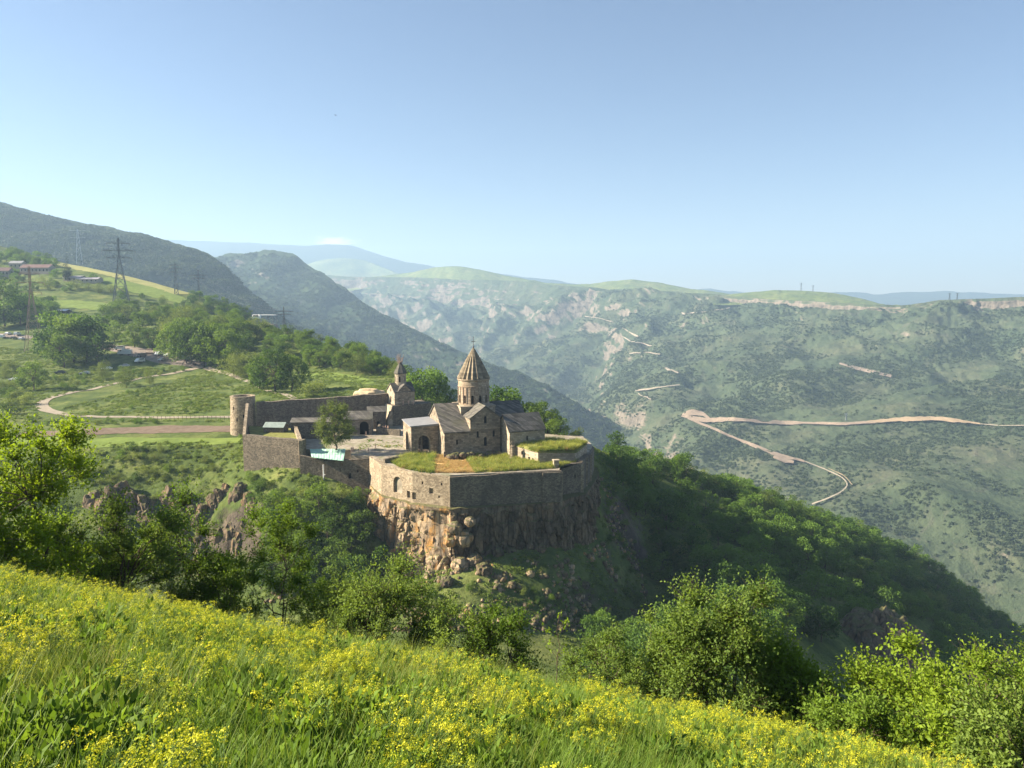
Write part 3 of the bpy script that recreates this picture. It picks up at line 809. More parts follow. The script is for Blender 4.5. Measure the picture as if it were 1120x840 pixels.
# ---- lower walls on the left
WL0, WL1, WL2, WL3 = pl(265.5, 225, -42), pl(331, 217, -42), pl(328, 215.3), pl(405, 213.2)
stone_wall([WL0, WL1], [-54.5, -54], [-40.2, -40.4], 1.6, M_FORT, 'high blank rubble wall of the lower terrace', seed=7)
stone_wall([WL1, pl(324, 247, -42)], [-47, -46], [-40.4, -40.1], 1.1, M_FORTL, 'narrow sunlit wall top running back from the terrace corner', seed=8)
stone_wall([pl(269.5, 252, -40), WL0], [-47, -50], [-34.2, -40.2], .9, M_FORTL, 'sloping pale wall coming down from the round tower', seed=9)
tl = lambda px: win_px(WL2, WL3, px)
_l2a = Vector(WL2).lerp(Vector(WL3), tl(353.5)); _l2b = Vector(WL2).lerp(Vector(WL3), tl(379))
lw = stone_wall([WL2, tuple(_l2a)], [-56, -56], [-44.7, -45.9], 1.3, M_FORT, 'low rubble wall left of the white pole below the turquoise roof', seed=10)
lw2 = stone_wall([tuple(_l2a), tuple(_l2b), WL3], [-56, -56, -56.5], [-46.3, -45.6, -45.0], 1.4, M_FORT, 'low rubble wall with a small window under the turquoise roof', holes=[(1, .12, -51.2, .8, 1.7, 'r'), (1, .45, -49.3, .5, .7, 'r')], seed=11)
p = at(354.2, 520, 213.6); _b = MB(); _b.bar((0, 0, -6.9), (0, 0, 2.2), .19, 8); _b.box(-.3, .3, -.3, .3, -7.0, -6.6); _b.box(-.25, .25, .0, .9, -1.0, -.8); _b.box(-.25, .25, .0, .9, -4.0, -3.8)
tag(_b.build('roof_post', M_WHITE, None, (p.x, p.y - .2, p.z + 1.0)), 'tall white post in front of the low wall, holding the turquoise roof', 'post')
# turquoise sheet roof
c0, c1, c2, c3 = at(339, 493.6, 220.5), at(378, 493.4, 220), at(375.5, 506.5, 211.6), at(341, 502.5, 213.6)
_b = MB(); nn = 7
g = [[(c0.lerp(c1, i / 24)).lerp(c3.lerp(c2, i / 24), j / nn) + Vector((0, 0, .55 + .05 * (i % 2) + .03 * math.sin(i * 1.7 + j))) for i in range(25)] for j in range(nn + 1)]
for j in range(nn):
    for i in range(24): _b.poly([g[j][i], g[j][i + 1], g[j + 1][i + 1], g[j + 1][i]])
bmesh.ops.remove_doubles(_b.b, verts=_b.b.verts, dist=.001); bmesh.ops.solidify(_b.b, geom=_b.b.faces, thickness=.12)
sh = empty('roofed_shelter', (c0.lerp(c2, .5).x, c0.lerp(c2, .5).y, ZC - 1), 0, 'open shelter under a bright turquoise sheet roof by the low wall', 'shelter')
def rel(o, par):
    for v in o.data.vertices: v.co -= par.location
    o.parent = par; return o
rel(_b.build('roof_sheet', M_TURQ), sh)
for c in (c0, c1, c2, c3):
    k = MB(); e = c.lerp(c0.lerp(c2, .5), .08); k.bar((e.x, e.y, ZC - 2.5), (e.x, e.y, e.z - .05), .11, 6); rel(k.build('post', M_WOODD), sh)
k = MB(); a_, b_ = c0.lerp(c2, .06), c1.lerp(c3, .06); k.bar(a_ - Vector((0, 0, .2)), b_ - Vector((0, 0, .2)), .1); rel(k.build('beam', M_WOODD), sh)

# ---- round tower and long back wall
tw = empty('round_tower', (*pl(266, 259, -38), -48), 0, 'squat round corner tower, sunlit on its left side', 'tower')
_b = MB(); prof = [(4.6, 0), (4.45, 4), (4.2, 10), (4.1, 14.9), (4.2, 15.0), (4.2, 15.5), (3.2, 15.5), (3.2, 14.8)]
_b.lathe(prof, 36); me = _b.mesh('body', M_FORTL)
cs = []; wl = []
for a_, z_ in ((-118, 11.0), (-68, 8.2), (-100, 7.0)):
    M = frame_M((4.2 * math.cos(R(a_)), 4.2 * math.sin(R(a_)), z_), R(a_ + 90)); ol = [(-.3, 0), (.3, 0), (.3, 1.2), (-.3, 1.2)]
    cs.append(extr(ol, -.8, .7, M).mesh('cutter', [])); wl.append((ol, M))
me = cut(me, cs); me.materials.clear(); me.materials.append(M_FORTL)
link('body', me, tw)
for ol, M in wl: extr(ol, .66, .8, M).build('window', M_DARK, tw)
stone_wall([pl(280, 257, -36), pl(330, 262, -36), pl(380, 267, -36), pl(424, 273, -36)], [-47, -47, -47, -47], [-34.6, -34.2, -33.8, -33.4], 1.8, M_FORT, 'long shaded back wall between the round tower and the gate chapel', seed=12)
tag(stone_wall([pl(424, 273, -36), pl(470, 276, -36)], -47, [-36.5, -37], 1.5, M_FORT, 'lower back wall beyond the gate chapel', seed=13))

# ================================================================ cathedral
A = R(18.0)
CO = at(518, 430, 226); CH = empty('cathedral', (CO.x, CO.y, ZC), A, 'big domed stone cathedral with a pleated conical spire roof', 'church')

def gable_block(x0, x1, y0, y1, he, hr, along='x'):
    """solid walls with a gable at each end"""
    b = MB()
    if along == 'x':
        ym = (y0 + y1) / 2; r = [[(x, y0, -1), (x, y0, he), (x, ym, hr), (x, y1, he), (x, y1, -1)] for x in (x0, x1)]
    else:
        xm = (x0 + x1) / 2; r = [[(x0, y, -1), (x0, y, he), (xm, y, hr), (x1, y, he), (x1, y, -1)] for y in (y0, y1)]
    b.hull(r); return b

def gable_roof(x0, x1, y0, y1, he, hr, along='x', th=.32, ov=.35, side=None):
    """two pitched slabs lying on a gable block; side limits to one slope"""
    b = MB()
    def slab(a, c, e0, e1, ax):
        (u0, z0), (u1, z1) = a, c
        k = (z1 - z0) / (u1 - u0); u0e = u0 - ov * (1 if u1 > u0 else -1); z0e = z0 + k * (u0e - u0)
        pts = lambda t: [(t, u0e, z0e + .03), (t, u1, z1 + .03), (t, u1, z1 + .03 + th), (t, u0e, z0e + .03 + th * .8)]
        rr = [pts(e0), pts(e1)]
        if ax == 'y': rr = [[(p[1], p[0], p[2]) for p in r] for r in rr]
        b.hull(rr)
    if along == 'x':
        m = (y0 + y1) / 2
        if side != 'b': slab((y0, he), (m, hr), x0 - ov, x1 + ov, 'x')
        if side != 'f': slab((y1, he), (m, hr), x0 - ov, x1 + ov, 'x')
    else:
        m = (x0 + x1) / 2
        slab((x0, he), (m, hr), y0 - ov, y1 + ov, 'y'); slab((x1, he), (m, hr), y0 - ov, y1 + ov, 'y')
    return b

def with_holes(b, name, mat, parent, holes, wname='window', wmat=None):
    """holes: (x, y, z, angle, outline, depth)"""
    me = b.mesh(name, mat)
    cs = [extr(ol, -.8, dp, frame_M((x, y, z), a)).mesh('c', []) for (x, y, z, a, ol, dp) in holes]
    if cs: me = cut(me, cs)
    me.materials.clear(); me.materials.append(mat)
    o = link(name, me, parent)
    for (x, y, z, a, ol, dp) in holes:
        extr(ol, dp - .05, dp + .06, frame_M((x, y, z), a)).build(wname, wmat or M_DARK, parent)
    return o

rect = lambda w, h: [(-w / 2, 0), (w / 2, 0), (w / 2, h), (-w / 2, h)]
slit = lambda w, h: arch_profile(w, h, 4)
NX0, NX1, NYH, HE, HR = -12.0, 14.2, 7.5, 9.6, 13.8
with_holes(gable_block(NX0, NX1, -NYH, NYH, HE, HR), 'nave', M_CH, CH, [(NX0, .2, 10.2, R(-90), slit(.7, 1.7), .6), (NX1, 0, 8.5, R(90), slit(.7, 1.8), .6), (8.0, -NYH, 5.6, 0, slit(.6, 1.8), .6)])
gable_roof(NX0, NX1, -NYH, NYH, HE, HR).build('nave_roof', M_ROOF, CH)
# south aisle, lean-to roof
b = MB(); b.prism([(NX0, -12.4), (-4.45, -12.4), (-4.45, -NYH + .05), (NX0, -NYH + .05)], -1, [7.3, 7.3, 9.55, 9.55])
with_holes(b, 'south_aisle', M_CH, CH, [(-8.3, -12.4, 3.6, 0, slit(.5, 1.6), .5), (NX0, -10, 4.6, R(-90), slit(.55, 1.5), .5)])
b = MB(); b.hull([[(x, -12.85, 7.14), (x, -NYH - .1, 9.55), (x, -NYH - .1, 9.9), (x, -12.85, 7.45)] for x in (NX0 - .35, -4.47)]); b.build('aisle_roof', M_ROOF, CH)
# south transept
with_holes(gable_block(-4.4, 4.6, -12.55, -2, 11.0, 14.3, 'y'), 'transept', M_CH, CH, [(.1, -12.55, 9.4, 0, slit(.75, 2.2), .6), (-2.2, -12.55, 5.4, 0, slit(.6, 1.9), .6), (2.6, -12.55, 5.4, 0, slit(.6, 1.9), .6), (.1, -12.55, 2.9, 0, slit(.85, 2.6), .6)])
gable_roof(-4.4, 4.6, -12.55, -4.2, 11.0, 14.3, 'y', .34, .3).build('transept_roof', M_ROOF, CH)
b = MB(); b.box(-4.6, 4.8, -12.72, -12.56, 7.9, 8.2); b.build('string_course', M_CHP, CH)
# north transept
gable_block(-4.4, 4.6, 2, 11.5, 11.0, 14.3, 'y').build('transept', M_CH, CH); gable_roof(-4.4, 4.6, 4.2, 11.5, 11.0, 14.3, 'y', .34, .3).build('transept_roof', M_ROOF, CH)
# dome base, drum, cone
b = MB(); b.box(-5.3, 5.3, -5.1, 5.1, 9.0, 13.3); b.box(-5.5, 5.5, -5.3, 5.3, 13.3, 13.6); b.build('dome_base', M_CHP, CH)
RD = 4.65
b = MB(); b.lathe([(RD + .18, 13.4), (RD + .18, 13.9), (RD, 14.0), (RD, 19.0), (RD + .1, 19.05), (RD + .1, 19.35), (RD, 19.4), (RD, 20.7), (RD + .25, 21.0), (RD + .35, 21.4)], 48)
hs = []
for k in range(12):
    a = 2 * math.pi * (k + .35) / 12
    hs.append((RD * math.cos(a), RD * math.sin(a), 14.15, a + math.pi / 2, slit(.75, 2.5), .55))
drum = with_holes(b, 'drum', m_stone('drum_banded', (.22, .175, .125), (.37, .295, .21), (.48, .39, .285), (.8, .55), .65, (.30, .16, .10), .38), CH, hs)
for k in range(24):           # slender colonnettes of the blind arcade
    a = 2 * math.pi * (k + .2) / 24
    bb = MB(); bb.bar((RD * 1.012 * math.cos(a), RD * 1.012 * math.sin(a), 14.0), (RD * 1.012 * math.cos(a), RD * 1.012 * math.sin(a), 19.0), .10, 6); bb.build('colonnette', M_CH, drum)
b = MB(); NP = 20; rings = []
for r, z in ((4.98, 21.2), (4.95, 21.75), (3.75, 24.2), (2.55, 26.6), (1.2, 29.0), (.12, 30.75)):
    rings.append([(rr * math.cos(math.pi * k / NP), rr * math.sin(math.pi * k / NP), z + (.0 if k % 2 else -.25 * (z < 21.5))) for k in range(2 * NP) for rr in (r * (1.0 if k % 2 == 0 else .885),)])
b.hull(rings); cone = b.build('spire_roof', m_stone('spire_slabs', (.15, .12, .085), (.26, .21, .145), (.36, .295, .205), (1.2, .8), .75, (.12, .115, .06), .35), CH)
b = MB(); b.bar((0, 0, 30.6), (0, 0, 34.0), .10, 6); b.bar((-.65, 0, 32.5), (.65, 0, 32.5), .09, 6); b.lathe([(.0, 30.6), (.28, 30.75), (.28, 31.0), (0, 31.15)], 10); b.build('cross', M_METAL, CH)

# ---- chapel in front of the east end
_gp = Vector((CH.location.x + 5.7 * math.cos(A) + 18.0 * math.sin(A), CH.location.y + 5.7 * math.sin(A) - 18.0 * math.cos(A), ZC))
GR = empty('chapel', _gp, R(24), 'plain gabled stone chapel with a steep grey roof beside the turf roof', 'chapel')
gx1, gy1 = 11.2, 9.4
with_holes(gable_block(0, gx1, 0, gy1, 7.6, 11.7), 'wall', M_CHP, GR, [(0, 4.7, 7.4, R(-90), slit(.6, 1.5), .5), (5.6, 0, 4.6, 0, slit(.6, 1.5), .5)])
gable_roof(0, gx1, 0, gy1, 7.6, 11.7, 'x', .34, .3).build('roof', M_ROOF, GR)

# ---- arched porch / belfry base at the west front
PO = empty('arched_porch', CH.location, A, 'open arched stone porch with a flat pale roof at the church front', 'porch')
px0, px1, py0, py1 = -20.2, -12.05, -5.2, 8.4
b = MB(); b.box(px0, px1, py0, py1, -1, 8.3); me = b.mesh('body', M_CH)
cs = [MB().box(px0 + 1.3, px1 - .5, py0 + 1.3, py1 - 1.3, .02, 6.9).mesh('c', [])]
cs.append(extr(arch_profile(5.0, 6.0, 8, .15), -3, 3, frame_M((px0, 1.0, .02), R(-90))).mesh('c', []))
cs.append(extr(arch_profile(3.5, 5.6, 8, .15), -3, 3, frame_M((-16.6, py0, .02), 0)).mesh('c', []))
me = cut(me, cs); me.materials.clear(); me.materials.append(M_CH); link('body', me, PO)
b = MB(); b.hull([[(px0 - .35, y, 8.3), (px0 - .35, y, 8.55), (px1, y, 8.95), (px1, y, 8.3)] for y in (py0 - .35, py1 + .35)]); b.build('roof', M_PALEROOF, PO)
b = MB()
for s in (arch_profile(5.5, 6.3, 8, .15),):
    pass
for (px_, py_) in ((-16.6, -2.2), (-16.6, 2.6), (-14.2, -2.2), (-18.4, 4.2)):
    c = MB(); c.lathe([(.42, 0), (.42, .35), (.28, .5), (.27, 4.8), (.45, 5.1), (.45, 5.5)], 10, (px_, py_)); c.build('column', M_CHP, PO)
for (w_, h_, x_, y_, a_) in ((5.0, 6.0, px0, 1.0, -90), (3.5, 5.6, -16.6, py0, 0)):
    o_ = arch_profile(w_ + .7, h_ + .35, 8, .15); i_ = arch_profile(w_, h_, 8, .15)
    c = MB(); M = frame_M((x_, y_, .03), R(a_)); k = len(o_)
    idx = list(range(1, k)) + [0]
    c.hull([[M @ Vector((o_[q][0], -.12, o_[q][1])) for q in idx], [M @ Vector((o_[q][0], .1, o_[q][1])) for q in idx], [M @ Vector((i_[q][0], .1, i_[q][1])) for q in idx], [M @ Vector((i_[q][0], -.12, i_[q][1])) for q in idx], [M @ Vector((o_[q][0], -.12, o_[q][1])) for q in idx]], cap=False, closed=False)
    c.build('arch_band', M_CHP, PO)

def cathedral_pt(x, y, z=0.0):
    return Vector((CH.location.x + x * math.cos(A) - y * math.sin(A), CH.location.y + x * math.sin(A) + y * math.cos(A), ZC + z))

# carved slabs standing against the porch
lab = ['pale carved stone slab just right of the front arch', 'narrow carved stone slab second from the front arch', 'weathered carved slab at the aisle corner']
for k, (x, h, w) in enumerate(((-14.3, 2.9, .9), (-13.3, 2.5, .75), (-12.0, 2.2, .8))):
    b = MB(); o_ = arch_profile(w, h, 5); b.hull([[(p[0], -.15, p[1]) for p in o_], [(p[0], .15, p[1]) for p in o_]]); b.box(-w * .7, w * .7, -.35, .35, -.3, .22)
    b.box(-.06, .06, -.19, -.155, h * .35, h * .85); b.box(-w * .28, w * .28, -.19, -.157, h * .62, h * .68)
    P = cathedral_pt(x, -5.9 if k < 2 else -13.0)
    tag(b.build('carved_slab', M_CHP if k == 0 else M_CH, None, P, A + R(-3 * k)), lab[k], 'stone slab', 'carved slabs by the porch')

# pillar monument on the yard
P = Vector((*pl(560.5, 208.5), ZC))
mp = empty('pillar_monument', P, R(10), 'slim freestanding stone pillar among the yellow grass in front of the chapel', 'pillar')
b = MB(); b.box(-1.5, 1.5, -1.5, 1.5, -.3, .35); b.box(-1.1, 1.1, -1.1, 1.1, .35, .7); b.build('plinth', M_CHP, mp)
b = MB(); b.lathe([(.62, .7), (.55, 1.0), (.5, 3.6), (.62, 3.75), (.62, 3.95), (.4, 4.05)], 8); b.build('shaft', M_CH, mp)
b = MB(); b.box(-.28, .28, -.14, .14, 4.0, 5.3); b.box(-.55, .55, -.13, .13, 4.55, 4.95); b.build('cross', M_CH, mp)

# turf-roofed building at the corner of the rock
ta, tb2, tc, td, te = pl(563.5, 211.5), pl(588.5, 203.5), pl(629, 206), pl(642, 217.5), pl(574, 223)
TB = empty('turf_roofed_building', ((ta[0] + tc[0]) / 2, (ta[1] + tc[1]) / 2, ZC), 0, 'low stone house with a thick grass roof and one sunlit wall', 'house')
rl = [(p[0] - TB.location.x, p[1] - TB.location.y) for p in (ta, tb2, tc, td, te)]
b = MB(); b.prism(rl, -1, [3.4, 3.0, 2.4, 2.6, 3.5])
d1 = Vector(rl[1]) - Vector(rl[0]); a1 = math.atan2(d1.y, d1.x)
hol = [(*Vector(rl[0]).lerp(Vector(rl[1]), t), z, a1, rect(w, h), .5) for t, z, w, h in ((.30, 1.3, .7, 1.0), (.62, .1, .9, 1.1), (.78, .1, .8, 1.0))]
with_holes(b, 'wall', M_CHP, TB, hol)
b = MB(); n_ = 26; rr_ = random.Random(4)
c = Vector((sum(p[0] for p in rl) / 5, sum(p[1] for p in rl) / 5))
top = []
for k in range(5):
    for j in range(6):
        t = j / 6; q = Vector(rl[k]).lerp(Vector(rl[(k + 1) % 5]), t); zz = [3.4, 3.0, 2.4, 2.6, 3.5]; top.append((q, zz[k] * (1 - t) + zz[(k + 1) % 5] * t))
b.hull([[(q.x, q.y, z + .02) for q, z in top], [(*(q + (q - c).normalized() * .35), z + .15 + rr_.uniform(-.1, .1)) for q, z in top], [(*(q + (c - q) * .06), z + .55 + rr_.uniform(-.15, .15)) for q, z in top], [(*(q + (c - q) * .5), z + .95 + rr_.uniform(-.2, .2)) for q, z in top]])
b.build('turf_roof', M_TURF, TB, smooth=False)
TURF_POLY = [(p[0] + TB.location.x, p[1] + TB.location.y) for p in rl]

# ruined footing in the shade of the church
b = MB(); rr_ = random.Random(9)
def rock_mesh(seed, sub=3, squash=(1, 1, .8), amp=.35, scale=.7):
    bm = bmesh.new(); bmesh.ops.create_icosphere(bm, subdivisions=sub, radius=1.0)
    V = np.array([v.co[:] for v in bm.verts]); Fc = np.array([[v.index for v in f.verts] for f in bm.faces]); bm.free()
    d = fbm(V + seed * 7.7, scale, 4, .55); 
    cell = np.round((V + .35 * np.stack([fbm(V + seed, .8, 3), fbm(V + seed + 9, .8, 3), fbm(V + seed + 5, .8, 3)], -1)) * 1.9) / 1.9
    V = V * (1 + amp * d[:, None]) * .62 + cell * .38
    return V * np.array(squash), Fc
vs, fs, off = [], [], 0
for k in range(34):
    v, f = rock_mesh(k, 2); s = rr_.uniform(.5, 1.3); x = rr_.uniform(-11.3, 3.8); y = rr_.uniform(-15.6, -13.4)
    P = cathedral_pt(x, y, .3 + rr_.uniform(0, .9)); vs.append(v * s + np.array(P)); fs.append(f + off); off += len(v)
me = mesh_np('ruined_footing', np.concatenate(vs) - np.array(cathedral_pt(-4, -14.4)), np.concatenate(fs), [M_ROCKD])
tag(link('ruined_footing', me, None, cathedral_pt(-4, -14.4)), 'heap of dark fallen masonry along the foot of the cathedral', 'ruin')

# ================================================================ gate chapel with its small drum
AG = R(30); GP = at(438.5, 440, 273)
GC = empty('gate_chapel', (GP.x, GP.y, -45), AG, 'small two-storey gate chapel with a little drum and pointed roof', 'chapel')
b = MB(); b.box(-5.4, 9.8, -5.2, 5.2, -1, 8.0)
with_holes(b, 'gate_storey', M_FORT, GC, [(-5.4, -1.5, .6, R(-90), arch_profile(3.0, 4.9), 1.6)], 'gateway')
b = MB(); b.prism([(-7.2, -5.4), (-5.42, -5.4), (-5.42, 1.5), (-7.2, 1.5)], -1, [3.0, 8.0, 8.0, 3.0]); b.build('stair', M_CHP, GC)
with_holes(gable_block(-3.9, 3.9, -3.8, 3.8, 12.6, 15.4), 'upper_storey', M_CHP, GC, [(-3.9, 0, 8.6, R(-90), slit(1.3, 2.3), .8), (0, -3.8, 9.4, 0, slit(.6, 1.4), .5), (-3.9, 0, 12.6, R(-90), slit(.5, 1.0), .5)])
gable_roof(-3.9, 3.9, -3.8, 3.8, 12.6, 15.4, 'x', .28, .25).build('roof', M_ROOF, GC)
gable_block(-2.4, 2.4, -4.0, 4.0, 13.0, 15.2, 'y').build('cross_gable', M_CH, GC); gable_roof(-2.4, 2.4, -4.0, 4.0, 13.0, 15.2, 'y', .26, .2).build('cross_roof', M_ROOF, GC)
b = MB(); b.lathe([(2.05, 14.2), (2.05, 18.7), (2.25, 18.9), (2.3, 19.15)], 16)
with_holes(b, 'drum', M_CHP, GC, [(2.05 * math.cos(a), 2.05 * math.sin(a), 15.9, a + math.pi / 2, slit(.55, 2.1), .5) for a in (R(-60), R(-120), R(-180), R(0), R(60), R(120))])
b = MB(); b.hull([[(r * (1 if k % 2 == 0 else .9) * math.cos(math.pi * k / 8), r * (1 if k % 2 == 0 else .9) * math.sin(math.pi * k / 8), z) for k in range(16)] for r, z in ((2.6, 19.0), (2.55, 19.4), (1.3, 21.5), (.1, 23.4))]); b.build('pointed_roof', M_ROOF, GC)
sc_ = MB(); rs_ = random.Random(3)
for k in range(30):
    a = rs_.uniform(0, 6.28); r0 = rs_.uniform(.1, .8); r1 = r0 + rs_.uniform(.2, 1.4)
    sc_.bar((r0 * math.cos(a), r0 * math.sin(a), 21.6 + rs_.uniform(0, 1.5)), (r1 * math.cos(a + rs_.uniform(-.5, .5)), r1 * math.sin(a), 23.4 + rs_.uniform(0, 2.9)), .055, 4)
sc_.build('repair_scaffold', plain('scaffold_wood', (.33, .25, .20), .9), GC)

# ---- courtyard houses
def stone_house(name, px, Y, w, dpt, he, hr, rz, label, cat, wmat, rmat, holes=(), along='x', z=ZC):
    P = pl(px, Y, z); h = empty(name, (P[0], P[1], z), rz, label, cat)
    with_holes(gable_block(-w / 2, w / 2, -dpt / 2, dpt / 2, he, hr, along), 'wall', wmat, h, [(x, -dpt / 2, zz, 0, ol, .6) for (x, zz, ol) in holes] if along == 'y' or True else [], 'doorway')
    gable_roof(-w / 2, w / 2, -dpt / 2, dpt / 2, he, hr, along, .22, .3).build('roof', rmat, h)
    return h
stone_house('gatehouse', 393, 252, 9.0, 7.0, 5.2, 7.4, R(6), 'small courtyard house with a pale gable roof and a wide arch', 'house', M_CH, M_ROOF, [(2.0, .05, arch_profile(3.0, 4.4)), (-2.6, .05, arch_profile(1.2, 2.4))])
stone_house('cell_range', 342, 244, 12.5, 6.5, 5.4, 6.3, R(4), 'long low stone building behind the courtyard tree', 'building', M_FORT, M_ROOF, [(-3.8, 1.5, rect(.8, 1.2)), (0.2, 1.5, rect(.8, 1.2)), (3.8, .05, arch_profile(1.1, 2.3))])
stone_house('vaulted_cell', 412, 263, 6.0, 5.0, 6.0, 7.4, R(14), 'dim stone cell in the shaded corner beside the gateway', 'building', M_FORT, M_ROOF, [(.4, .05, arch_profile(1.1, 2.6))])
# terrace bed inside the lower walls
b = MB(); b.prism([(Vector(WL0).x + 1.7, 227.5), (WL1[0] - 1.5, 220), (pl(323, 245)[0] - 1.5, 245), (pl(272, 250)[0], 250)], -50, -41.6)
tag(b.build('terrace_ground', M_TURF), 'small planted terrace inside the lower walls', kind='structure')
b = MB(); b.hull([[(x, -2.3, .0), (x, -2.3, 1.7), (x, 0, 2.9), (x, 2.3, 1.7), (x, 2.3, 0)] for x in (-3.2, 3.2)]); P = pl(302, 239, -41)
gh = empty('low_shed', (P[0], P[1], -41.6), R(-4), 'long low shed with a pale ribbed roof on the terrace', 'shed'); b.build('wall', M_FORT, gh)
gable_roof(-3.2, 3.2, -2.3, 2.3, 1.7, 2.9, 'x', .12, .25).build('roof', plain('faded_green_sheet', (.24, .29, .26), .7), gh)
# low yard walls and steps in the shade
for (pts, zt, lb) in (([pl(414, 250), pl(437, 246)], ZC + 2.2, 'low dark retaining wall between courtyard and porch'), ([pl(414, 250), pl(417, 262)], ZC + 1.8, 'short dark wall at the foot of the gate stair'), ([pl(421, 203.5), pl(437, 208)], ZC + 1.1, 'low parapet beside the flagged path above the arch')):
    stone_wall(pts, ZC - .5, zt, .8, M_FORT, lb, name='yard_wall', seed=int(pts[0][0]))

# ================================================================ the rock
def blocks(S, Z, ws, wz, seed, warp=.35):
    """fractured rock: each cell of a jittered grid is a block with its own offset and tilt"""
    S = S / ws + warp * fbm(np.stack([S / ws * .7, Z / wz * .7, 0 * S + seed], -1), 1, 3); Z = Z / wz + warp * fbm(np.stack([S * .7, Z / wz * .7, 0 * S + seed + 5], -1), 1, 3)
    hsh = lambda i, j, k: np.modf(np.abs(np.sin(i * 127.1 + j * 311.7 + k * 74.7 + seed * 19.3) * 43758.5453))[0]
    i0, j0 = np.floor(S), np.floor(Z); best = np.full(S.shape, 9.); sec = np.full(S.shape, 9.); val = np.zeros(S.shape)
    for di in (-1, 0, 1):
        for dj in (-1, 0, 1):
            i, j = i0 + di, j0 + dj; cx = i + .15 + .7 * hsh(i, j, 1); cz = j + .1 + .8 * hsh(i, j, 2); d = np.hypot(S - cx, Z - cz)
            v = hsh(i, j, 3) * 2 - 1 + (S - cx) * (hsh(i, j, 4) - .5) * 1.3 + (Z - cz) * (hsh(i, j, 5) - .5) * 1.0
            nb = d < best; sec = np.where(nb, best, np.minimum(sec, d)); val = np.where(nb, v, val); best = np.minimum(best, d)
    return val, sstep(.0, .12, sec - best)

def cliff(outl, ZT, hl, hd, split, mats, label, NU=760, NVv=190, inset=2.2, lf=1.0):
    """fractured rock wall hanging from a plan line; lit-side style before the split, close columns after it"""
    Po = np.array([p[:2] for p in outl]); tl_ = np.append(0, np.cumsum(np.linalg.norm(np.diff(Po, axis=0), axis=1)))
    su = np.linspace(0, tl_[-1], NU); Q = np.stack([np.interp(su, tl_, Po[:, k]) for k in (0, 1)], -1)
    ztop = np.interp(su, tl_, np.broadcast_to(ZT, len(Po)).astype(float))
    for _ in range(40): Q[1:-1] = (Q[:-2] + 2 * Q[1:-1] + Q[2:]) / 4
    T = np.gradient(Q, axis=0); T /= np.linalg.norm(T, axis=1)[:, None]; Nn = np.stack([T[:, 1], -T[:, 0]], -1)
    left = 1 - sstep(tl_[split] - 3, tl_[split] + 3, su) if split < len(Po) else np.ones(NU)
    zz = np.linspace(0, 1, NVv)[:, None]
    ZZ = ztop[None] - zz * (hd + (hl - hd) * left[None]); SS = su[None] + 0 * ZZ
    b1, e1_ = blocks(SS, ZZ, 4.2, 11.0, 1.0); b2, e2_ = blocks(SS, ZZ, 1.9, 3.4, 2.0); b3, e3_ = blocks(SS, ZZ, .8, 1.1, 3.0)
    c1, f1_ = blocks(SS, ZZ, 2.3, 9.0, 4.0, .2); c2, f2_ = blocks(SS, ZZ, 1.3, 2.6, 5.0)
    f3 = fbm(np.stack([SS, ZZ, 0 * SS], -1), 1.6, 5, .6); lump = fbm(np.stack([SS, ZZ * .5, 0 * SS], -1), 9.0, 3, off=5.5)
    disp_l = .5 + 1.9 * b1 + .75 * b2 + .22 * b3 + .35 * f3 + 3.6 * lump - 1.1 * (1 - e1_) - .3 * (1 - e2_)
    disp_d = .4 + .85 * c1 + .42 * c2 + .15 * b3 + .3 * f3 + 1.0 * lump - .7 * (1 - f1_) - .15 * (1 - f2_)
    disp = disp_l * left + disp_d * (1 - left)
    env = sstep(0, .05, zz)
    flare = (1.0 * zz + 1.6 * zz ** 3) * (1 - left) + (2.4 * zz + 2.0 * zz ** 2) * left * lf
    disp = np.maximum(disp, -1.3) * env * (.5 + .5 * sstep(0, .3, zz)) + flare + .15
    led = fbm(np.stack([SS * .25, np.round(ZZ / 3.1) * 1.7, 0 * SS], -1), 1.0, 2); disp = disp + .7 * led * env
    V = np.concatenate([(Q[None] + Nn[None] * disp[..., None]), (ZZ + .5 * fbm(np.stack([SS, ZZ, SS * 0 + 4], -1), 4, 3) * env)[..., None]], -1)
    capr = np.concatenate([Q - Nn * inset, (ztop + .9)[:, None]], -1)[None]; capm = np.concatenate([Q + Nn * .25, (ztop + .35 + .5 * fbm(np.stack([su, su * 0, su * 0], -1), 2.5, 3))[:, None]], -1)[None]
    V = np.concatenate([capr, capm, V], 0)
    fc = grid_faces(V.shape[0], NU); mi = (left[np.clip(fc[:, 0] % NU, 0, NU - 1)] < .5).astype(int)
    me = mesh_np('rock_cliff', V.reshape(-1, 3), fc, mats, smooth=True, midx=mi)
    try: me.set_sharp_from_angle(angle=R(24))
    except Exception: pass
    return tag(link('rock_cliff', me), label, kind='structure')

ZT = -53.2
outl = [pl(398, 226), pl(401, 216.5), pl(416, 200.8), pl(450, 192.4), pl(472, 189.6), pl(492, 187.9), pl(525, 189.3), pl(560, 191.5), pl(613, 194.5), pl(623, 199), pl(640, 202.5), pl(645, 209.5), pl(650, 217), pl(655, 229), pl(650, 243)]
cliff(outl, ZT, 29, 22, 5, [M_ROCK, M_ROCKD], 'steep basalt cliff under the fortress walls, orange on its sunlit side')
M_ROCKG = m_rock('cliff_rock_brown', .2, .5)

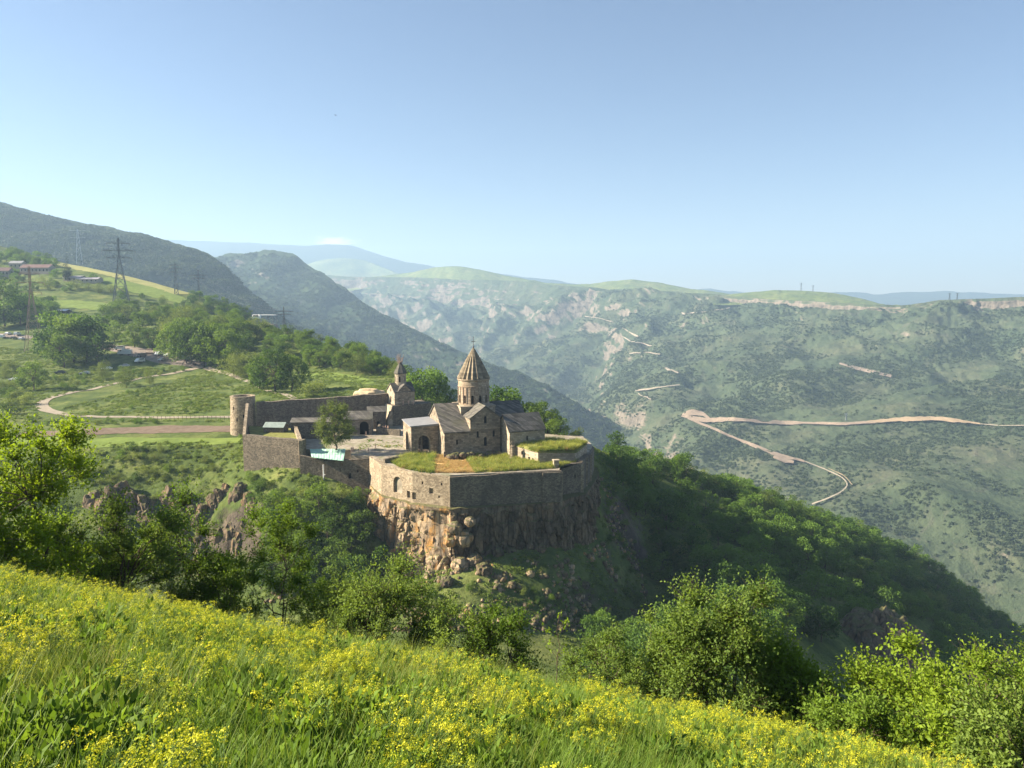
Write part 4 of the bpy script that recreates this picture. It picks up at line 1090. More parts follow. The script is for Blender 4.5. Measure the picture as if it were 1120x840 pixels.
# ---- boulders fallen at its foot
BL = [(461, 606, 9, 'warm'), (477, 613, 17, 'warm'), (503, 617, 14, 'warm'), (519, 612, 12, 'warm'), (494, 602, 13, 'warm'), (507, 588, 15, 'warm'), (493, 590, 12, 'warm'), (497, 577, 12, 'warm'), (489, 636, 11, 'grey'), (470, 628, 9, 'warm'), (530, 622, 12, 'grey'), (545, 604, 9, 'grey'), (580, 628, 7, 'warm'), (448, 622, 9, 'grey'), (560, 640, 7, 'grey'), (610, 652, 6, 'grey'), (592, 600, 8, 'grey'), (640, 640, 8, 'grey'), (664, 664, 8, 'grey'), (514, 570, 9, 'warm')]
BLAB = ['smooth tan boulder among bushes at the foot of the lit cliff', 'largest tan boulder at the foot of the cliff, hollow in shade', 'angular tan boulder in the middle of the fallen pile', 'tan boulder at the right end of the fallen pile', 'boulder wedged at the top of the fallen pile', 'slab-like boulder lying high on the rock steps', 'brown boulder leaning on the lit cliff edge', 'highest boulder of the rock steps below the wall corner', 'grey boulder lowest in the fallen pile', 'small tan boulder left of the largest one', 'grey boulder on dark grass right of the pile', 'grey boulder close under the shaded columns', 'small lone orange boulder on the shaded talus', 'grey boulder half hidden by the round bush', 'grey stone low on the shaded talus slope', 'grey stone on the middle of the talus', 'grey block under the centre of the shaded wall', 'grey stone toward the right of the talus', 'lowest grey stone at the right of the talus', 'bright orange boulder right under the wall corner']
for k, ((bx, by, wpx, kd), lb) in enumerate(zip(BL, BLAB)):
    Pn = hit(bx, by + wpx * .35, 150) or foot(bx, 184)
    Yb = Pn.y
    if by < 600:
        Yb = 186.5; Pn = at(bx, by + wpx * .3, Yb)
    s = wpx / 2 / F * Yb * 1.4
    v, f = rock_mesh(k + 40, 4, (1.0, .95, .9), .42, .8); a = k * 1.3
    me = mesh_np('boulder', v * s, f, [M_ROCK if kd == 'warm' else M_ROCKD], smooth=True)
    try: me.set_sharp_from_angle(angle=R(32))
    except Exception: pass
    tag(link('boulder', me, None, (Pn.x, Pn.y, Pn.z + s * .35), a), lb, 'boulder', 'boulders under the cliff')

# ---- outcrop above the wooded slope at the right
Pn = at(962, 679, 206)
NUo, NVo = 120, 60
th = np.linspace(0, 2 * math.pi, NUo)[None]; ph = np.linspace(.02, math.pi * .62, NVo)[:, None]
D = np.stack([np.cos(th) * np.sin(ph), np.sin(th) * np.sin(ph), np.cos(ph) + 0 * th], -1)
rad = 1 + .30 * fbm(D * 1.0, .8, 5, .55, off=7) + .18 * ridged(D * np.array([1, 1, .4]), .42, 4, off=3) 
split = -.20 * np.exp(-((D[..., 0] - .02 + .05 * D[..., 2]) / .035) ** 2)
V = D * (rad + split)[..., None] * np.array([14.0, 10, 13.0])
me = mesh_np('rock_outcrop', V.reshape(-1, 3), grid_faces(NVo, NUo), [M_ROCKD], smooth=True)
try: me.set_sharp_from_angle(angle=R(35))
except Exception: pass
tag(link('rock_outcrop', me, None, (Pn.x, Pn.y, Pn.z - 13.0)), 'split grey rock outcrop rising out of the dark woods', 'rock')

# ---- crags breaking out of the bank left of the fortress
g_ = np.random.default_rng(66); CRP = np.array([(88, 542), (140, 540), (185, 548), (235, 532), (262, 528), (285, 545), (275, 590), (240, 618), (180, 610), (110, 585)], float); n_c = 0
CRG = [rock_mesh(500 + k, 4, (1, .85, 1.35), .40, .7) for k in range(7)]
CRM = []
for v, f in CRG:
    m = mesh_np('crag', v, f, [M_ROCKG], smooth=True)
    try: m.set_sharp_from_angle(angle=R(26))
    except Exception: pass
    CRM.append(m)
while n_c < 64:
    px, py = g_.uniform(88, 290), g_.uniform(528, 618)
    if not in_poly(np.array([px]), np.array([py]), CRP)[0]: continue
    P = hit(px, py, 150); n_c += 1
    if P is None: continue
    s_ = float(g_.uniform(1.3, 3.6)); o = link('crag', CRM[n_c % 7], None, (P.x, P.y + .4 * s_, P.z - .15 * s_)); o.scale = (s_, s_ * .9, s_ * g_.uniform(.8, 1.5)); o.rotation_euler = (g_.uniform(-.25, .25), g_.uniform(-.25, .25), g_.uniform(0, 6.28))
    tag(o, ('grey crag at the left of the broken cliff below the ploughed strip' if px < 160 else 'brown crag in the middle of the broken cliff' if px < 225 else 'brown crag of the broken cliff nearest to the fortress walls'), 'crag', 'crags of the ' + ('left' if px < 160 else 'middle' if px < 225 else 'right') + ' cliff')
# ================================================================ plants
def unit(v): return v / (np.linalg.norm(v, axis=-1, keepdims=True) + 1e-9)

def leaf_mesh(name, pos, ax, nrm, size, aspect, mat, fold=.18, midx=None, mats=None):
    """many small folded leaves in one crown"""
    ax = unit(ax); side = unit(np.cross(ax, nrm)); n2 = np.cross(side, ax)
    s = np.asarray(size)[:, None]
    b = pos; t = pos + ax * s; m = pos + ax * s * .48
    l = m + side * s * aspect * .5 + n2 * s * fold; r = m - side * s * aspect * .5 + n2 * s * fold
    V = np.stack([b, r, t, l], 1).reshape(-1, 3)
    Fc = np.arange(len(V)).reshape(-1, 4)
    return mesh_np(name, V, Fc, mats or [mat], midx=midx)

def rand_dir(rg, n, up=0.0):
    d = rg.normal(size=(n, 3)); d[:, 2] += up; return unit(d)

def tubes_mesh(name, segs, mat, n=5):
    """tapered limbs: (p, q, r0, r1)"""
    if not segs: return mesh_np(name, np.zeros((3, 3)), [[0, 1, 2]], [mat])
    P = np.array([s[0] for s in segs], float); Q = np.array([s[1] for s in segs], float); r0 = np.array([s[2] for s in segs])[:, None, None]; r1 = np.array([s[3] for s in segs])[:, None, None]
    d = unit(Q - P); up = np.where(np.abs(d[:, 2:3]) < .9, np.array([[0, 0, 1.]]), np.array([[1., 0, 0]]))
    a = unit(np.cross(d, up)); c = np.cross(d, a); th = 2 * np.pi * np.arange(n) / n
    ring = a[:, None] * np.cos(th)[None, :, None] + c[:, None] * np.sin(th)[None, :, None]
    V = np.stack([P[:, None] + ring * r0, Q[:, None] + ring * r1], 1)      # m,2,n,3
    m = len(segs); idx = np.arange(m * 2 * n).reshape(m, 2, n); nx = np.roll(idx, -1, 2)
    Fc = np.stack([idx[:, 0], nx[:, 0], nx[:, 1], idx[:, 1]], -1).reshape(-1, 4)
    return mesh_np(name, V.reshape(-1, 3), Fc, [mat], smooth=True)

def limb(segs, p, q, r0, r1, rg, wob=.08, k=4):
    p, q = np.array(p, float), np.array(q, float); L = np.linalg.norm(q - p); prev = p
    for i in range(1, k + 1):
        t = i / k; x = p + (q - p) * t + (rg.normal(size=3) * wob * L * (t < 1))
        x[2] += .06 * L * math.sin(math.pi * t)
        segs.append((prev, x, r0 + (r1 - r0) * (i - 1) / k, r0 + (r1 - r0) * t)); prev = x
    return prev

def make_crown(seed, h, rad, base, nclump, nleaf, lsize, mat, bark, shape='round', aspect=.55, spray=False, trunk_r=None, clump_r=.36, name='tree', droop=0.0):
    """returns trunk mesh and crown mesh; crown built from many leafy sprays around limb ends"""
    rg = np.random.default_rng(seed); segs = []
    ch = h - base; zc = base + ch * .52
    tr = trunk_r or h * .022
    cl = []
    while len(cl) < nclump:
        u = rand_dir(rg, 1)[0] * rg.uniform(.15, 1) ** .45
        x = np.array([u[0] * rad, u[1] * rad, zc + u[2] * ch * .5])
        f = (x[2] - base) / ch
        lim = {'round': 1.0, 'cone': 1.05 * (1 - f) + .12, 'column': .9 if .1 < f < .92 else .6, 'spread': .75 + .4 * f, 'dome': 1.05 - .55 * max(0, f - .35)}[shape]
        lob = 1 + .28 * math.sin(3 * math.atan2(x[1], x[0]) + seed) * .6 + .22 * math.sin(5 * f * 3 + seed * 1.7)
        if math.hypot(x[0], x[1]) > rad * lim * lob: continue
        cl.append(x)
    cl = np.array(cl)
    forks = []
    nf = max(3, nclump // 7)
    top = np.array([rg.normal() * .04 * h, rg.normal() * .04 * h, base + ch * .45])
    limb(segs, (0, 0, -.4), top, tr, tr * .5, rg, .03, 5)
    for k in range(nf):
        c = cl[rg.integers(len(cl))]; z0 = base * .6 + (top[2] - base * .6) * rg.uniform(.1, 1)
        t = (z0 + .4) / (top[2] + .4); p = np.array([top[0] * t, top[1] * t, z0]); q = p + (c - p) * .6
        limb(segs, p, q, tr * .48, tr * .22, rg, .06, 4); forks.append(q)
    forks.append(top); forks = np.array(forks)
    for c in cl:
        p = forks[np.argmin(np.linalg.norm(forks - c, axis=1))]
        limb(segs, p, c, tr * .20, tr * .05, rg, .07, 3)
    w = rg.uniform(.5, 1.5, nclump); cnt = np.maximum(4, (w / w.sum() * nleaf)).astype(int)
    pos, axs, nrm = [], [], []
    mean = np.array([0, 0, zc - ch * .15])
    for c, n, ww in zip(cl, cnt, w):
        rc = clump_r * rad * (.7 + .45 * ww) * rg.uniform(.7, 1.2); out = unit((c - mean)[None])[0]
        if spray:
            m = max(3, n // 9); td = unit(rand_dir(rg, m, .25) + out * .8); ln = rc * rg.uniform(.5, 1.25, m)
            tdd = np.repeat(td, 9, 0); t = np.tile(np.linspace(.15, 1, 9), m); L = np.repeat(ln, 9)
            p = c + tdd * (t * L)[:, None] + rg.normal(size=(m * 9, 3)) * lsize * .25; p[:, 2] -= droop * (t * L) ** 2
            a = unit(tdd * .6 + rand_dir(rg, m * 9) * .9); nn = unit(rand_dir(rg, m * 9, 1.3) + tdd * .2)
            for k in range(0, m, 2): segs.append((c, c + td[k] * ln[k] * .9 - np.array([0, 0, droop * ln[k] ** 2 * .8]), tr * .035 + .003, .002))
        else:
            d = rand_dir(rg, n, .25); rr = rc * rg.uniform(.35, 1.0, n) ** .6
            p = c + d * rr[:, None] * np.array([1.1, 1.1, .8]); a = unit(rand_dir(rg, n) + d * .5); nn = unit(d * .9 + rand_dir(rg, n, .6) * .9)
        pos.append(p); axs.append(a); nrm.append(nn)
    pos, axs, nrm = map(np.concatenate, (pos, axs, nrm))
    sz = lsize * rg.uniform(.6, 1.3, len(pos))
    crown = leaf_mesh(name + '_crown', pos, axs, nrm, sz, aspect, mat)
    return tubes_mesh(name + '_trunk', segs, bark, 5), crown

M_BARK = plain('bark', (.10, .075, .055), .95, .05, var=.4, size=.3)
LM_FOREST = leaf_mat('leaf_woodland', (.036, .082, .014), (.125, .215, .034), .42, size=9, rnd=.6)
LM_TREE = leaf_mat('leaf_broad', (.040, .084, .014), (.135, .212, .032), .40, size=5, rnd=.5)
LM_OLIVE = leaf_mat('leaf_olive', (.095, .140, .030), (.21, .26, .062), .34, size=4)
LM_BRIGHT = leaf_mat('leaf_bright', (.095, .165, .014), (.225, .32, .030), .46, size=2.0)
LM_SUNNY = leaf_mat('leaf_sunny', (.13, .21, .014), (.29, .39, .030), .50, size=2.0)  # brighter leaf colour, sun from behind the left tree painted in
LM_NEAR = leaf_mat('leaf_hawthorn', (.075, .14, .016), (.18, .275, .036), .44, size=1.2)
LM_GREY = leaf_mat('leaf_greyish', (.10, .165, .032), (.23, .32, .066), .44, size=1.4)
LM_CON = leaf_mat('needle_dark', (.010, .026, .012), (.025, .05, .02), .12, size=4)
LM_SCRUB = leaf_mat('leaf_scrub', (.048, .072, .036), (.080, .106, .052), .25, size=60)
LM_WEED = leaf_mat('leaf_weed', (.080, .135, .022), (.19, .26, .048), .35, size=12)

def tree_obj(name, tm, cm, loc, s, rz, label, cat='tree', group=None, sz=1.0):
    t = empty(name, loc, rz, label, cat, group); t.scale = (s, s, s * sz)
    link('trunk', tm, t); link('crown', cm, t)
    return t

# ---------------------------------------------------------------- prototypes (unit: metres, about 8 m trees)
WOOD = [make_crown(100 + k, 8.0, 3.9 + .3 * (k % 3), .7, 24, 1900, .48, LM_FOREST, M_BARK, ('dome', 'dome', 'round')[k % 3], .7, name='woodland_tree', clump_r=.27) for k in range(6)]
BROAD = [make_crown(200 + k, 9.0, 4.4, .6, 30, 3800, .42, LM_TREE, M_BARK, 'dome', .65, name='broadleaf_tree', clump_r=.25) for k in range(5)]
OLIVE = [make_crown(250 + k, 7.0, 3.9, .5, 26, 3200, .34, LM_OLIVE, M_BARK, 'round', .5, name='pale_tree') for k in range(2)]
SHRUB = [make_crown(300 + k, 3.2, 2.0, .25, 14, 1100, .26, (LM_TREE, LM_OLIVE, LM_FOREST)[k % 3], M_BARK, ('dome', 'spread')[k % 2], .6, name='shrub', trunk_r=.06) for k in range(5)]
CONIF = make_crown(350, 13.0, 3.0, 1.0, 60, 3600, .42, LM_CON, M_BARK, 'cone', .4, name='conifer')

def joined(tm, cm, name):
    """trunk and crown as one mesh for scattered woods"""
    b = bmesh.new(); b.from_mesh(cm); nf = len(b.faces); b.from_mesh(tm)
    b.faces.ensure_lookup_table()
    for f in b.faces[nf:]: f.material_index = 1
    me = bpy.data.meshes.new(name); b.to_mesh(me); b.free()
    me.materials.append(cm.materials[0]); me.materials.append(M_BARK); return me
LM_SCRUBD = leaf_mat('leaf_scrub_shaded', (.024, .042, .014), (.055, .082, .024), .2, size=60)  # scrub copy with the shade of the gorge sides painted into its colour
WOODJ = [joined(t, c, 'wood_%d' % k) for k, (t, c) in enumerate(WOOD + OLIVE + BROAD[:1])]

# ---------------------------------------------------------------- wooded ridge on the right
rg = np.random.default_rng(77)
def ground_samples(n, a0, a1, y0, y1):
    """uniform over the ground in a wedge"""
    Y = np.sqrt(rg.uniform(y0 ** 2, y1 ** 2, n)); a = rg.uniform(a0, a1, n); x = a * Y
    return x, Y, gz(x, Y)
WOODS_POLY = [(652, 478), (700, 492), (760, 505), (820, 530), (870, 556), (930, 582), (990, 608), (1050, 640), (1100, 688), (1180, 730), (1180, 860), (900, 860), (640, 760), (640, 700), (720, 690), (735, 660), (704, 610), (690, 555), (668, 505)]
x, Y, z = ground_samples(9000, -.1, .85, 135, 470)
q = proj(np.stack([x, Y, z], -1))
den = fbm(np.stack([x, Y, 0 * x], -1), 40, 4, off=3)
ok = in_poly(q[:, 0], q[:, 1], WOODS_POLY) & (den > -.16)
# clear rock outcrop and the paler bare end of the ridge
ok &= ~((np.hypot((q[:, 0] - 962) / 66, (q[:, 1] - 728) / 48) < 1))
ok &= ~((q[:, 0] > 1000) & (q[:, 1] < 650 + .5 * (q[:, 0] - 1000)) & (den < .05))
x, Y, z = x[ok], Y[ok], z[ok]
# blue-noise thinning
keep = []; cell = {}
for i in rg.permutation(len(x)):
    d0 = 5.6 + 1.4 * (fbm(np.array([[x[i], Y[i], 0.]]), 60, 2)[0] > 0); c = (int(x[i] // 8), int(Y[i] // 8))
    if all(math.hypot(x[i] - x[j], Y[i] - Y[j]) > d0 for a in (-1, 0, 1) for b in (-1, 0, 1) for j in cell.get((c[0] + a, c[1] + b), ())):
        cell.setdefault(c, []).append(i); keep.append(i)
x, Y, z = x[keep], Y[keep], z[keep]
s = rg.uniform(.62, 1.12, len(x)) ** 1.2 * 1.22 * (.95 + .25 * fbm(np.stack([x, Y, 0 * x], -1), 35, 2, off=8)); k = rg.integers(0, 6, len(x))
q = proj(np.stack([x, Y, z + 4], -1))
vis = (q[:, 0] > -10) & (q[:, 0] < 1130) & (q[:, 1] < 850)
order = np.argsort(np.where(vis, Y / s, 1e9))
NIND = 165
print('woods', len(x))
def wood_label(px, py):
    if py < 545 and px < 800: return 'dark crown among trees on the upper wooded ridge right of the fortress'
    if px > 930 and py < 690: return 'paler tree on the lit end of the wooded ridge'
    if py > 690: return 'tree low in the wooded hollow near the split rock'
    if px < 790: return 'shaded tree on the slope just right of the fortress rock'
    return 'tree in the shaded middle of the wooded ridge'
for i in order[:NIND]:
    t, c = WOOD[k[i]]
    tree_obj('woodland_tree', t, c, (x[i], Y[i], z[i] - .2), float(s[i]), float(rg.uniform(0, 6.28)), wood_label(*q[i]), 'tree', 'trees of the ' + {'d': 'upper wooded ridge', 'p': 'lit ridge end', 't': 'wooded ridge slope', 's': 'slope beside the rock'}[wood_label(*q[i])[0]] + (' hollow' if q[i][1] > 690 else ''), rg.uniform(.85, 1.15))
r_ = order[NIND:]
WOODS_REST = (x[r_], Y[r_], z[r_], s[r_], k[r_])
P = np.stack([x[r_], Y[r_], z[r_] - .2], -1)
tag(scatter('ridge_woods', P, np.stack([0 * P[:, 0], 0 * P[:, 0], rg.uniform(0, 6.28, len(P))], -1), s[r_], np.where(rg.uniform(size=len(r_)) < .22, rg.integers(6, 9, len(r_)), k[r_]), WOODJ), 'dense dark woods covering the ridge to the right of the fortress', kind='stuff')

# ---------------------------------------------------------------- scrub on the far canyon sides
def tuft(seed, n, r, size, mat, flat=.8, name='tuft'):
    g_ = np.random.default_rng(seed); d = rand_dir(g_, n, .4); d[:, 2] = np.abs(d[:, 2]) * flat
    lob = 1 + .35 * np.sin(3 * np.arctan2(d[:, 1], d[:, 0]) + seed)
    p = d * (r * g_.uniform(.45, 1, n) * lob)[:, None]
    return leaf_mesh(name, p, unit(rand_dir(g_, n) + d * .4), unit(d + rand_dir(g_, n, .5) * .6), size * g_.uniform(.6, 1.3, n), .8, mat)
FARTUFT = [tuft(900 + k, 46, 1.0, .75, LM_SCRUB, name='scrub_%d' % k) for k in range(4)]
FARTUFTD = [tuft(910 + k, 46, 1.0, .75, LM_SCRUBD, name='shaded_scrub_%d' % k) for k in range(4)]
def scrub_on(Pg, n, name, label, smin, smax, thr, ns, rowlim=(0.03, 1.0), power=.75, seed=0, kinds=None):
    g_ = np.random.default_rng(seed); nv, nu = Pg.shape[:2]
    e1 = Pg[:-1, 1:] - Pg[:-1, :-1]; e2 = Pg[1:, :-1] - Pg[:-1, :-1]; cr = np.cross(e1, e2); ar = np.linalg.norm(cr, axis=-1)
    nzv = np.abs(cr[..., 2]) / (ar + 1e-9)
    q_ = proj(Pg[:-1, :-1]); onscr = (q_[..., 0] > -40) & (q_[..., 0] < W + 40) & (q_[..., 1] < H)
    w_ = ar ** power * onscr * sstep(.35, .6, nzv) ; rr = np.linspace(0, 1, nv - 1)[:, None]; w_ = w_ * ((rr >= rowlim[0]) & (rr <= rowlim[1]))
    w_ /= w_.sum(); i = g_.choice(w_.size, n * 2, p=w_.ravel()); a, b = i // (nu - 1), i % (nu - 1)
    u, v = g_.uniform(size=(2, len(a), 1))
    P = Pg[a, b] + u * (Pg[a, b + 1] - Pg[a, b]) + v * (Pg[a + 1, b] - Pg[a, b])
    dn = fbm(P, ns, 5, .6, off=seed) ; keep = (dn + g_.normal(size=len(P)) * .10 > thr)
    P = P[keep][:n]; sc = g_.uniform(smin, smax, len(P)) ** 1.0
    o = scatter(name, P, np.stack([0 * sc, 0 * sc, g_.uniform(0, 6.28, len(sc))], -1), sc, g_.integers(0, 4, len(sc)), kinds or FARTUFT)
    return tag(o, label, kind='stuff')
scrub_on(P_OPP, 90000, 'canyon_scrub', 'bushes and small trees dotted over the sunlit canyon side', 1.1, 3.2, .02, 150, (.135, 1.0), seed=3)
for nm, lb, n_, sd in (('ridge_scrub', 'rocky mountain ridge in shade beyond the gorge', 14000, 5), ('mountain_woods', 'dark wooded mountain above the village', 22000, 6)):
    scrub_on(SHEETS[lb][0], n_, nm, 'trees and scrub covering the ' + lb, 3.0, 6.5, -.18, 140, seed=sd, kinds=FARTUFTD)

# ---------------------------------------------------------------- low growth on the valley ground
GC1 = [tuft(950 + k, 90, .8, .26, LM_WEED if k % 2 else LM_OLIVE, .7, 'weed_%d' % k) for k in range(4)]
x, Y, z = ground_samples(140000, -.97, .25, 165, 520)
q = proj(np.stack([x, Y, z], -1))
dn = fbm(np.stack([x, Y, 0 * x], -1), 16, 5, .6, off=12)
ok = (q[:, 0] > -400) & (q[:, 0] < 720) & (dn + rg.normal(size=len(x)) * .12 > -.04) & (rg.uniform(size=len(x)) < .62)
FIELD_POLYS = [[(-60, 458), (60, 463), (160, 461), (262, 462), (262, 483), (60, 485), (-60, 484)], [(60, 434), (215, 402), (222, 408), (70, 446), (60, 456), (260, 452), (260, 460), (45, 461), (42, 440)], [(100, 378), (215, 380), (235, 405), (205, 406), (100, 398)], [(-5, 355), (30, 358), (30, 376), (-5, 376)]]
for fp in FIELD_POLYS: ok &= ~in_poly(q[:, 0], q[:, 1], fp)
_pp = np.array(plat)
ok &= ~in_poly(x, Y, [(p[0], p[1]) for p in plat])
x, Y, z = x[ok], Y[ok], z[ok]; P = np.stack([x, Y, z - .1], -1)
tag(scatter('undergrowth', P, np.stack([0 * x, 0 * x, rg.uniform(0, 6.28, len(x))], -1), rg.uniform(.45, 1.35, len(x)), rg.integers(0, 4, len(x)), GC1), 'low weeds and scrub on the slopes left of and below the monastery', kind='stuff')
# ================================================================ trees on the plateau left of and behind the monastery
PH = {'B': 9.0, 'W': 8.0, 'O': 7.0, 'S': 3.2, 'C': 13.0}
def plant_at(base, hm, kind, label, group=None, rgen=rg, name=None, cat=None, wide=1.0):
    t, c = {'B': lambda: BROAD[rgen.integers(5)], 'W': lambda: WOOD[rgen.integers(6)], 'O': lambda: OLIVE[rgen.integers(2)], 'S': lambda: SHRUB[rgen.integers(5)], 'C': lambda: CONIF}[kind]()
    s = hm / PH[kind] / 1.02
    nm = name or {'B': 'broadleaf_tree', 'W': 'woodland_tree', 'O': 'round_tree', 'S': 'shrub', 'C': 'conifer_tree'}[kind]
    return tree_obj(nm, t, c, (base[0], base[1], base[2] - .2), s * wide, float(rgen.uniform(0, 6.28)), label, cat or ('shrub' if kind == 'S' else 'tree'), group, 1 / wide)

def T(px, top, bot, kind, label, group=None, wide=1.0, Y=None):
    b = foot(px, Y) if Y else hit(px, bot, 200)
    if b is None: b = foot(px, 450)
    d = b.y; hm = (zat(px, top, d) - b.z)
    return plant_at(b, max(hm, 1.5), kind, label, group, wide=wide)

TL = [
 (74, 281, 308, 'C', 'lone dark spire-shaped conifer beside the red-roofed houses', .8),
 (6, 306, 357, 'B', 'tall dark tree cut by the edge of the picture above the parked cars', .95),
 (24, 318, 356, 'W', 'dark tree behind the tall dark tree at the village edge', .9),
 (37, 396, 427, 'B', 'bright round tree in the dark hollow above the bend of the road', 1.05),
 (112, 396, 414, 'O', 'small pale tree on the dark bank left of the two saplings', 1.0),
 (138, 402, 424, 'O', 'small pointed tree left of its twin beside the path', .8),
 (164, 405, 421, 'O', 'smaller pointed tree right of its twin beside the path', .8),
 (256, 387, 412, 'O', 'round olive-green tree beside the road, left of two', 1.05),
 (270, 388, 413, 'O', 'round olive-green tree beside the road, right of two', 1.05),
 (300, 383, 429, 'B', 'big bushy tree standing in the grass just above the round tower', 1.1),
 (284, 392, 425, 'B', 'bushy tree leaning against the left of the big tower-side tree', 1.0),
 (320, 388, 428, 'B', 'bushy tree on the right of the big tower-side tree', 1.0),
 (393, 374, 399, 'B', 'bright rounded tree standing out on the crest against the blue gorge', .95),
 (409, 385, 406, 'B', 'second rounded tree on the crest, lower than its bright neighbour', .95),
 (343, 416, 434, 'S', 'pale shrub right above the long back wall', 1.2),
 (460, 398, 445, 'W', 'dark tree right behind the little gate chapel', 1.0),
 (476, 408, 446, 'W', 'dark tree between gate chapel and cathedral', 1.0),
 (448, 402, 440, 'B', 'dark tree close behind the drum of the gate chapel', .9),
 (490, 422, 450, 'B', 'tree just left of the cathedral dome', 1.0),
 (205, 350, 398, 'B', 'tall light-green tree at the left end of the tree row by the stalls', .9),
 (222, 350, 402, 'B', 'tall light-green tree second from the left over the stalls', .9),
 (238, 355, 404, 'B', 'leafy tree in the middle of the row over the stalls', .9),
 (252, 362, 405, 'B', 'leafy tree at the right end of the row over the stalls', .9),
 (190, 352, 394, 'B', 'tall tree above the dark market stalls', .9),
 (62, 344, 392, 'W', 'dark tree at the left of the shaded clump below the field', 1.0),
 (80, 342, 396, 'B', 'large dark tree in the middle of the shaded clump below the field', 1.0),
 (97, 346, 396, 'W', 'dark tree at the right of the shaded clump by the car park', 1.0),
 (70, 362, 402, 'B', 'dark lower tree in front of the shaded clump', 1.0),
 (58, 360, 398, 'W', 'dark tree next to the rusty lattice mast', 1.0),
 (88, 352, 372, 'O', 'yellow-green tree lit at the top of the shaded clump', 1.1),
 (108, 362, 398, 'W', 'dark tree nearest to the white van', .9),
]
for (px, top, bot, kind, lb, wide) in TL: T(px, top, bot, kind, lb, wide=wide)

# trees behind the cathedral, on the edge of the rock
for (px, top, Y, hm, kind, lb) in ((584, 436, 258, None, 'B', 'bright leafy tree rising behind the chapel roof'), (598, 446, 254, None, 'B', 'leafy tree between the chapel and the turf roof'), (611, 455, 250, None, 'B', 'rounded tree behind the turf-roofed house'), (545, 425, 262, None, 'W', 'dark tree right of the dome, behind the nave roof'), (560, 428, 262, None, 'W', 'tree top showing over the east nave roof'), (629, 468, 249, None, 'S', 'small tree at the far corner of the rock')):
    b = foot(px, Y); plant_at((b.x, b.y, max(b.z, ZC - 3)), max(3.0, zat(px, top, Y) - max(b.z, ZC - 3)), kind, lb)

# the grey-green tree in the courtyard
tmC, cmC = make_crown(411, 14.0, 4.9, 2.2, 60, 17000, .40, LM_OLIVE, M_BARK, 'dome', .42, spray=True, name='courtyard_tree')
b = pl(367, 219, ZC); tree_obj('courtyard_tree', tmC, cmC, (b[0], b[1], ZC - .1), 1.0, .6, 'tall grey-green tree standing alone in the monastery courtyard')

# groups of trees that make the plateau green
def fill(poly, n, kinds, hlo, hhi, dmin, label, group, y0=190, y1=1000, seed=1):
    g_ = np.random.default_rng(seed); poly = np.array(poly, float); got = []; tries = 0
    lo, hi = poly.min(0), poly.max(0)
    while len(got) < n and tries < n * 60:
        tries += 1; px, py = g_.uniform(lo, hi)
        if not in_poly(np.array([px]), np.array([py]), poly)[0]: continue
        b = hit(px, py, y0, y1)
        if b is None or any((b - o_).length < dmin for o_ in got): continue
        got.append(b); k = kinds[g_.integers(len(kinds))]
        plant_at(b, g_.uniform(hlo, hhi), k, label, group, g_, wide=float(g_.uniform(.95, 1.25)))
    return got
fill([(112, 345), (180, 343), (240, 352), (285, 368), (285, 385), (185, 384), (118, 378)], 48, 'BBBO', 11, 16, 6, 'leafy tree in the band of trees above the stalls', 'trees above the car park', seed=2)
fill([(285, 366), (345, 378), (400, 396), (440, 408), (436, 416), (350, 402), (290, 390)], 44, 'BWBO', 6, 11, 5, 'tree or bush along the crest right of the cable station', 'trees along the crest', seed=3)
fill([(0, 330), (60, 338), (60, 352), (0, 360)], 16, 'BW', 12, 16, 8, 'tree in the belt below the bright green field', 'trees below the field', seed=4)
fill([(0, 296), (110, 308), (180, 330), (240, 342), (236, 350), (170, 342), (100, 322), (0, 318)], 44, 'BWO', 6, 10, 7, 'tree on the hillside between the village houses and the green field', 'hillside trees near the village', seed=5)
fill([(0, 276), (60, 288), (60, 294), (0, 290)], 18, 'WB', 9, 13, 8, 'dark tree on the hilltop behind the village', 'trees on the hilltop', seed=6)
fill([(200, 322), (252, 336), (280, 350), (262, 352), (215, 340)], 20, 'WB', 8, 12, 7, 'tree on the far crest below the small pylons', 'trees on the far crest', seed=16)
fill([(90, 408), (160, 403), (215, 403), (150, 416), (50, 428), (20, 420)], 46, 'SSS', 1.8, 3.2, 3, 'dark bush on the shaded bank under the car park', 'bushes on the shaded bank', seed=7)
fill([(0, 398), (30, 405), (20, 432), (40, 452), (0, 460)], 20, 'SSO', 3.5, 6, 3, 'bush in the hollow left of the bend in the road', 'bushes by the bend', seed=8)
fill([(32, 460), (185, 459), (185, 464), (32, 466)], 26, 'S', 1.4, 2.2, 1.5, 'low green bush in the hedge between path and ploughed strip', 'hedge bushes above the ploughed strip', seed=9)
fill([(95, 415), (250, 418), (255, 448), (110, 448)], 26, 'S', 1.2, 2.4, 3, 'small bush in the rough meadow inside the bend of the path', 'bushes in the rough meadow', seed=10)
fill([(50, 495), (150, 492), (235, 496), (235, 525), (130, 535), (40, 530)], 34, 'SSO', 1.6, 3.4, 2.5, 'bush on the green bank below the ploughed strip', 'bushes on the green bank', seed=11)
fill([(0, 540), (100, 545), (250, 550), (255, 600), (180, 640), (0, 640)], 26, 'SSS', 1.8, 3.6, 3, 'shrub among the rocks of the left cliff', 'shrubs on the left cliff', seed=12)
fill([(262, 522), (330, 542), (400, 545), (398, 575), (300, 570), (258, 545)], 30, 'SSW', 2, 4.5, 2.5, 'shrub under the lower walls of the monastery', 'shrubs under the lower walls', seed=13)
fill([(300, 560), (400, 570), (420, 630), (400, 660), (280, 660)], 24, 'BBW', 6, 10, 4, 'dark tree in the gully left of the sunlit rock', 'trees in the gully', y0=150, seed=14)
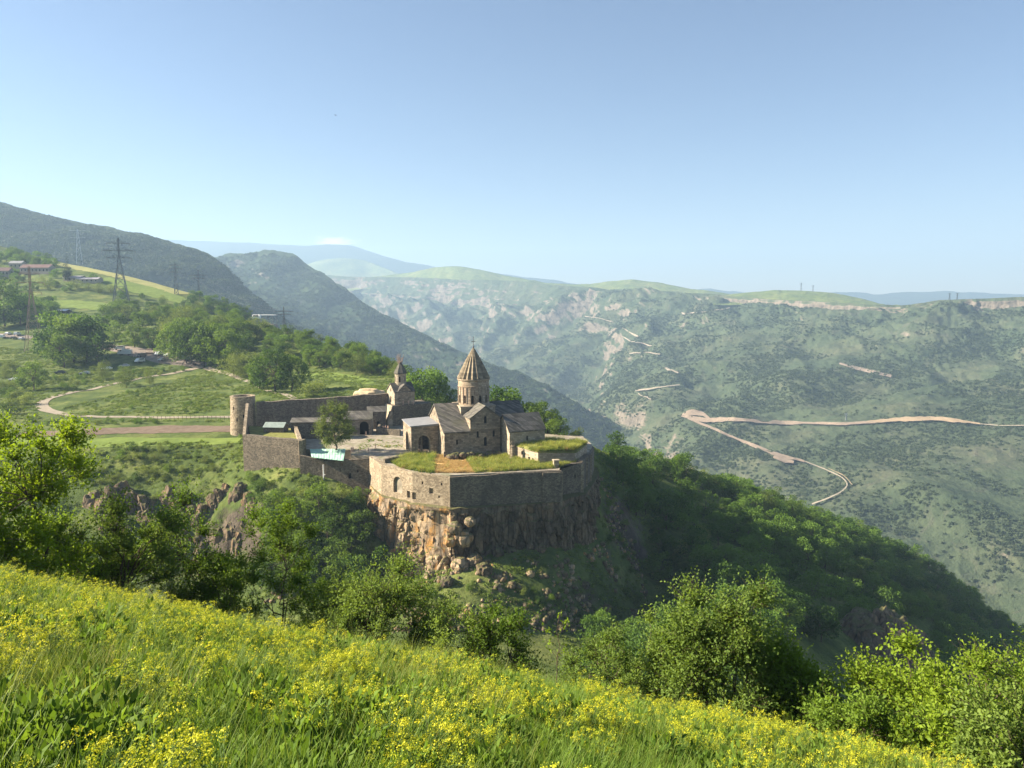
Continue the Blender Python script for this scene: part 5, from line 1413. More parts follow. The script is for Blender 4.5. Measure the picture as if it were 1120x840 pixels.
fill([(420, 640), (520, 630), (640, 625), (700, 640), (710, 690), (420, 700)], 44, 'S', .9, 2.2, 2, 'small bush on the shaded slope under the rock', 'bushes on the slope under the rock', y0=130, seed=15)
fill([(652, 500), (672, 520), (690, 580), (712, 640), (690, 640), (660, 590), (652, 540)], 26, 'S', 1.2, 2.8, 2, 'bush on the steep rocky flank right of the fortress', 'bushes on the rocky flank', seed=17)

fill([(-160, 300), (-5, 300), (-5, 440), (-160, 440)], 40, 'BWS', 6, 13, 8, 'tree on the hillside left of the village', 'hillside trees left of the village', seed=21)
# ================================================================ bushes and trees at the edge of the meadow
def near_tree(px, top, Y, rad, nleaf, ls, mat, label, seed, shape='dome', base=.03, ncl=46, name='bush', cat='bush', aspect=.55, trunk=None, sparse=.36, rzf=None):
    b = hfoot(px, Y); h = zat(px, top, Y) - b.z
    t, c = make_crown(seed, h, rad, h * base, ncl, int(nleaf * 1.7), ls, mat, M_BARK, shape, aspect, spray=True, trunk_r=trunk, clump_r=sparse, name=name)
    o = empty(name, (b.x, b.y, b.z - .1), 0, label, cat); link('trunk', t, o); link('crown', c, o)
    return o
near_tree(38, 456, 28, 2.7, 15500, .135, LM_SUNNY, 'tall bright yellow-green tree at the left edge of the meadow', 501, 'round', .02, 64, 'leafy_tree', 'tree', .62, .16)
near_tree(-40, 520, 25, 2.6, 9000, .16, LM_SUNNY, 'bright green bush cut off by the left picture edge', 502, ncl=36)
near_tree(88, 560, 30, 2.3, 12000, .12, LM_NEAR, 'green bush at the foot of the tall yellow-green tree', 503)
near_tree(148, 545, 30, 2.5, 16000, .12, LM_GREY, 'pale greyish bush with light leaves right of the tall tree', 504, 'spread')
near_tree(205, 548, 33, 2.4, 13000, .12, LM_NEAR, 'fresh green bush behind the pale greyish one', 505, 'round')
near_tree(246, 606, 31, 1.6, 7000, .11, LM_NEAR, 'low dark bush between the pale bush and the slender tree', 506)
near_tree(306, 553, 31, 1.75, 10000, .11, LM_NEAR, 'slender open tree with a visible thin trunk below the rock', 507, 'round', .26, 40, 'slender_tree', 'tree', .5, .06)
near_tree(365, 640, 29, 1.5, 6500, .10, LM_NEAR, 'small dark bush left of the big round bush', 508)
near_tree(424, 611, 27.5, 2.45, 30000, .095, LM_GREY, 'big dense round bush in front of the boulders', 509, 'dome', .02, 80)
near_tree(500, 668, 26, 1.5, 9000, .09, LM_GREY, 'low bush attached to the right side of the big round bush', 510)
near_tree(545, 664, 25.5, 1.55, 10000, .09, LM_NEAR, 'low spreading bush in the middle of the meadow edge', 511)
near_tree(665, 690, 23.5, 1.5, 9000, .09, LM_GREY, 'low leafy bush just right of the sapling', 512)
near_tree(722, 678, 23.5, 1.4, 8500, .10, LM_GREY, 'bush between the sapling and the large pale bush', 513)
near_tree(795, 650, 22, 2.2, 28000, .10, LM_GREY, 'large pale-leaved bush with a pointed top right of the middle', 514, 'dome', .02, 60, aspect=.6)
near_tree(752, 664, 22.5, 1.4, 8500, .11, LM_GREY, 'left shoulder of pale leaves beside the large pale bush', 515)
near_tree(856, 694, 21.5, 1.6, 10000, .11, LM_NEAR, 'dark green bush leaning on the right of the large pale bush', 516)
near_tree(896, 752, 21, 1.8, 9000, .11, LM_NEAR, 'dark bush in the dip below the split rock', 517)
near_tree(988, 712, 20, 2.2, 22000, .105, LM_BRIGHT, 'bright green bush with large leaves below the split rock', 518, 'dome', .02, 52, aspect=.7)
near_tree(1050, 706, 22, 2.5, 22000, .10, LM_BRIGHT, 'bright green bush second from the right picture edge', 519, ncl=50, aspect=.66)
near_tree(1112, 690, 25, 2.8, 20000, .105, LM_BRIGHT, 'tall green bush cut by the right picture edge', 520, ncl=46)
near_tree(950, 768, 18, 1.4, 8500, .11, LM_NEAR, 'shaded bush in front of the bright large-leaved bush', 521)
near_tree(1105, 768, 15.5, 1.3, 8500, .10, LM_GREY, 'yellowish bush lowest at the right edge of the meadow', 522)
near_tree(1040, 790, 17, 1.3, 7500, .11, LM_BRIGHT, 'green bush above the lower right end of the meadow', 523)
near_tree(1180, 740, 19, 2.0, 7000, .13, LM_NEAR, 'green bush mostly outside the right picture edge', 524)
# sapling
b = hfoot(608, 17.2); h = zat(606, 671, 17.2) - b.z; sg = []; g_ = np.random.default_rng(5); lp = []
limb(sg, (0, 0, -.1), (.05, 0, h * .92), .014, .005, g_, .015, 6)
for k in range(11):
    z0 = h * g_.uniform(.42, .9); a = g_.uniform(0, 6.28); e = np.array([.30 * math.cos(a), .30 * math.sin(a), z0 + .22]); limb(sg, (.03, 0, z0), e, .006, .003, g_, .05, 3)
    for j in range(9): lp.append(np.array([.03, 0, z0]) + (e - np.array([.03, 0, z0])) * g_.uniform(.4, 1.1) + g_.normal(size=3) * .03)
lp = np.array(lp); sp = empty('sapling', b, 0, 'thin young sapling with a few bright leaves at the meadow edge', 'sapling')
link('trunk', tubes_mesh('sapling_trunk', sg, M_BARK), sp); link('crown', leaf_mesh('sapling_crown', lp, rand_dir(g_, len(lp), .3), rand_dir(g_, len(lp), 1), .075 * g_.uniform(.7, 1.3, len(lp)), .62, LM_BRIGHT), sp)
# ================================================================ grass and flowers
def grass_mat(name, root, tip, trans=.42):
    n = NM(name, .55, .25)
    tcol = n.n.new('ShaderNodeTexCoord'); s = n.n.new('ShaderNodeSeparateXYZ'); n.L(tcol.outputs['Object'], s.inputs[0])
    a = n.attr('len')
    f = n.math('ADD', n.math('MULTIPLY', n.noise(3.5, 4, .6), .9), n.math('MULTIPLY', n.rand(), .5))
    c1 = n.ramp(f, [(.45, root[0]), (.95, root[1])]); c2 = n.ramp(f, [(.45, tip[0]), (.95, tip[1])])
    c = n.mix(a, c1, c2); n.color(c)
    tr = n.n.new('ShaderNodeBsdfTranslucent'); n.L(n.mix(1.0, c, (1.25, 1.2, .6), 'MULTIPLY'), tr.inputs['Color'])
    mx = n.n.new('ShaderNodeMixShader'); mx.inputs[0].default_value = trans
    n.L(n.b.outputs[0], mx.inputs[1]); n.L(tr.outputs[0], mx.inputs[2]); n.L(mx.outputs[0], n.out.inputs['Surface'])
    return n.m
GM_LUSH = grass_mat('grass_lush', ((.050, .10, .012), (.09, .16, .018)), ((.13, .24, .028), (.25, .35, .05)))
GM_YEL = grass_mat('grass_yellowing', ((.08, .13, .02), (.13, .18, .03)), ((.23, .30, .05), (.36, .39, .085)))
GM_DRY = grass_mat('grass_straw', ((.28, .19, .08), (.34, .24, .11)), ((.54, .38, .17), (.64, .46, .22)), .3)

def blades(seed, n, rad, hlo, hhi, wid, mat, bend=.5, nseg=4, name='grass', heads=0.0, headmat=None):
    g_ = np.random.default_rng(seed); a = g_.uniform(0, 6.28, n); r = rad * np.sqrt(g_.uniform(0, 1, n))
    root = np.stack([r * np.cos(a), r * np.sin(a), np.full(n, -.04)], -1)
    h = g_.uniform(hlo, hhi, n); la = g_.uniform(0, 6.28, n); ld = np.stack([np.cos(la), np.sin(la), 0 * la], -1)
    tilt = g_.uniform(.02, .35, n); bd = bend * g_.uniform(.2, 1.2, n) ** 1.5
    sd = np.stack([-ld[:, 1], ld[:, 0], 0 * la], -1); ww = wid * g_.uniform(.6, 1.3, n)
    V, A_ = [], []
    for k in range(nseg + 1):
        t = k / nseg
        c = root + np.array([0, 0, 1]) * (h * (t - .28 * bd * t ** 2))[:, None] + ld * (h * (tilt * t + bd * t ** 2))[:, None]
        w = (ww * (1 - t ** 1.6) + .0006)[:, None]
        V += [c - sd * w / 2, c + sd * w / 2]; A_ += [np.full(n, t), np.full(n, t)]
    V = np.stack(V, 1).reshape(-1, 3); A_ = np.stack(A_, 1).ravel(); m = 2 * (nseg + 1)
    base = (np.arange(n) * m)[:, None]; Fc = np.concatenate([base + np.array([[2 * k, 2 * k + 1, 2 * k + 3, 2 * k + 2]]) for k in range(nseg)], 0)
    return mesh_np(name, V, Fc, [mat], smooth=True, attrs={'len': A_})

GP = [blades(1, 34, .15, .22, .50, .0085, GM_LUSH, .5), blades(2, 30, .16, .28, .62, .008, GM_LUSH, .38), blades(3, 30, .15, .20, .45, .008, GM_YEL, .5), blades(4, 22, .14, .40, .75, .005, GM_YEL, .30), blades(5, 16, .13, .35, .70, .0045, GM_DRY, .25)]
LM_HERB = leaf_mat('leaf_herb', (.06, .12, .018), (.16, .25, .036), .42, size=.8)
LM_FELT = leaf_mat('leaf_felted', (.11, .15, .075), (.20, .25, .13), .25, size=.8)
def herb(seed, n, r, h, ls, mat, aspect=.35):
    g_ = np.random.default_rng(seed); d = rand_dir(g_, n, .7); d[:, 2] = np.abs(d[:, 2])
    p = d * np.array([r, r, h]) * g_.uniform(.1, .9, (n, 1)); p[:, 2] += .02
    return leaf_mesh('herb', p, unit(d * .9 + rand_dir(g_, n) * .5), unit(rand_dir(g_, n, 1.4)), ls * g_.uniform(.6, 1.3, n), aspect, mat)
GP += [herb(21, 60, .20, .38, .11, LM_HERB), herb(22, 70, .22, .30, .09, LM_HERB, .45), herb(23, 30, .16, .2, .12, LM_FELT, .4), herb(24, 170, .30, .52, .10, LM_HERB, .38), herb(25, 150, .26, .42, .085, LM_HERB, .45)]

def m_petal():
    n = NM('yellow_petal', .6, .2)
    c = n.ramp(n.math('ADD', n.math('MULTIPLY', n.noise(.9, 3, .6), .7), n.math('MULTIPLY', n.rand(), .4)), [(.3, (.34, .42, .03)), (.7, (.60, .58, .028))]); n.color(c)
    tr = n.n.new('ShaderNodeBsdfTranslucent'); n.L(c, tr.inputs['Color']); mx = n.n.new('ShaderNodeMixShader'); mx.inputs[0].default_value = .35
    n.L(n.b.outputs[0], mx.inputs[1]); n.L(tr.outputs[0], mx.inputs[2]); n.L(mx.outputs[0], n.out.inputs['Surface']); return n.m
M_PETAL = m_petal()
M_STEM = plain('green_stem', (.10, .16, .04), .7, .2)
def flower(seed, h, nb, nfl, fs, spread=.15):
    """yellow-flowered plant: branching stem with narrow leaves, and its heads of tiny flowers"""
    g_ = np.random.default_rng(seed); sg, fp, fd, lp, ld = [], [], [], [], []
    top = np.array([g_.normal() * .05, g_.normal() * .05, h * .8]); limb(sg, (0, 0, -.03), top, .0042, .0028, g_, .03, 4)
    for k in range(nb):
        t = g_.uniform(.45, 1.0); p = top * t; a = g_.uniform(0, 6.28); L = spread * g_.uniform(.5, 1.2)
        e = p + np.array([L * math.cos(a), L * math.sin(a), h * g_.uniform(.10, .26) + .02]); limb(sg, p, e, .0024, .0012, g_, .04, 2)
        m = nfl // nb; d = rand_dir(g_, m, .9); rr = .042 * g_.uniform(.7, 1.3)
        fp.append(e + d * np.array([rr, rr, rr * .75]) * g_.uniform(.3, 1, (m, 1)) ** .5); fd.append(d)
    for k in range(26):
        t = g_.uniform(.08, .95); a = g_.uniform(0, 6.28); lp.append(top * t); ld.append((math.cos(a), math.sin(a), .45))
    lp, ld = np.array(lp), np.array(ld, float)
    lv = leaf_mesh('l', lp, ld, np.tile([[0, 0, 1.]], (26, 1)), .075 * g_.uniform(.6, 1.2, 26), .24, LM_HERB)
    st = tubes_mesh('s', sg, M_STEM, 4)
    b = bmesh.new(); b.from_mesh(st); nf = len(b.faces); b.from_mesh(lv); b.faces.ensure_lookup_table()
    for f in b.faces[nf:]: f.material_index = 1
    sm = bpy.data.meshes.new('flower_stem'); b.to_mesh(sm); b.free(); sm.materials.append(M_STEM); sm.materials.append(LM_HERB)
    fp, fd = np.concatenate(fp), np.concatenate(fd); n = len(fp)
    bl = leaf_mesh('flower_blossom', fp, unit(rand_dir(g_, n)), unit(fd + rand_dir(g_, n) * .3), fs * g_.uniform(.7, 1.3, n), .9, M_PETAL, .05)
    return sm, bl
FL = [flower(31, .55, 7, 190, .015), flower(32, .65, 9, 240, .015), flower(33, .45, 6, 150, .015), flower(34, .60, 10, 260, .014, .2)]
def flower_j(k, sm, bl):
    b = bmesh.new(); b.from_mesh(sm); nf = len(b.faces); b.from_mesh(bl); b.faces.ensure_lookup_table()
    for f in b.faces[nf:]: f.material_index = 2
    me = bpy.data.meshes.new('flower_%d' % k); b.to_mesh(me); b.free()
    for m in (M_STEM, LM_HERB, M_PETAL): me.materials.append(m)
    return me
FLJ = [flower_j(k, *f) for k, f in enumerate(FL)]

rgm = np.random.default_rng(404)
def meadow_pts(n, y0, y1, amax=.86):
    Y = np.sqrt(rgm.uniform(y0 ** 2, y1 ** 2, n)); x = rgm.uniform(-amax, amax, n) * (Y + 1.5); return x, Y
def fl_density(x, Y):
    d = .65 * fbm(np.stack([x, Y * 1.3, 0 * x], -1), 3.6, 4, .55, off=2.5) + .75 * fbm(np.stack([x, Y, 0 * x], -1), 1.1, 3, .5, off=5.5)
    d = d + .34 * sstep(12, 19, Y) * sstep(-8, 4, x) + .22 * sstep(-3, -9, x) * sstep(8, 14, Y) * sstep(22, 17, Y) - .06 * sstep(9, 4, Y)
    return d
x, Y = meadow_pts(52000, 1.6, 27)
k0 = (Y < brow(x) + 4) & (rgm.uniform(size=len(x)) < np.interp(Y, [0, 5, 12, 27], [1, 1, .85, .6]))
x, Y = x[k0], Y[k0]; z = hz(x, Y); n_ = len(x)
t_ = fbm(np.stack([x, Y, 0 * x], -1), 3.0, 4, off=9); yel = t_ + .28 * sstep(12, 20, Y) * sstep(-10, 2, x) + rgm.normal(size=n_) * .16
r_ = rgm.uniform(size=n_)
idx = np.where(yel > .30, np.where(r_ < .55, 2, np.where(r_ < .93, 3, 4)), np.where(r_ < .45, 0, np.where(r_ < .70, 1, np.where(r_ < .83, 5, np.where(r_ < .96, 6, np.where(r_ < .962, 7, 3))))))
hb_ = fbm(np.stack([x, Y, 0 * x], -1), 1.5, 3, off=14); idx = np.where((hb_ > .16) & (rgm.uniform(size=n_) < .45), rgm.integers(8, 10, n_), idx)
sc = rgm.uniform(.7, 1.25, n_) * (1 + .35 * fbm(np.stack([x, Y, 0 * x], -1), 2.2, 3, off=1))
tilt = np.stack([rgm.normal(size=n_) * .16 - .06, rgm.normal(size=n_) * .16 + .06, rgm.uniform(0, 6.28, n_)], -1)
tag(scatter('meadow_grass', np.stack([x, Y, z], -1), tilt, sc, idx, GP), 'long lush grass and herbs of the meadow', kind='stuff')
x, Y = meadow_pts(15000, 2.2, 27); d = fl_density(x, Y)
k0 = (Y < brow(x) + 3) & (d + rgm.normal(size=len(x)) * .13 > .41)
x, Y = x[k0], Y[k0]
cY = np.sqrt(rgm.uniform(4.2 ** 2, 17 ** 2, 150)); cx = rgm.uniform(-.8, .8, 150) * cY; m_ = rgm.integers(5, 16, 150)
a_ = rgm.uniform(0, 6.28, m_.sum()); rr_ = .42 * np.sqrt(rgm.uniform(0, 1, m_.sum())); kx = np.repeat(cx, m_) + rr_ * np.cos(a_); kY = np.repeat(cY, m_) + rr_ * np.sin(a_); ok = kY < brow(kx)
x, Y = np.concatenate([x, kx[ok]]), np.concatenate([Y, kY[ok]]); z = hz(x, Y); n_ = len(x); print('flowers', n_)
q = proj(np.stack([x, Y, z + .4], -1)); vis = (q[:, 0] > 0) & (q[:, 0] < W) & (q[:, 1] < H - 8)
o_ = np.argsort(np.where(vis, Y, 1e9)); idx = rgm.integers(0, 4, n_); sc = rgm.uniform(.75, 1.25, n_)
FLAB = {'near': 'tall yellow wildflower in the nearest grass at the bottom of the picture', 'l': 'yellow wildflower in the lush grass on the left of the meadow', 'm': 'yellow wildflower in the middle of the near meadow', 'r': 'yellow wildflower on the drier right side of the near meadow'}
for i in o_[:140]:
    c = 'near' if q[i][1] > 785 else 'l' if q[i][0] < 350 else 'm' if q[i][0] < 620 else 'r'
    t = empty('yellow_wildflower', (x[i], Y[i], z[i]), float(rgm.uniform(0, 6.28)), FLAB[c], 'flower', {'near': 'nearest yellow wildflowers', 'l': 'yellow wildflowers at the left', 'm': 'yellow wildflowers in the middle', 'r': 'yellow wildflowers at the right'}[c])
    t.scale = (sc[i],) * 3; link('stem', FL[idx[i]][0], t); link('blossom', FL[idx[i]][1], t)
i = o_[140:]
tag(scatter('meadow_flowers', np.stack([x[i], Y[i], z[i]], -1), np.stack([rgm.normal(size=len(i)) * .06, rgm.normal(size=len(i)) * .06, rgm.uniform(0, 6.28, len(i))], -1), sc[i], idx[i], FLJ), 'countless yellow wildflowers over the meadow', kind='stuff')

# ---------------------------------------------------------------- rank grass on the rock and the turf roof
GM_RANK = grass_mat('grass_rank', ((.11, .14, .03), (.17, .19, .04)), ((.28, .32, .06), (.44, .45, .11)))
YG = [blades(61, 26, .42, .5, 1.15, .06, GM_RANK, .5, 3), blades(62, 26, .42, .4, 1.0, .06, GM_LUSH, .5, 3), blades(63, 24, .42, .4, .9, .06, GM_DRY, .5, 3), tuft(64, 50, .5, .26, LM_WEED, .9, 'yard_weed')]
def yard(poly, n, zf, mixp, smul=1.0, edge=0.0):
    poly = np.array(poly); lo, hi = poly.min(0), poly.max(0); P = rgm.uniform(lo, hi, (n, 2)); P = P[in_poly(P[:, 0], P[:, 1], poly)]
    dn = fbm(np.stack([P[:, 0], P[:, 1], 0 * P[:, 0]], -1), 5, 3, off=6)
    P = P[dn > -.33 + edge]; m = len(P)
    return np.concatenate([P, zf(P)[:, None]], 1), (.45 + .95 * rgm.uniform(0, 1, m) ** 1.6) * smul * (1 + .7 * dn[dn > -.33 + edge]), rgm.choice(4, m, p=mixp)
zc_ = lambda P: np.full(len(P), ZC)
gl = [pl(426, 206), pl(446, 214), pl(474, 213), pl(475, 191.8), pl(462, 193), pl(440, 197)]
gr = [pl(519.5, 191.9), pl(507, 213.5), pl(545, 212.5), pl(562, 210.5), pl(590, 202.8), pl(622, 203.5), pl(634, 206), pl(612, 198.6), pl(606, 197)]
gs = [pl(475.5, 191.9), pl(474.5, 213.2), pl(506.5, 213.7), pl(519, 192.2)]
gy = [pl(386, 222), pl(402, 240), pl(436, 236), pl(440, 226), pl(422, 224), pl(408, 230), pl(398, 222)]
parts = [yard(gl, 3400, zc_, [.50, .32, .06, .12], 1.15), yard(gr, 6500, zc_, [.70, .12, .10, .08], 1.1), yard(gs, 5200, zc_, [.02, 0, .98, 0], .75), yard(gy, 500, zc_, [.2, .6, .1, .1], .45, .2)]
def zturf(P):
    c = np.mean(TURF_POLY, 0); return ZC + 3.2 + .5 * np.clip(1 - np.linalg.norm(P - c, axis=1) / 11, 0, 1)
parts.append(yard(TURF_POLY, 3600, zturf, [.74, .08, .10, .08], 1.15))
Pa, Sa, Ia = (np.concatenate([p[k] for p in parts]) for k in range(3))
tag(scatter('yard_grass', Pa, np.stack([0 * Sa, 0 * Sa, rgm.uniform(0, 6.28, len(Sa))], -1), Sa, Ia, YG), 'rank yellow-green grass on the edge of the fortress rock and its turf roof', kind='stuff')
# soil under it, bare straw patch
def patch(name, poly, z, mat, label):
    b = MB(); b.poly([(p[0], p[1], z) for p in poly]); return tag(b.build(name, mat), label, kind='structure')
M_STRAW = plain('straw_litter', (.74, .47, .20), .95, .05, var=.45, size=.9)
patch('lawn', gl, ZC + .02, M_TURF, 'grassy soil left of the straw patch'); patch('lawn', gr, ZC + .02, M_TURF, 'grassy soil along the front wall'); patch('ground', gs, ZC + .06, M_STRAW, 'bare patch covered with tan straw')
# ================================================================ fields, roads and paths
def m_soil(name, a, b, size=1.5, furrow=None):
    n = NM(name, .95, .05); c = n.ramp(n.noise(size, 6, .7), [(.3, a), (.7, b)])
    n.color(c); n.bump(n.noise(.6, 5, .7), .12, .8); return n.m
M_PLOUGH = m_soil('ploughed_earth', (.125, .09, .064), (.225, .17, .125), 2.2)
M_ROADD = m_soil('dirt_road', (.24, .20, .15), (.37, .32, .245), 1.2)
M_GRASSY = m_soil('mown_grass', (.11, .155, .035), (.20, .26, .06), 5)
M_PALEF = m_soil('hay_field', (.24, .25, .08), (.40, .37, .15), 12)
M_ASPH = m_soil('asphalt', (.16, .135, .115), (.26, .215, .18), 3)
hp = lambda *pts: [hit(px, py, 200) for px, py in pts]
ribbon('ploughed_field', hp((20, 476), (60, 473), (110, 471), (160, 470), (210, 469.5), (262, 469)), [9, 13, 14, 14, 14, 11], M_PLOUGH, .10, 'brown ploughed strip above the green bank', jitter=.35)
ribbon('field', hp((0, 485), (60, 484), (120, 483.5), (180, 483), (235, 483), (262, 482)), 8, M_GRASSY, .10, 'bright green grass edge of the bank', jitter=.5)
ribbon('dirt_road', hp((256, 456.5), (200, 457), (150, 456.5), (100, 456), (70, 454), (50, 449), (44, 442), (52, 436), (80, 429), (120, 421), (165, 412), (205, 405), (222, 401)), [3.2, 3.4, 3.4, 3.6, 4.5, 5, 5, 4.4, 3.6, 3.4, 3.6, 4.5, 6], M_ROADD, .16, 'pale dirt road bending down to the monastery', jitter=.15)
ribbon('road', hp((225, 400), (190, 396), (170, 391), (150, 386), (128, 381), (100, 376), (60, 371), (20, 368), (-20, 366)), [8, 10, 13, 14, 12, 8, 7, 9, 9], M_ASPH, .14, 'village road and car park with parked vehicles')
ribbon('road', hp((225, 402), (250, 409), (275, 419), (300, 430), (322, 436)), [4, 3.6, 3.2, 3, 3], M_ROADD, .15, 'path running on under the trees to the gate', jitter=.2)
ribbon('field', hp((18, 334), (60, 333), (100, 335), (150, 340)), [22, 34, 36, 22], M_GRASSY, .2, 'bright green field in the village', jitter=.3)
ribbon('field', hp((60, 287), (110, 297), (160, 308), (205, 322)), [26, 44, 50, 30], M_PALEF, .3, 'pale hay field along the hilltop', jitter=.3)
ribbon('field', hp((110, 305), (160, 318), (205, 331)), [22, 30, 18], M_GRASSY, .34, 'green strip below the hay field', jitter=.3)
ribbon('field', hp((0, 277), (45, 284)), [20, 26], M_PALEF, .3, 'pale field above the village', jitter=.3)
ribbon('field', hp((315, 412), (350, 411), (385, 414), (405, 420)), [9, 14, 12, 6], M_GRASSY, .12, 'sunny grass slope above the back wall', jitter=.4)
# sand heap behind the back wall
v, f = rock_mesh(77, 4, (1, .6, .38), .25, .8); b = pl(404, 288, -38)
tag(link('sand_heap', mesh_np('sand_heap', v * 6.0, f, [m_soil('sand', (.45, .34, .2), (.6, .47, .3), 1.0)], smooth=True), None, (b[0], b[1], -35.6)), 'heap of tan sand behind the back wall by the gate chapel', 'heap')

# ---------------------------------------------------------------- fence along the road
p0, p1 = hit(150, 459, 200), hit(255, 459.5, 200); n_ = 24
fe = empty('path_fence', p0, 0, 'thin post and wire fence along the dirt road near the round tower', 'fence')
for k in range(n_):
    q_ = p0.lerp(p1, k / (n_ - 1)); z = float(gz(q_.x, q_.y)); b = MB(); b.bar((0, 0, -.3), (0, 0, 1.5), .07, 5); b.build('post', M_WOODD, fe, (q_.x - p0.x, q_.y - p0.y, z - p0.z))
for hh in (.6, 1.3):
    b = MB()
    for k in range(n_ - 1):
        a_, c_ = p0.lerp(p1, k / (n_ - 1)), p0.lerp(p1, (k + 1) / (n_ - 1)); a_.z, c_.z = float(gz(a_.x, a_.y)) + hh, float(gz(c_.x, c_.y)) + hh; b.bar(a_ - p0, c_ - p0, .022, 4)
    b.build('wire', M_METAL, fe)

# ---------------------------------------------------------------- lattice masts of the power line
M_RUST = plain('rusty_steel', (.34, .25, .18), .7, .3, .3)
def pylon(px, top, base_py, Y, mat, label, arms=3, r=.22, wide=.11, armw=.16):
    b = foot(px, Y) if base_py is None else (hit(px, base_py, 200) or foot(px, Y))
    hm = zat(px, top, b.y) - b.z; o = empty('power_mast', (b.x, b.y, b.z - .3), R(20), label, 'power mast')
    w0, w1 = hm * wide, hm * .018; t = MB(); lv = 9
    zs = [hm * (1 - (1 - k / lv) ** 1.25) for k in range(lv + 1)]; ws = [w0 + (w1 - w0) * min(1, (z / hm) / .72) for z in zs]
    cor = lambda k: [(sx * ws[k] / 2, sy * ws[k] / 2, zs[k]) for sx, sy in ((-1, -1), (1, -1), (1, 1), (-1, 1))]
    for k in range(lv):
        a_, c_ = cor(k), cor(k + 1)
        for i in range(4):
            j = (i + 1) % 4
            t.bar(a_[i], c_[i], r, 4); t.bar(a_[i], c_[j], r * .55, 4); t.bar(a_[j], c_[i], r * .55, 4); t.bar(c_[i], c_[j], r * .55, 4)
    t.build('lattice_body', mat, o)
    for q_ in range(arms):
        z = hm * (.70 + .11 * q_); wa = hm * armw * (1, 1.35, .95)[q_ % 3]; m_ = MB()
        for s in (-1, 1):
            m_.bar((0, -w1, z + hm * .012), (s * wa, 0, z), r * .8, 4); m_.bar((0, w1, z), (s * wa, 0, z), r * .8, 4); m_.bar((0, 0, z + hm * .045), (s * wa, 0, z), r * .6, 4); m_.bar((s * wa, 0, z), (s * wa, 0, z - hm * .035), r * .9, 5)
        m_.build('cross_arm', mat, o)
    o['_tip'] = 0; del o['_tip']
    return o, Vector((b.x, b.y, b.z + hm * .80)), hm * armw
PY = [pylon(38, 291, 384, 430, M_RUST, 'rusty lattice power mast nearest on the left, in front of the green field', r=.2, wide=.18, armw=.11),
      pylon(133, 260, 332, 700, M_METAL, 'tall grey lattice power mast standing over the village trees', r=.36, wide=.22, armw=.17),
      pylon(193, 287, 322, 860, M_METAL, 'small distant mast left of the darker one on the hill crest', r=.24, wide=.12),
      pylon(218, 295, 326, 840, M_METAL, 'small dark T-shaped mast on the hill crest', arms=2, r=.28, wide=.08, armw=.22),
      pylon(311, 335, 363, 640, M_METAL, 'grey portal mast beside the cable station', arms=2, r=.22, wide=.16, armw=.26)]
# mast on the wooded mountain
Pm, _o = SHEETS['dark wooded mountain above the village']
def on_sheet(Pg, px, py):
    q_ = proj(Pg); d = (q_[..., 0] - px) ** 2 + (q_[..., 1] - py) ** 2; i = np.unravel_index(np.argmin(d), d.shape); return Vector(Pg[i])
def far_mast(Pg, px, py, hpx, label, arms=2, r=.5, mat=None):
    b = on_sheet(Pg, px, py); hm = hpx / F * b.y; o = empty('power_mast', (b.x, b.y, b.z - 2), 0, label, 'power mast'); t = MB()
    for s in (-1, 1): t.bar((s * hm * .09, 0, 0), (s * hm * .01, 0, hm), r, 4)
    for k in range(6): t.bar((-hm * .09 * (1 - k / 6), 0, hm * k / 6), (hm * .09 * (1 - (k + 1) / 6), 0, hm * (k + 1) / 6), r * .7, 4)
    t.build('lattice_body', mat or M_METAL, o)
    for k in range(arms):
        m_ = MB(); z = hm * (.95 - .2 * k); m_.bar((-hm * .22, 0, z), (hm * .22, 0, z), r * .9, 4); m_.build('cross_arm', mat or M_METAL, o)
    return o
far_mast(Pm, 87, 288, 38, 'pale distant mast on the dark wooded mountain', r=.7, mat=M_STEEL)
far_mast(P_OPP, 925, 460, 9, 'small grey mast beside the pink road cut', r=.5, mat=M_STEEL)
for px, hp_, lb in ((877, 9, 'tallest aerial on the green hill of the canyon rim'), (890, 7, 'aerial on the canyon rim right of the tallest one'), (1038, 8, 'left of two masts on the right-hand rim'), (1047, 8, 'right of two masts on the right-hand rim')):
    Ps = SHEETS['small grassy hill on the canyon rim'][0] if px < 1000 else P_OPP
    top_ = 317 if px < 1000 else 327
    far_mast(Ps, px, top_ + 1, hp_, lb, r=.6)
# power lines and the cableway rope
def wire(name, p, q_, sag, r, label, cat='cable', n=40, mat=None):
    p, q_ = Vector(p), Vector(q_); b = MB(); pts = [p.lerp(q_, k / n) - Vector((0, 0, sag * 4 * (k / n) * (1 - k / n))) for k in range(n + 1)]
    ring = []
    for i, a in enumerate(pts):
        d = (pts[min(i + 1, n)] - pts[max(i - 1, 0)]).normalized(); s_ = d.cross(Vector((0, 0, 1))).normalized(); u_ = s_.cross(d)
        ring.append([a + (s_ * math.cos(t) + u_ * math.sin(t)) * r for t in (0, 2.09, 4.19)])
    b.hull(ring); return tag(b.build(name, mat or M_METAL), label, cat)
for j, (i0, i1) in enumerate(((0, 1), (1, 2), (1, 3), (3, 4))):
    for s_ in (-1, 1):
        a, wa = PY[i0][1], PY[i0][2]; c, wc = PY[i1][1], PY[i1][2]
        wire('power_line', a + Vector((s_ * wa, 0, 0)), c + Vector((s_ * wc, 0, 0)), 7, .045, ['left', 'right'][s_ > 0] + ' wire between the ' + ['rusty and the tall village masts', 'tall mast and the small distant mast', 'tall mast and the dark T-shaped mast', 'T-shaped mast and the portal mast'][j], 'wire')
wire('cableway_rope', at(322, 376, 640), at(1010, 520, 1400), 60, .16, 'long thin cableway rope strung across the gorge behind the dome', n=90)

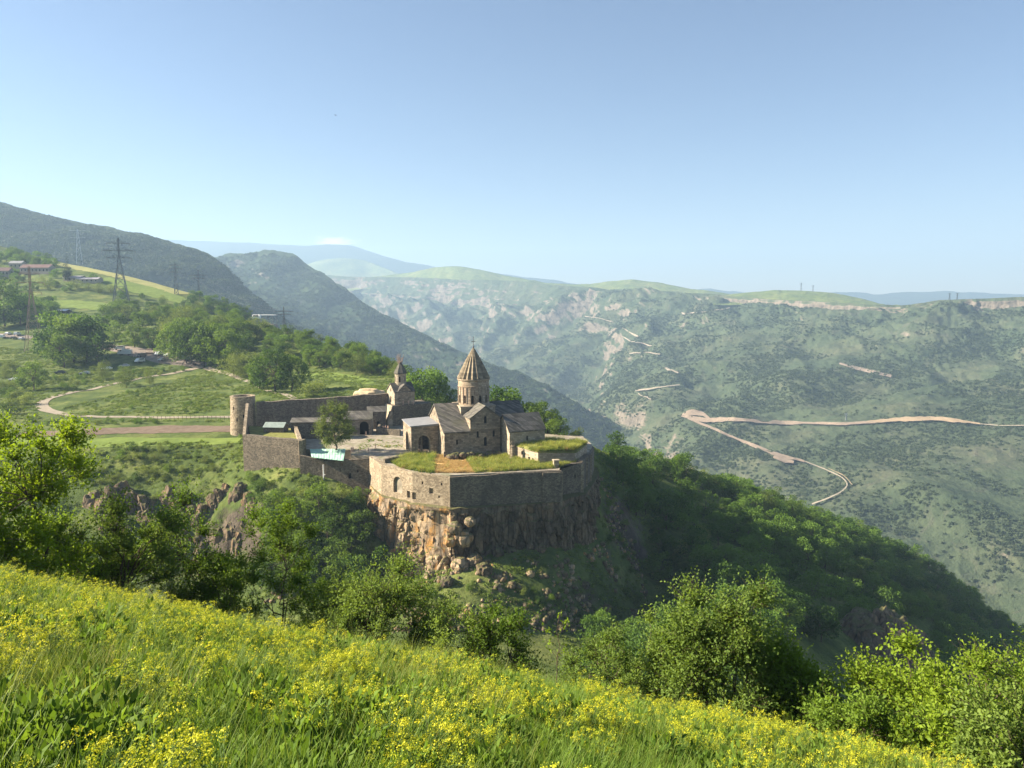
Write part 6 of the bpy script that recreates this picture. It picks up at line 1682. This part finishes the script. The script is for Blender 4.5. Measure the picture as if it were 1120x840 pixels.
# ---------------------------------------------------------------- roads and scars on the opposite canyon side
def far_ribbon(name, pts, wid, mat, label, jit=.95, up=3.0, kind='structure'):
    Pg = P_OPP; q_ = proj(Pg)
    pp = np.array(pts, float); tl = np.append(0, np.cumsum(np.linalg.norm(np.diff(pp, axis=0), axis=1))); n = max(6, int(tl[-1] / 2.0))
    ss = np.linspace(0, tl[-1], n); C2 = np.stack([np.interp(ss, tl, pp[:, k]) for k in (0, 1)], -1)
    for _ in range(2): C2[1:-1] = (C2[:-2] + C2[1:-1] * 2 + C2[2:]) / 4
    T2 = np.gradient(C2, axis=0); T2 /= np.linalg.norm(T2, axis=1)[:, None] + 1e-9; N2 = np.stack([-T2[:, 1], T2[:, 0]], -1)
    fl = Pg.reshape(-1, 3); fq = q_.reshape(-1, 2)
    def surf(px, py):
        dd = (fq[:, 0] - px) ** 2 + (fq[:, 1] - py) ** 2; i = np.argpartition(dd, 12)[:12]; yy = fl[i, 1]; i = i[yy < yy.min() * 1.02]
        w_ = 1 / (dd[i] + .15) ** 1.5; p = (fl[i] * w_[:, None]).sum(0) / w_.sum(); return p
    wd_ = np.interp(np.linspace(0, 1, n), np.linspace(0, 1, len(wid)) if np.ndim(wid) else [0, 1], wid if np.ndim(wid) else [wid, wid])
    i_ = np.arange(n); fb = lambda s: fbm(np.stack([i_ * .8, 0 * wd_ + s, 0 * wd_], -1), 1, 4, .75) * 1.6
    nse, nse2 = np.clip(1 + jit * fb(len(pts)), .15, 2.2), np.clip(1 + jit * fb(len(pts) + 5.3), .15, 2.2)
    Cc = np.array([surf(*c) for c in C2]); wpx = wd_ / np.linalg.norm(Cc, axis=1) * F * .62
    rows = []
    for t in np.linspace(-.5, .5, 5):
        G = C2 + N2 * (t * wpx * (nse if t < 0 else nse2))[:, None]; P_ = np.array([surf(*c) for c in G])
        if n > 8:
            for _ in range(2): P_[1:-1] = (P_[:-2] + P_[1:-1] * 2 + P_[2:]) / 4
        rows.append(P_ + unit(-P_) * (up * .8 + 2.5) + np.array([0, 0, 1.2]))
    V = np.stack(rows, 1); return tag(link(name, mesh_np(name, V.reshape(-1, 3), grid_faces(n, 5), [mat], smooth=True)), label, kind=kind)
M_SCAR = m_soil('road_cut_earth', (.175, .135, .098), (.31, .24, .18), 6)
M_SCARO = m_soil('road_cut_orange', (.25, .185, .115), (.37, .28, .18), 6)
M_TRACK = m_soil('pale_track', (.21, .18, .135), (.33, .285, .22), 10)
M_ROCKP = m_soil('pale_rock_face', (.15, .12, .095), (.38, .30, .235), 7)
far_ribbon('road', [(745, 455), (770, 460), (800, 459), (840, 462), (880, 463), (920, 464), (958, 462)], [11, 16, 9, 13, 7, 10, 7], M_SCAR, 'pink road cut running level across the canyon side', up=7)
far_ribbon('road', [(945, 462.5), (985, 459), (1020, 458), (1050, 461), (1072, 464)], [7, 11, 15, 13, 4], M_SCARO, 'orange road cut at the right of the canyon side', up=7)
far_ribbon('road', [(1070, 464), (1095, 466), (1125, 466)], [3.5, 2.5, 2], M_TRACK, 'pale end of the level road at the right', up=6)
far_ribbon('road', [(746, 454), (756, 451), (766, 452), (776, 458)], [9, 19, 17, 7], M_SCAR, 'broad pink quarry scar at the bend of the road', up=7)
far_ribbon('road', [(752, 458), (775, 467), (800, 478), (825, 488), (850, 498), (880, 505)], [7, 9, 7, 10, 10, 5], M_SCAR, 'pink road cut slanting down from the bend', up=7)
far_ribbon('road', [(846, 500), (856, 503), (868, 506)], [8, 17, 6], M_SCAR, 'pink landslip under the slanting road', up=6, jit=.6)
far_ribbon('road', [(880, 505), (905, 515), (922, 523), (928, 531), (920, 539), (905, 546), (888, 552)], 3.4, M_TRACK, 'pale hairpin road at the foot of the slope', up=5, jit=.1)
far_ribbon('road', [(905, 512.5), (924, 521), (932, 531)], 1.6, M_SCARO, 'bare verge outside the hairpin', up=5)
for pts_, w_, lb in (([(640, 346), (655, 348), (668, 352)], 5, 'highest pale track on the far slope'), ([(680, 358), (690, 365), (696, 366)], 7, 'pale zigzag track upper bend'), ([(680, 368), (692, 374), (712, 377)], 5, 'pale zigzag track second bend'), ([(688, 387), (705, 385), (722, 388)], 5, 'pale zigzag track third bend'), ([(695, 428), (720, 424), (743, 421)], 5, 'pale track above the gorge cliffs'), ([(698, 431), (712, 437)], 4, 'short pale track under the gorge bend'), ([(726, 402), (742, 408)], 6, 'small pale track in the middle of the slope'), ([(745, 342), (775, 341), (800, 336)], 6, 'thin track climbing to the rim')):
    far_ribbon('track', pts_, w_, M_TRACK, lb, up=8, jit=.2)
for pts_, w_, lb in (([(918, 398), (945, 405), (975, 412)], [8, 16, 11], 'slanting band of pale crags'),):
    far_ribbon('rock_face', pts_, w_, M_ROCKP, lb, up=1, jit=.7)

# ---------------------------------------------------------------- village houses and sheds
M_REDR = plain('red_roof', (.15, .095, .085), .8, .1, var=.3); M_GREYR = plain('grey_roof', (.30, .28, .30), .7, .2, var=.2); M_PLAST = plain('plaster', (.32, .28, .235), .9, .1, var=.2); M_TINW = plain('pale_tin', (.60, .63, .66), .5, .4, var=.1)
def house(name, px, py, Y, w, d, he, hr, rz, wm, rm, label, cat='house', wins=3):
    b = foot(px, Y); z = zat(px, py, Y); z = min(z, b.z + 2) if z < b.z - 6 else max(z, b.z - 1)
    h = empty(name, (b.x, b.y, z), R(rz), label, cat)
    hs = [(-w / 2 + w * (k + .5) / wins, -d / 2, he * .35, 0, rect(min(1.4, w / wins * .4), he * .38), .3) for k in range(wins)]
    with_holes(gable_block(-w / 2, w / 2, -d / 2, d / 2, he, hr), 'wall', wm, h, hs)
    gable_roof(-w / 2, w / 2, -d / 2, d / 2, he, hr, 'x', .2, .5).build('roof', rm, h)
    return h
house('village_house', 42, 299, 830, 34, 12, 6.0, 9.5, -6, M_PLAST, M_REDR, 'long village house with a faded red roof below the hay field', wins=8)
house('village_house', 5, 302, 815, 15, 10, 5.5, 9.0, 4, M_PLAST, M_REDR, 'red-roofed house cut by the left picture edge', wins=4)
house('village_house', 20, 294, 850, 14, 9, 6, 8.6, 0, M_PLAST, M_PALEROOF, 'pale-roofed house above the red-roofed ones', wins=3)
house('farm_shed', 82, 309, 790, 20, 9, 3.6, 5.4, -8, M_PLAST, M_GREYR, 'low grey-roofed shed left of its longer neighbour', 'shed', 4)
house('farm_shed', 98, 309, 785, 24, 9, 3.4, 5.2, -4, M_PLAST, M_GREYR, 'long low grey-violet shed right of the conifer', 'shed', 5)
house('farm_shed', 62, 345, 655, 22, 8, 2.8, 4.0, -4, M_WOODD, M_TINW, 'dark shed with a white edge at the foot of the bright field', 'shed', 4)
house('white_house', 254, 360, 560, 7, 6, 3.6, 5.6, 12, M_WHITE, M_TINW, 'small white-gabled house among the trees near the cable station', 'house', 2)
# open-sided cable station
b = foot(292, 640); z = b.z; cs_ = empty('cable_station', (b.x, b.y, z), R(-5), 'open cable station with a flat white roof on posts at the crest', 'station')
k = MB(); k.box(-8, 8, -4, 4, 11.6, 12.2); k.build('roof', M_WHITE, cs_)
for xx in (-7, 0, 7):
    for yy in (-3.5, 3.5): k = MB(); k.bar((xx, yy, -2), (xx, yy, 11.6), .22, 6); k.build('post', M_METAL, cs_)
k = MB(); k.box(-8, 8, -4, 4, -2, 4.2); k.box(-6, -2, -4.2, -4.01, 1, 3.4); k.build('lower_storey', M_PLAST, cs_)
b = foot(281, 628); k = MB(); k.hull([[(x, -1.8, 0), (x, -2.1, 1.6), (x, -1.2, 3.0), (x, 1.2, 3.0), (x, 2.1, 1.6), (x, 1.8, 0)] for x in (-3, 3)])
gd = empty('gondola_cabin', (b.x, b.y, b.z + 5.4), 0, 'small white cable car cabin waiting beside the station', 'cable car'); k.build('body', M_WHITE, gd); k = MB(); k.box(-2.3, 2.3, -2.16, -2.08, 1.5, 2.6); k.build('window', M_DARK, gd); k = MB(); k.bar((0, 0, 3.0), (0, 0, 6.2), .12, 6); k.build('hanger', M_METAL, gd)

# ---------------------------------------------------------------- vehicles
M_GLASS = plain('dark_glass', (.03, .035, .04), .15, .5, var=.1); M_TYRE = plain('tyre', (.02, .02, .02), .9, .1); M_LAMP = plain('lamp_glass', (.7, .65, .55), .2, .5, var=.05)
CARP = {}
for nm, c in (('white', (.75, .75, .73)), ('silver', (.42, .43, .44)), ('dark', (.035, .038, .045)), ('blue', (.08, .13, .22)), ('tan', (.45, .38, .28)), ('red', (.28, .05, .04))): CARP[nm] = plain('paint_' + nm, c, .3, .5, var=.04)
def car_meshes(kind):
    L, Wd, Hh = {'car': (4.3, 1.75, 1.48), 'van': (4.9, 1.9, 2.05), 'jeep': (4.4, 1.85, 1.85), 'truck': (6.2, 2.2, 2.9)}[kind]
    if kind == 'car': pr = [(-.5, .30), (.5, .30), (.5, .55), (.44, .64), (.24, .68), (.11, .97), (-.22, 1.0), (-.40, .70), (-.5, .66)]
    elif kind == 'truck': pr = [(-.5, .26), (.5, .26), (.5, .52), (.44, .78), (.30, .80), (.28, 1.0), (-.5, 1.0)]
    else: pr = [(-.5, .24), (.5, .24), (.5, .50), (.40, .58), (.27, .98), (-.44, 1.0), (-.5, .90)]
    pts = [(x * L, z * Hh) for x, z in pr]
    b = MB(); b.hull([[(x, y * (Wd / 2 - (.12 if z > Hh * .7 else 0)), z) for x, z in pts] for y in (-1, 1)])
    body = b.mesh('car_body', [])
    wx = (-.40, .24) if kind == 'car' else (-.44, .30) if kind != 'truck' else (.30, .46)
    g = MB()
    for s in (-1, 1): g.box(wx[0] * L * .78, wx[1] * L * .72, s * (Wd / 2 - .10) - .04, s * (Wd / 2 - .10) + .045, Hh * .70, Hh * .92)
    g.box(wx[1] * L * .62, wx[1] * L * .62 + .1, -Wd * .38, Wd * .38, Hh * .72, Hh * .94)
    gl_ = g.mesh('car_glass', [M_GLASS]); w = MB(); w.lathe([(.0, -.11), (.31, -.11), (.33, -.05), (.33, .05), (.31, .11), (0, .11)], 14); wh = w.mesh('car_wheel', [M_TYRE])
    hl = MB(); hl.box(-.05, .05, -.18, .18, -.08, .08); return body, gl_, wh, hl.mesh('car_lamp', [M_LAMP]), L, Wd, Hh
CM = {k: car_meshes(k) for k in ('car', 'van', 'jeep', 'truck')}
def car(px, py, kind, col_, rz, label, group=None):
    b = hit(px, py, 250) or foot(px, 480); body, g, wh, hl, L, Wd, Hh = CM[kind]
    o = empty('parked_' + ('car' if kind in ('car', 'jeep') else kind), (b.x, b.y, b.z + .15), R(rz), label, 'car' if kind in ('car', 'jeep') else kind, group); o.scale = (1.3, 1.3, 1.3)
    m = body.copy(); m.materials.clear(); m.materials.append(CARP[col_]); link('body', m, o); link('windows', g, o)
    for sx in (-.30, .31):
        for sy in (-1, 1): w = link('wheel', wh, o, (sx * L, sy * (Wd / 2 - .08), .33)); w.rotation_euler = (math.pi / 2, 0, 0)
    for sy in (-1, 1): link('headlight', hl, o, (L * .5, sy * Wd * .36, Hh * .45))
    return o
for c in ((131, 383, 'van', 'white', 200, 'white van next to the white box truck'), (137, 389, 'truck', 'white', 185, 'white box truck beside the dark trees'), (155, 391, 'jeep', 'dark', 250, 'dark off-road car above the white minibus'), (153, 397, 'van', 'white', 255, 'white minibus nearest on the asphalt'), (174, 389, 'jeep', 'white', 255, 'white off-road car nearest to the market stalls'), (177, 395, 'car', 'silver', 265, 'silver car in front of the white off-road car'), (184, 390, 'car', 'white', 240, 'white car at the left end of the stall row'),
          (66, 409, 'car', 'dark', 195, 'dark car half hidden on the shaded bank'), (93, 410, 'car', 'silver', 190, 'silver car on the shaded bank'), (117, 405, 'car', 'white', 190, 'pale car up the bank behind bushes'), (136, 402, 'car', 'silver', 195, 'silver car highest on the bank road'), (16, 417, 'car', 'white', 175, 'lone white car in the dark hollow at the left'),
          (3, 370, 'van', 'white', 110, 'white van at the very left of the village car park'), (9, 366, 'car', 'white', 95, 'white car behind the left van'), (15, 371, 'car', 'dark', 95, 'dark car in the village car park'), (19, 367, 'van', 'white', 100, 'white van in the middle of the village car park'), (24, 372, 'car', 'silver', 95, 'silver car at the right of the village car park'), (46, 371, 'car', 'white', 100, 'white car right of the rusty mast'), (52, 374, 'car', 'tan', 100, 'tan car right of the rusty mast'), (120, 381, 'car', 'red', 190, 'reddish car at the left end of the car park')):
    car(*c)
# dark market stalls along the road
for k, (px, py, cm) in enumerate(((165, 387, 'dark'), (186, 388, 'dark'), (196, 391, 'tan'), (206, 395, 'tan'), (215, 399, 'tan'))):
    b = hit(px, py, 250); o = empty('market_stall', (b.x, b.y, b.z), R(-20 - 6 * k), ['large black market stall by the trees', 'dark stall second in the row', 'tan-roofed stall in the middle of the row', 'tan-roofed stall fourth in the row', 'last tan stall before the road narrows'][k], 'market stall')
    w_ = 5.5 if k == 0 else 4.2
    m_ = MB(); m_.hull([[(x, -2, 2.5), (x, 0, 3.3), (x, 2, 2.5), (x, 2, 2.4), (x, -2, 2.4)] for x in (-w_ / 2, w_ / 2)]); m_.build('awning', M_WOODD if cm == 'dark' else CARP['tan'], o)
    for xx in (-w_ / 2 + .2, w_ / 2 - .2):
        for yy in (-1.8, 1.8): m_ = MB(); m_.bar((xx, yy, -.3), (xx, yy, 2.45), .06, 5); m_.build('post', M_METAL, o)
    m_ = MB(); m_.box(-w_ / 2 + .2, w_ / 2 - .2, -1.7, -.9, 0, .95); m_.build('counter', M_WOODD, o)

# ---------------------------------------------------------------- people
M_SKIN = plain('skin', (.50, .33, .25), .6, .3, var=.05); M_HAIR = plain('hair', (.035, .025, .02), .7, .2)
def cloth(nm, c): return plain('cloth_' + nm, c, .9, .05, var=.1)
CL_ = {'white': cloth('white', (.72, .71, .68)), 'black': cloth('black', (.02, .02, .024)), 'blue': cloth('blue', (.08, .13, .26)), 'red': cloth('red', (.38, .07, .06)), 'beige': cloth('beige', (.42, .35, .26)), 'grey': cloth('grey', (.20, .20, .21))}
def person_mesh(stride=.12, arm=.1, seed=0):
    """one skinned body with head, tapering limbs; material 0 skin, 1 top, 2 trousers"""
    J = {'pel': (0, 0, .93, .13), 'sp': (0, .01, 1.15, .125), 'ch': (0, .0, 1.36, .15), 'nk': (0, -.01, 1.50, .055), 'hd': (0, -.02, 1.60, .088), 'hd2': (0, -.02, 1.70, .075)}
    E = [('pel', 'sp'), ('sp', 'ch'), ('ch', 'nk'), ('nk', 'hd'), ('hd', 'hd2')]
    for s, n_ in ((-1, 'l'), (1, 'r')):
        st = stride * s
        J.update({'hp' + n_: (.09 * s, 0, .86, .095), 'kn' + n_: (.10 * s, -.03 - st * .6, .48, .062), 'an' + n_: (.10 * s, -st * 1.1 + .02, .08, .042), 'to' + n_: (.11 * s, -st * 1.1 - .13, .04, .038), 'sh' + n_: (.18 * s, 0, 1.40, .062), 'el' + n_: (.25 * s, .03 + st * arm * 3, 1.12, .044), 'wr' + n_: (.26 * s, -.06 + st * arm * 4, .87, .034), 'ha' + n_: (.26 * s, -.09 + st * arm * 4, .77, .036)})
        E += [('pel', 'hp' + n_), ('hp' + n_, 'kn' + n_), ('kn' + n_, 'an' + n_), ('an' + n_, 'to' + n_), ('ch', 'sh' + n_), ('sh' + n_, 'el' + n_), ('el' + n_, 'wr' + n_), ('wr' + n_, 'ha' + n_)]
    ks = list(J); me = bpy.data.meshes.new('person_body'); me.from_pydata([J[k][:3] for k in ks], [(ks.index(a), ks.index(b_)) for a, b_ in E], [])
    o = bpy.data.objects.new('tmp_person', me); COL.objects.link(o); o.modifiers.new('s', 'SKIN'); sv = me.skin_vertices[0].data
    for i, k in enumerate(ks): sv[i].radius = (J[k][3], J[k][3] * (.8 if k in ('ch', 'sp', 'pel') else 1)); sv[i].use_root = (k == 'pel')
    m = o.modifiers.new('sub', 'SUBSURF'); m.levels = 1; m.render_levels = 1
    r = bpy.data.meshes.new_from_object(o.evaluated_get(bpy.context.evaluated_depsgraph_get())); bpy.data.objects.remove(o)
    for p in r.polygons:
        c = p.center; p.use_smooth = True
        p.material_index = 0 if c.z > 1.47 or (abs(c.x) > .2 and c.z < 1.16 and c.z > .7) else 1 if c.z > .93 else 2
    hb = MB(); bmesh.ops.create_uvsphere(hb.b, u_segments=12, v_segments=8, radius=.108)
    for v in hb.b.verts: v.co = Vector((v.co.x * .95, v.co.y * 1.05 + .012, v.co.z * 1.0 + 1.675)); 
    bmesh.ops.delete(hb.b, geom=[v for v in hb.b.verts if v.co.z < 1.60 or (v.co.y < -.05 and v.co.z < 1.70)], context='VERTS')
    hm_ = hb.mesh('person_hair', M_HAIR, True); return r, hm_
PM = [person_mesh(.14), person_mesh(.04), person_mesh(.20, .14)]
def person(P, top, leg, rz, label, k=0):
    r, hm_ = PM[k]; o = empty('person', P, R(rz), label, 'person'); m = r.copy(); m.materials.clear()
    for x in (M_SKIN, CL_[top], CL_[leg]): m.materials.append(x)
    link('body', m, o); link('hair', hm_, o); return o
def yardp(px, Y): a = pl(px, Y); return (a[0], a[1], ZC)
for px, Y, tp, lg, rz, k, lb in ((403, 217, 'white', 'beige', 60, 2, 'person in a white top walking over the courtyard paving'), (410.5, 224, 'beige', 'blue', 120, 0, 'person in beige crossing the courtyard behind the white-topped walker'), (384.5, 218, 'black', 'black', 10, 1, 'person in black standing by the courtyard tree'), (386.2, 219, 'black', 'grey', 40, 1, 'second dark-clothed person by the courtyard tree'), (415, 258, 'white', 'blue', 80, 1, 'person in white standing left of the group at the gateway'), (419.5, 257, 'blue', 'black', 20, 1, 'person in blue among the group at the gateway'), (422, 258, 'white', 'grey', 0, 1, 'person in white in the middle of the gateway group'), (424.5, 257.5, 'black', 'black', 300, 0, 'person in black at the right of the gateway group'), (400.5, 246, 'grey', 'black', 90, 1, 'person in grey standing under the courtyard arch')):
    person(yardp(px, Y), tp, lg, rz, lb, k)
for px, dx, tp, rz, lb in ((441, -2.2, 'white', 30, 'person in white on the terrace below the gate chapel'), (447, 1.5, 'red', 0, 'person in red on the terrace of the gate chapel'), (452, 4, 'white', 320, 'person in white at the right of the gate terrace')):
    a = pl(px, 268, -37); person((a[0], a[1], -36.98), tp, 'black', rz, lb, 1)
for k_, (px, py, tp, lg, rz) in enumerate(((190, 391, 'white', 'blue', 40), (193, 392, 'black', 'black', 80), (199, 394, 'blue', 'grey', 10), (202, 395.5, 'white', 'black', 200), (208, 397, 'red', 'black', 120), (211, 398.5, 'white', 'beige', 60), (146, 391, 'black', 'blue', 0), (180, 388, 'beige', 'black', 90))):
    b = hit(px, py, 250); person(b, tp, lg, rz, ['person in white and blue by the second stall', 'person all in black in front of the stalls', 'person in a blue top between the stalls', 'person in white and black walking along the stalls', 'person in red near the last stalls', 'person in white and beige at the end of the stall row', 'person in black standing on the car park', 'person in beige beside the large black stall'][k_], k_ % 3)

# ---------------------------------------------------------------- bird
b = MB(); b.hull([[(0.05 * s, y, .05 * c) for s, c in ((math.cos(t), math.sin(t)) for t in np.linspace(0, 6.28, 7)[:-1])] if r else [(0, y, 0)] * 6 for y, r in ((-.28, 0), (-.15, 1), (.1, 1), (.3, 0))], cap=False)
P = at(367, 126, 210); bd = empty('bird', P, R(70), 'dark bird gliding alone in the open sky', 'bird'); b.build('body', CL_['black'], bd)
for s in (-1, 1):
    w = MB(); w.hull([[(0.02 * s, -.10, .03), (0.02 * s, .12, .03), (0.02 * s, .0, .055)], [(.30 * s, -.10, .10), (.30 * s, .08, .10), (.30 * s, 0, .115)], [(.62 * s, .02, .05), (.62 * s, .06, .05), (.62 * s, .04, .056)]]); w.build('wing', CL_['black'], bd)

# ---------------------------------------------------------------- loose stones on the slope under the rock
SR = []
for k in range(4):
    v, f = rock_mesh(300 + k, 2, (1, .9, .7), .4, .8); SR.append(mesh_np('scree_%d' % k, v, f, [M_ROCKD if k % 2 else M_ROCK]))
x, Y, z = ground_samples(60000, -.35, .2, 155, 250); q = proj(np.stack([x, Y, z], -1))
ok = in_poly(q[:, 0], q[:, 1], [(440, 640), (500, 615), (640, 602), (655, 520), (680, 560), (705, 640), (715, 690), (420, 692)]) | (in_poly(q[:, 0], q[:, 1], [(90, 545), (250, 560), (400, 620), (300, 660), (120, 640)]) & (rg.uniform(size=len(x)) < .4))
ok &= fbm(np.stack([x, Y, 0 * x], -1), 9, 4, off=2) > .02
x, Y, z = x[ok][:1500], Y[ok][:1500], z[ok][:1500]
tag(scatter('scree', np.stack([x, Y, z + .05], -1), rg.uniform(0, 6.28, (len(x), 3)), .22 + .9 * rg.uniform(0, 1, len(x)) ** 4, rg.integers(0, 4, len(x)), SR), 'loose grey stones on the slopes under the rock', kind='stuff')
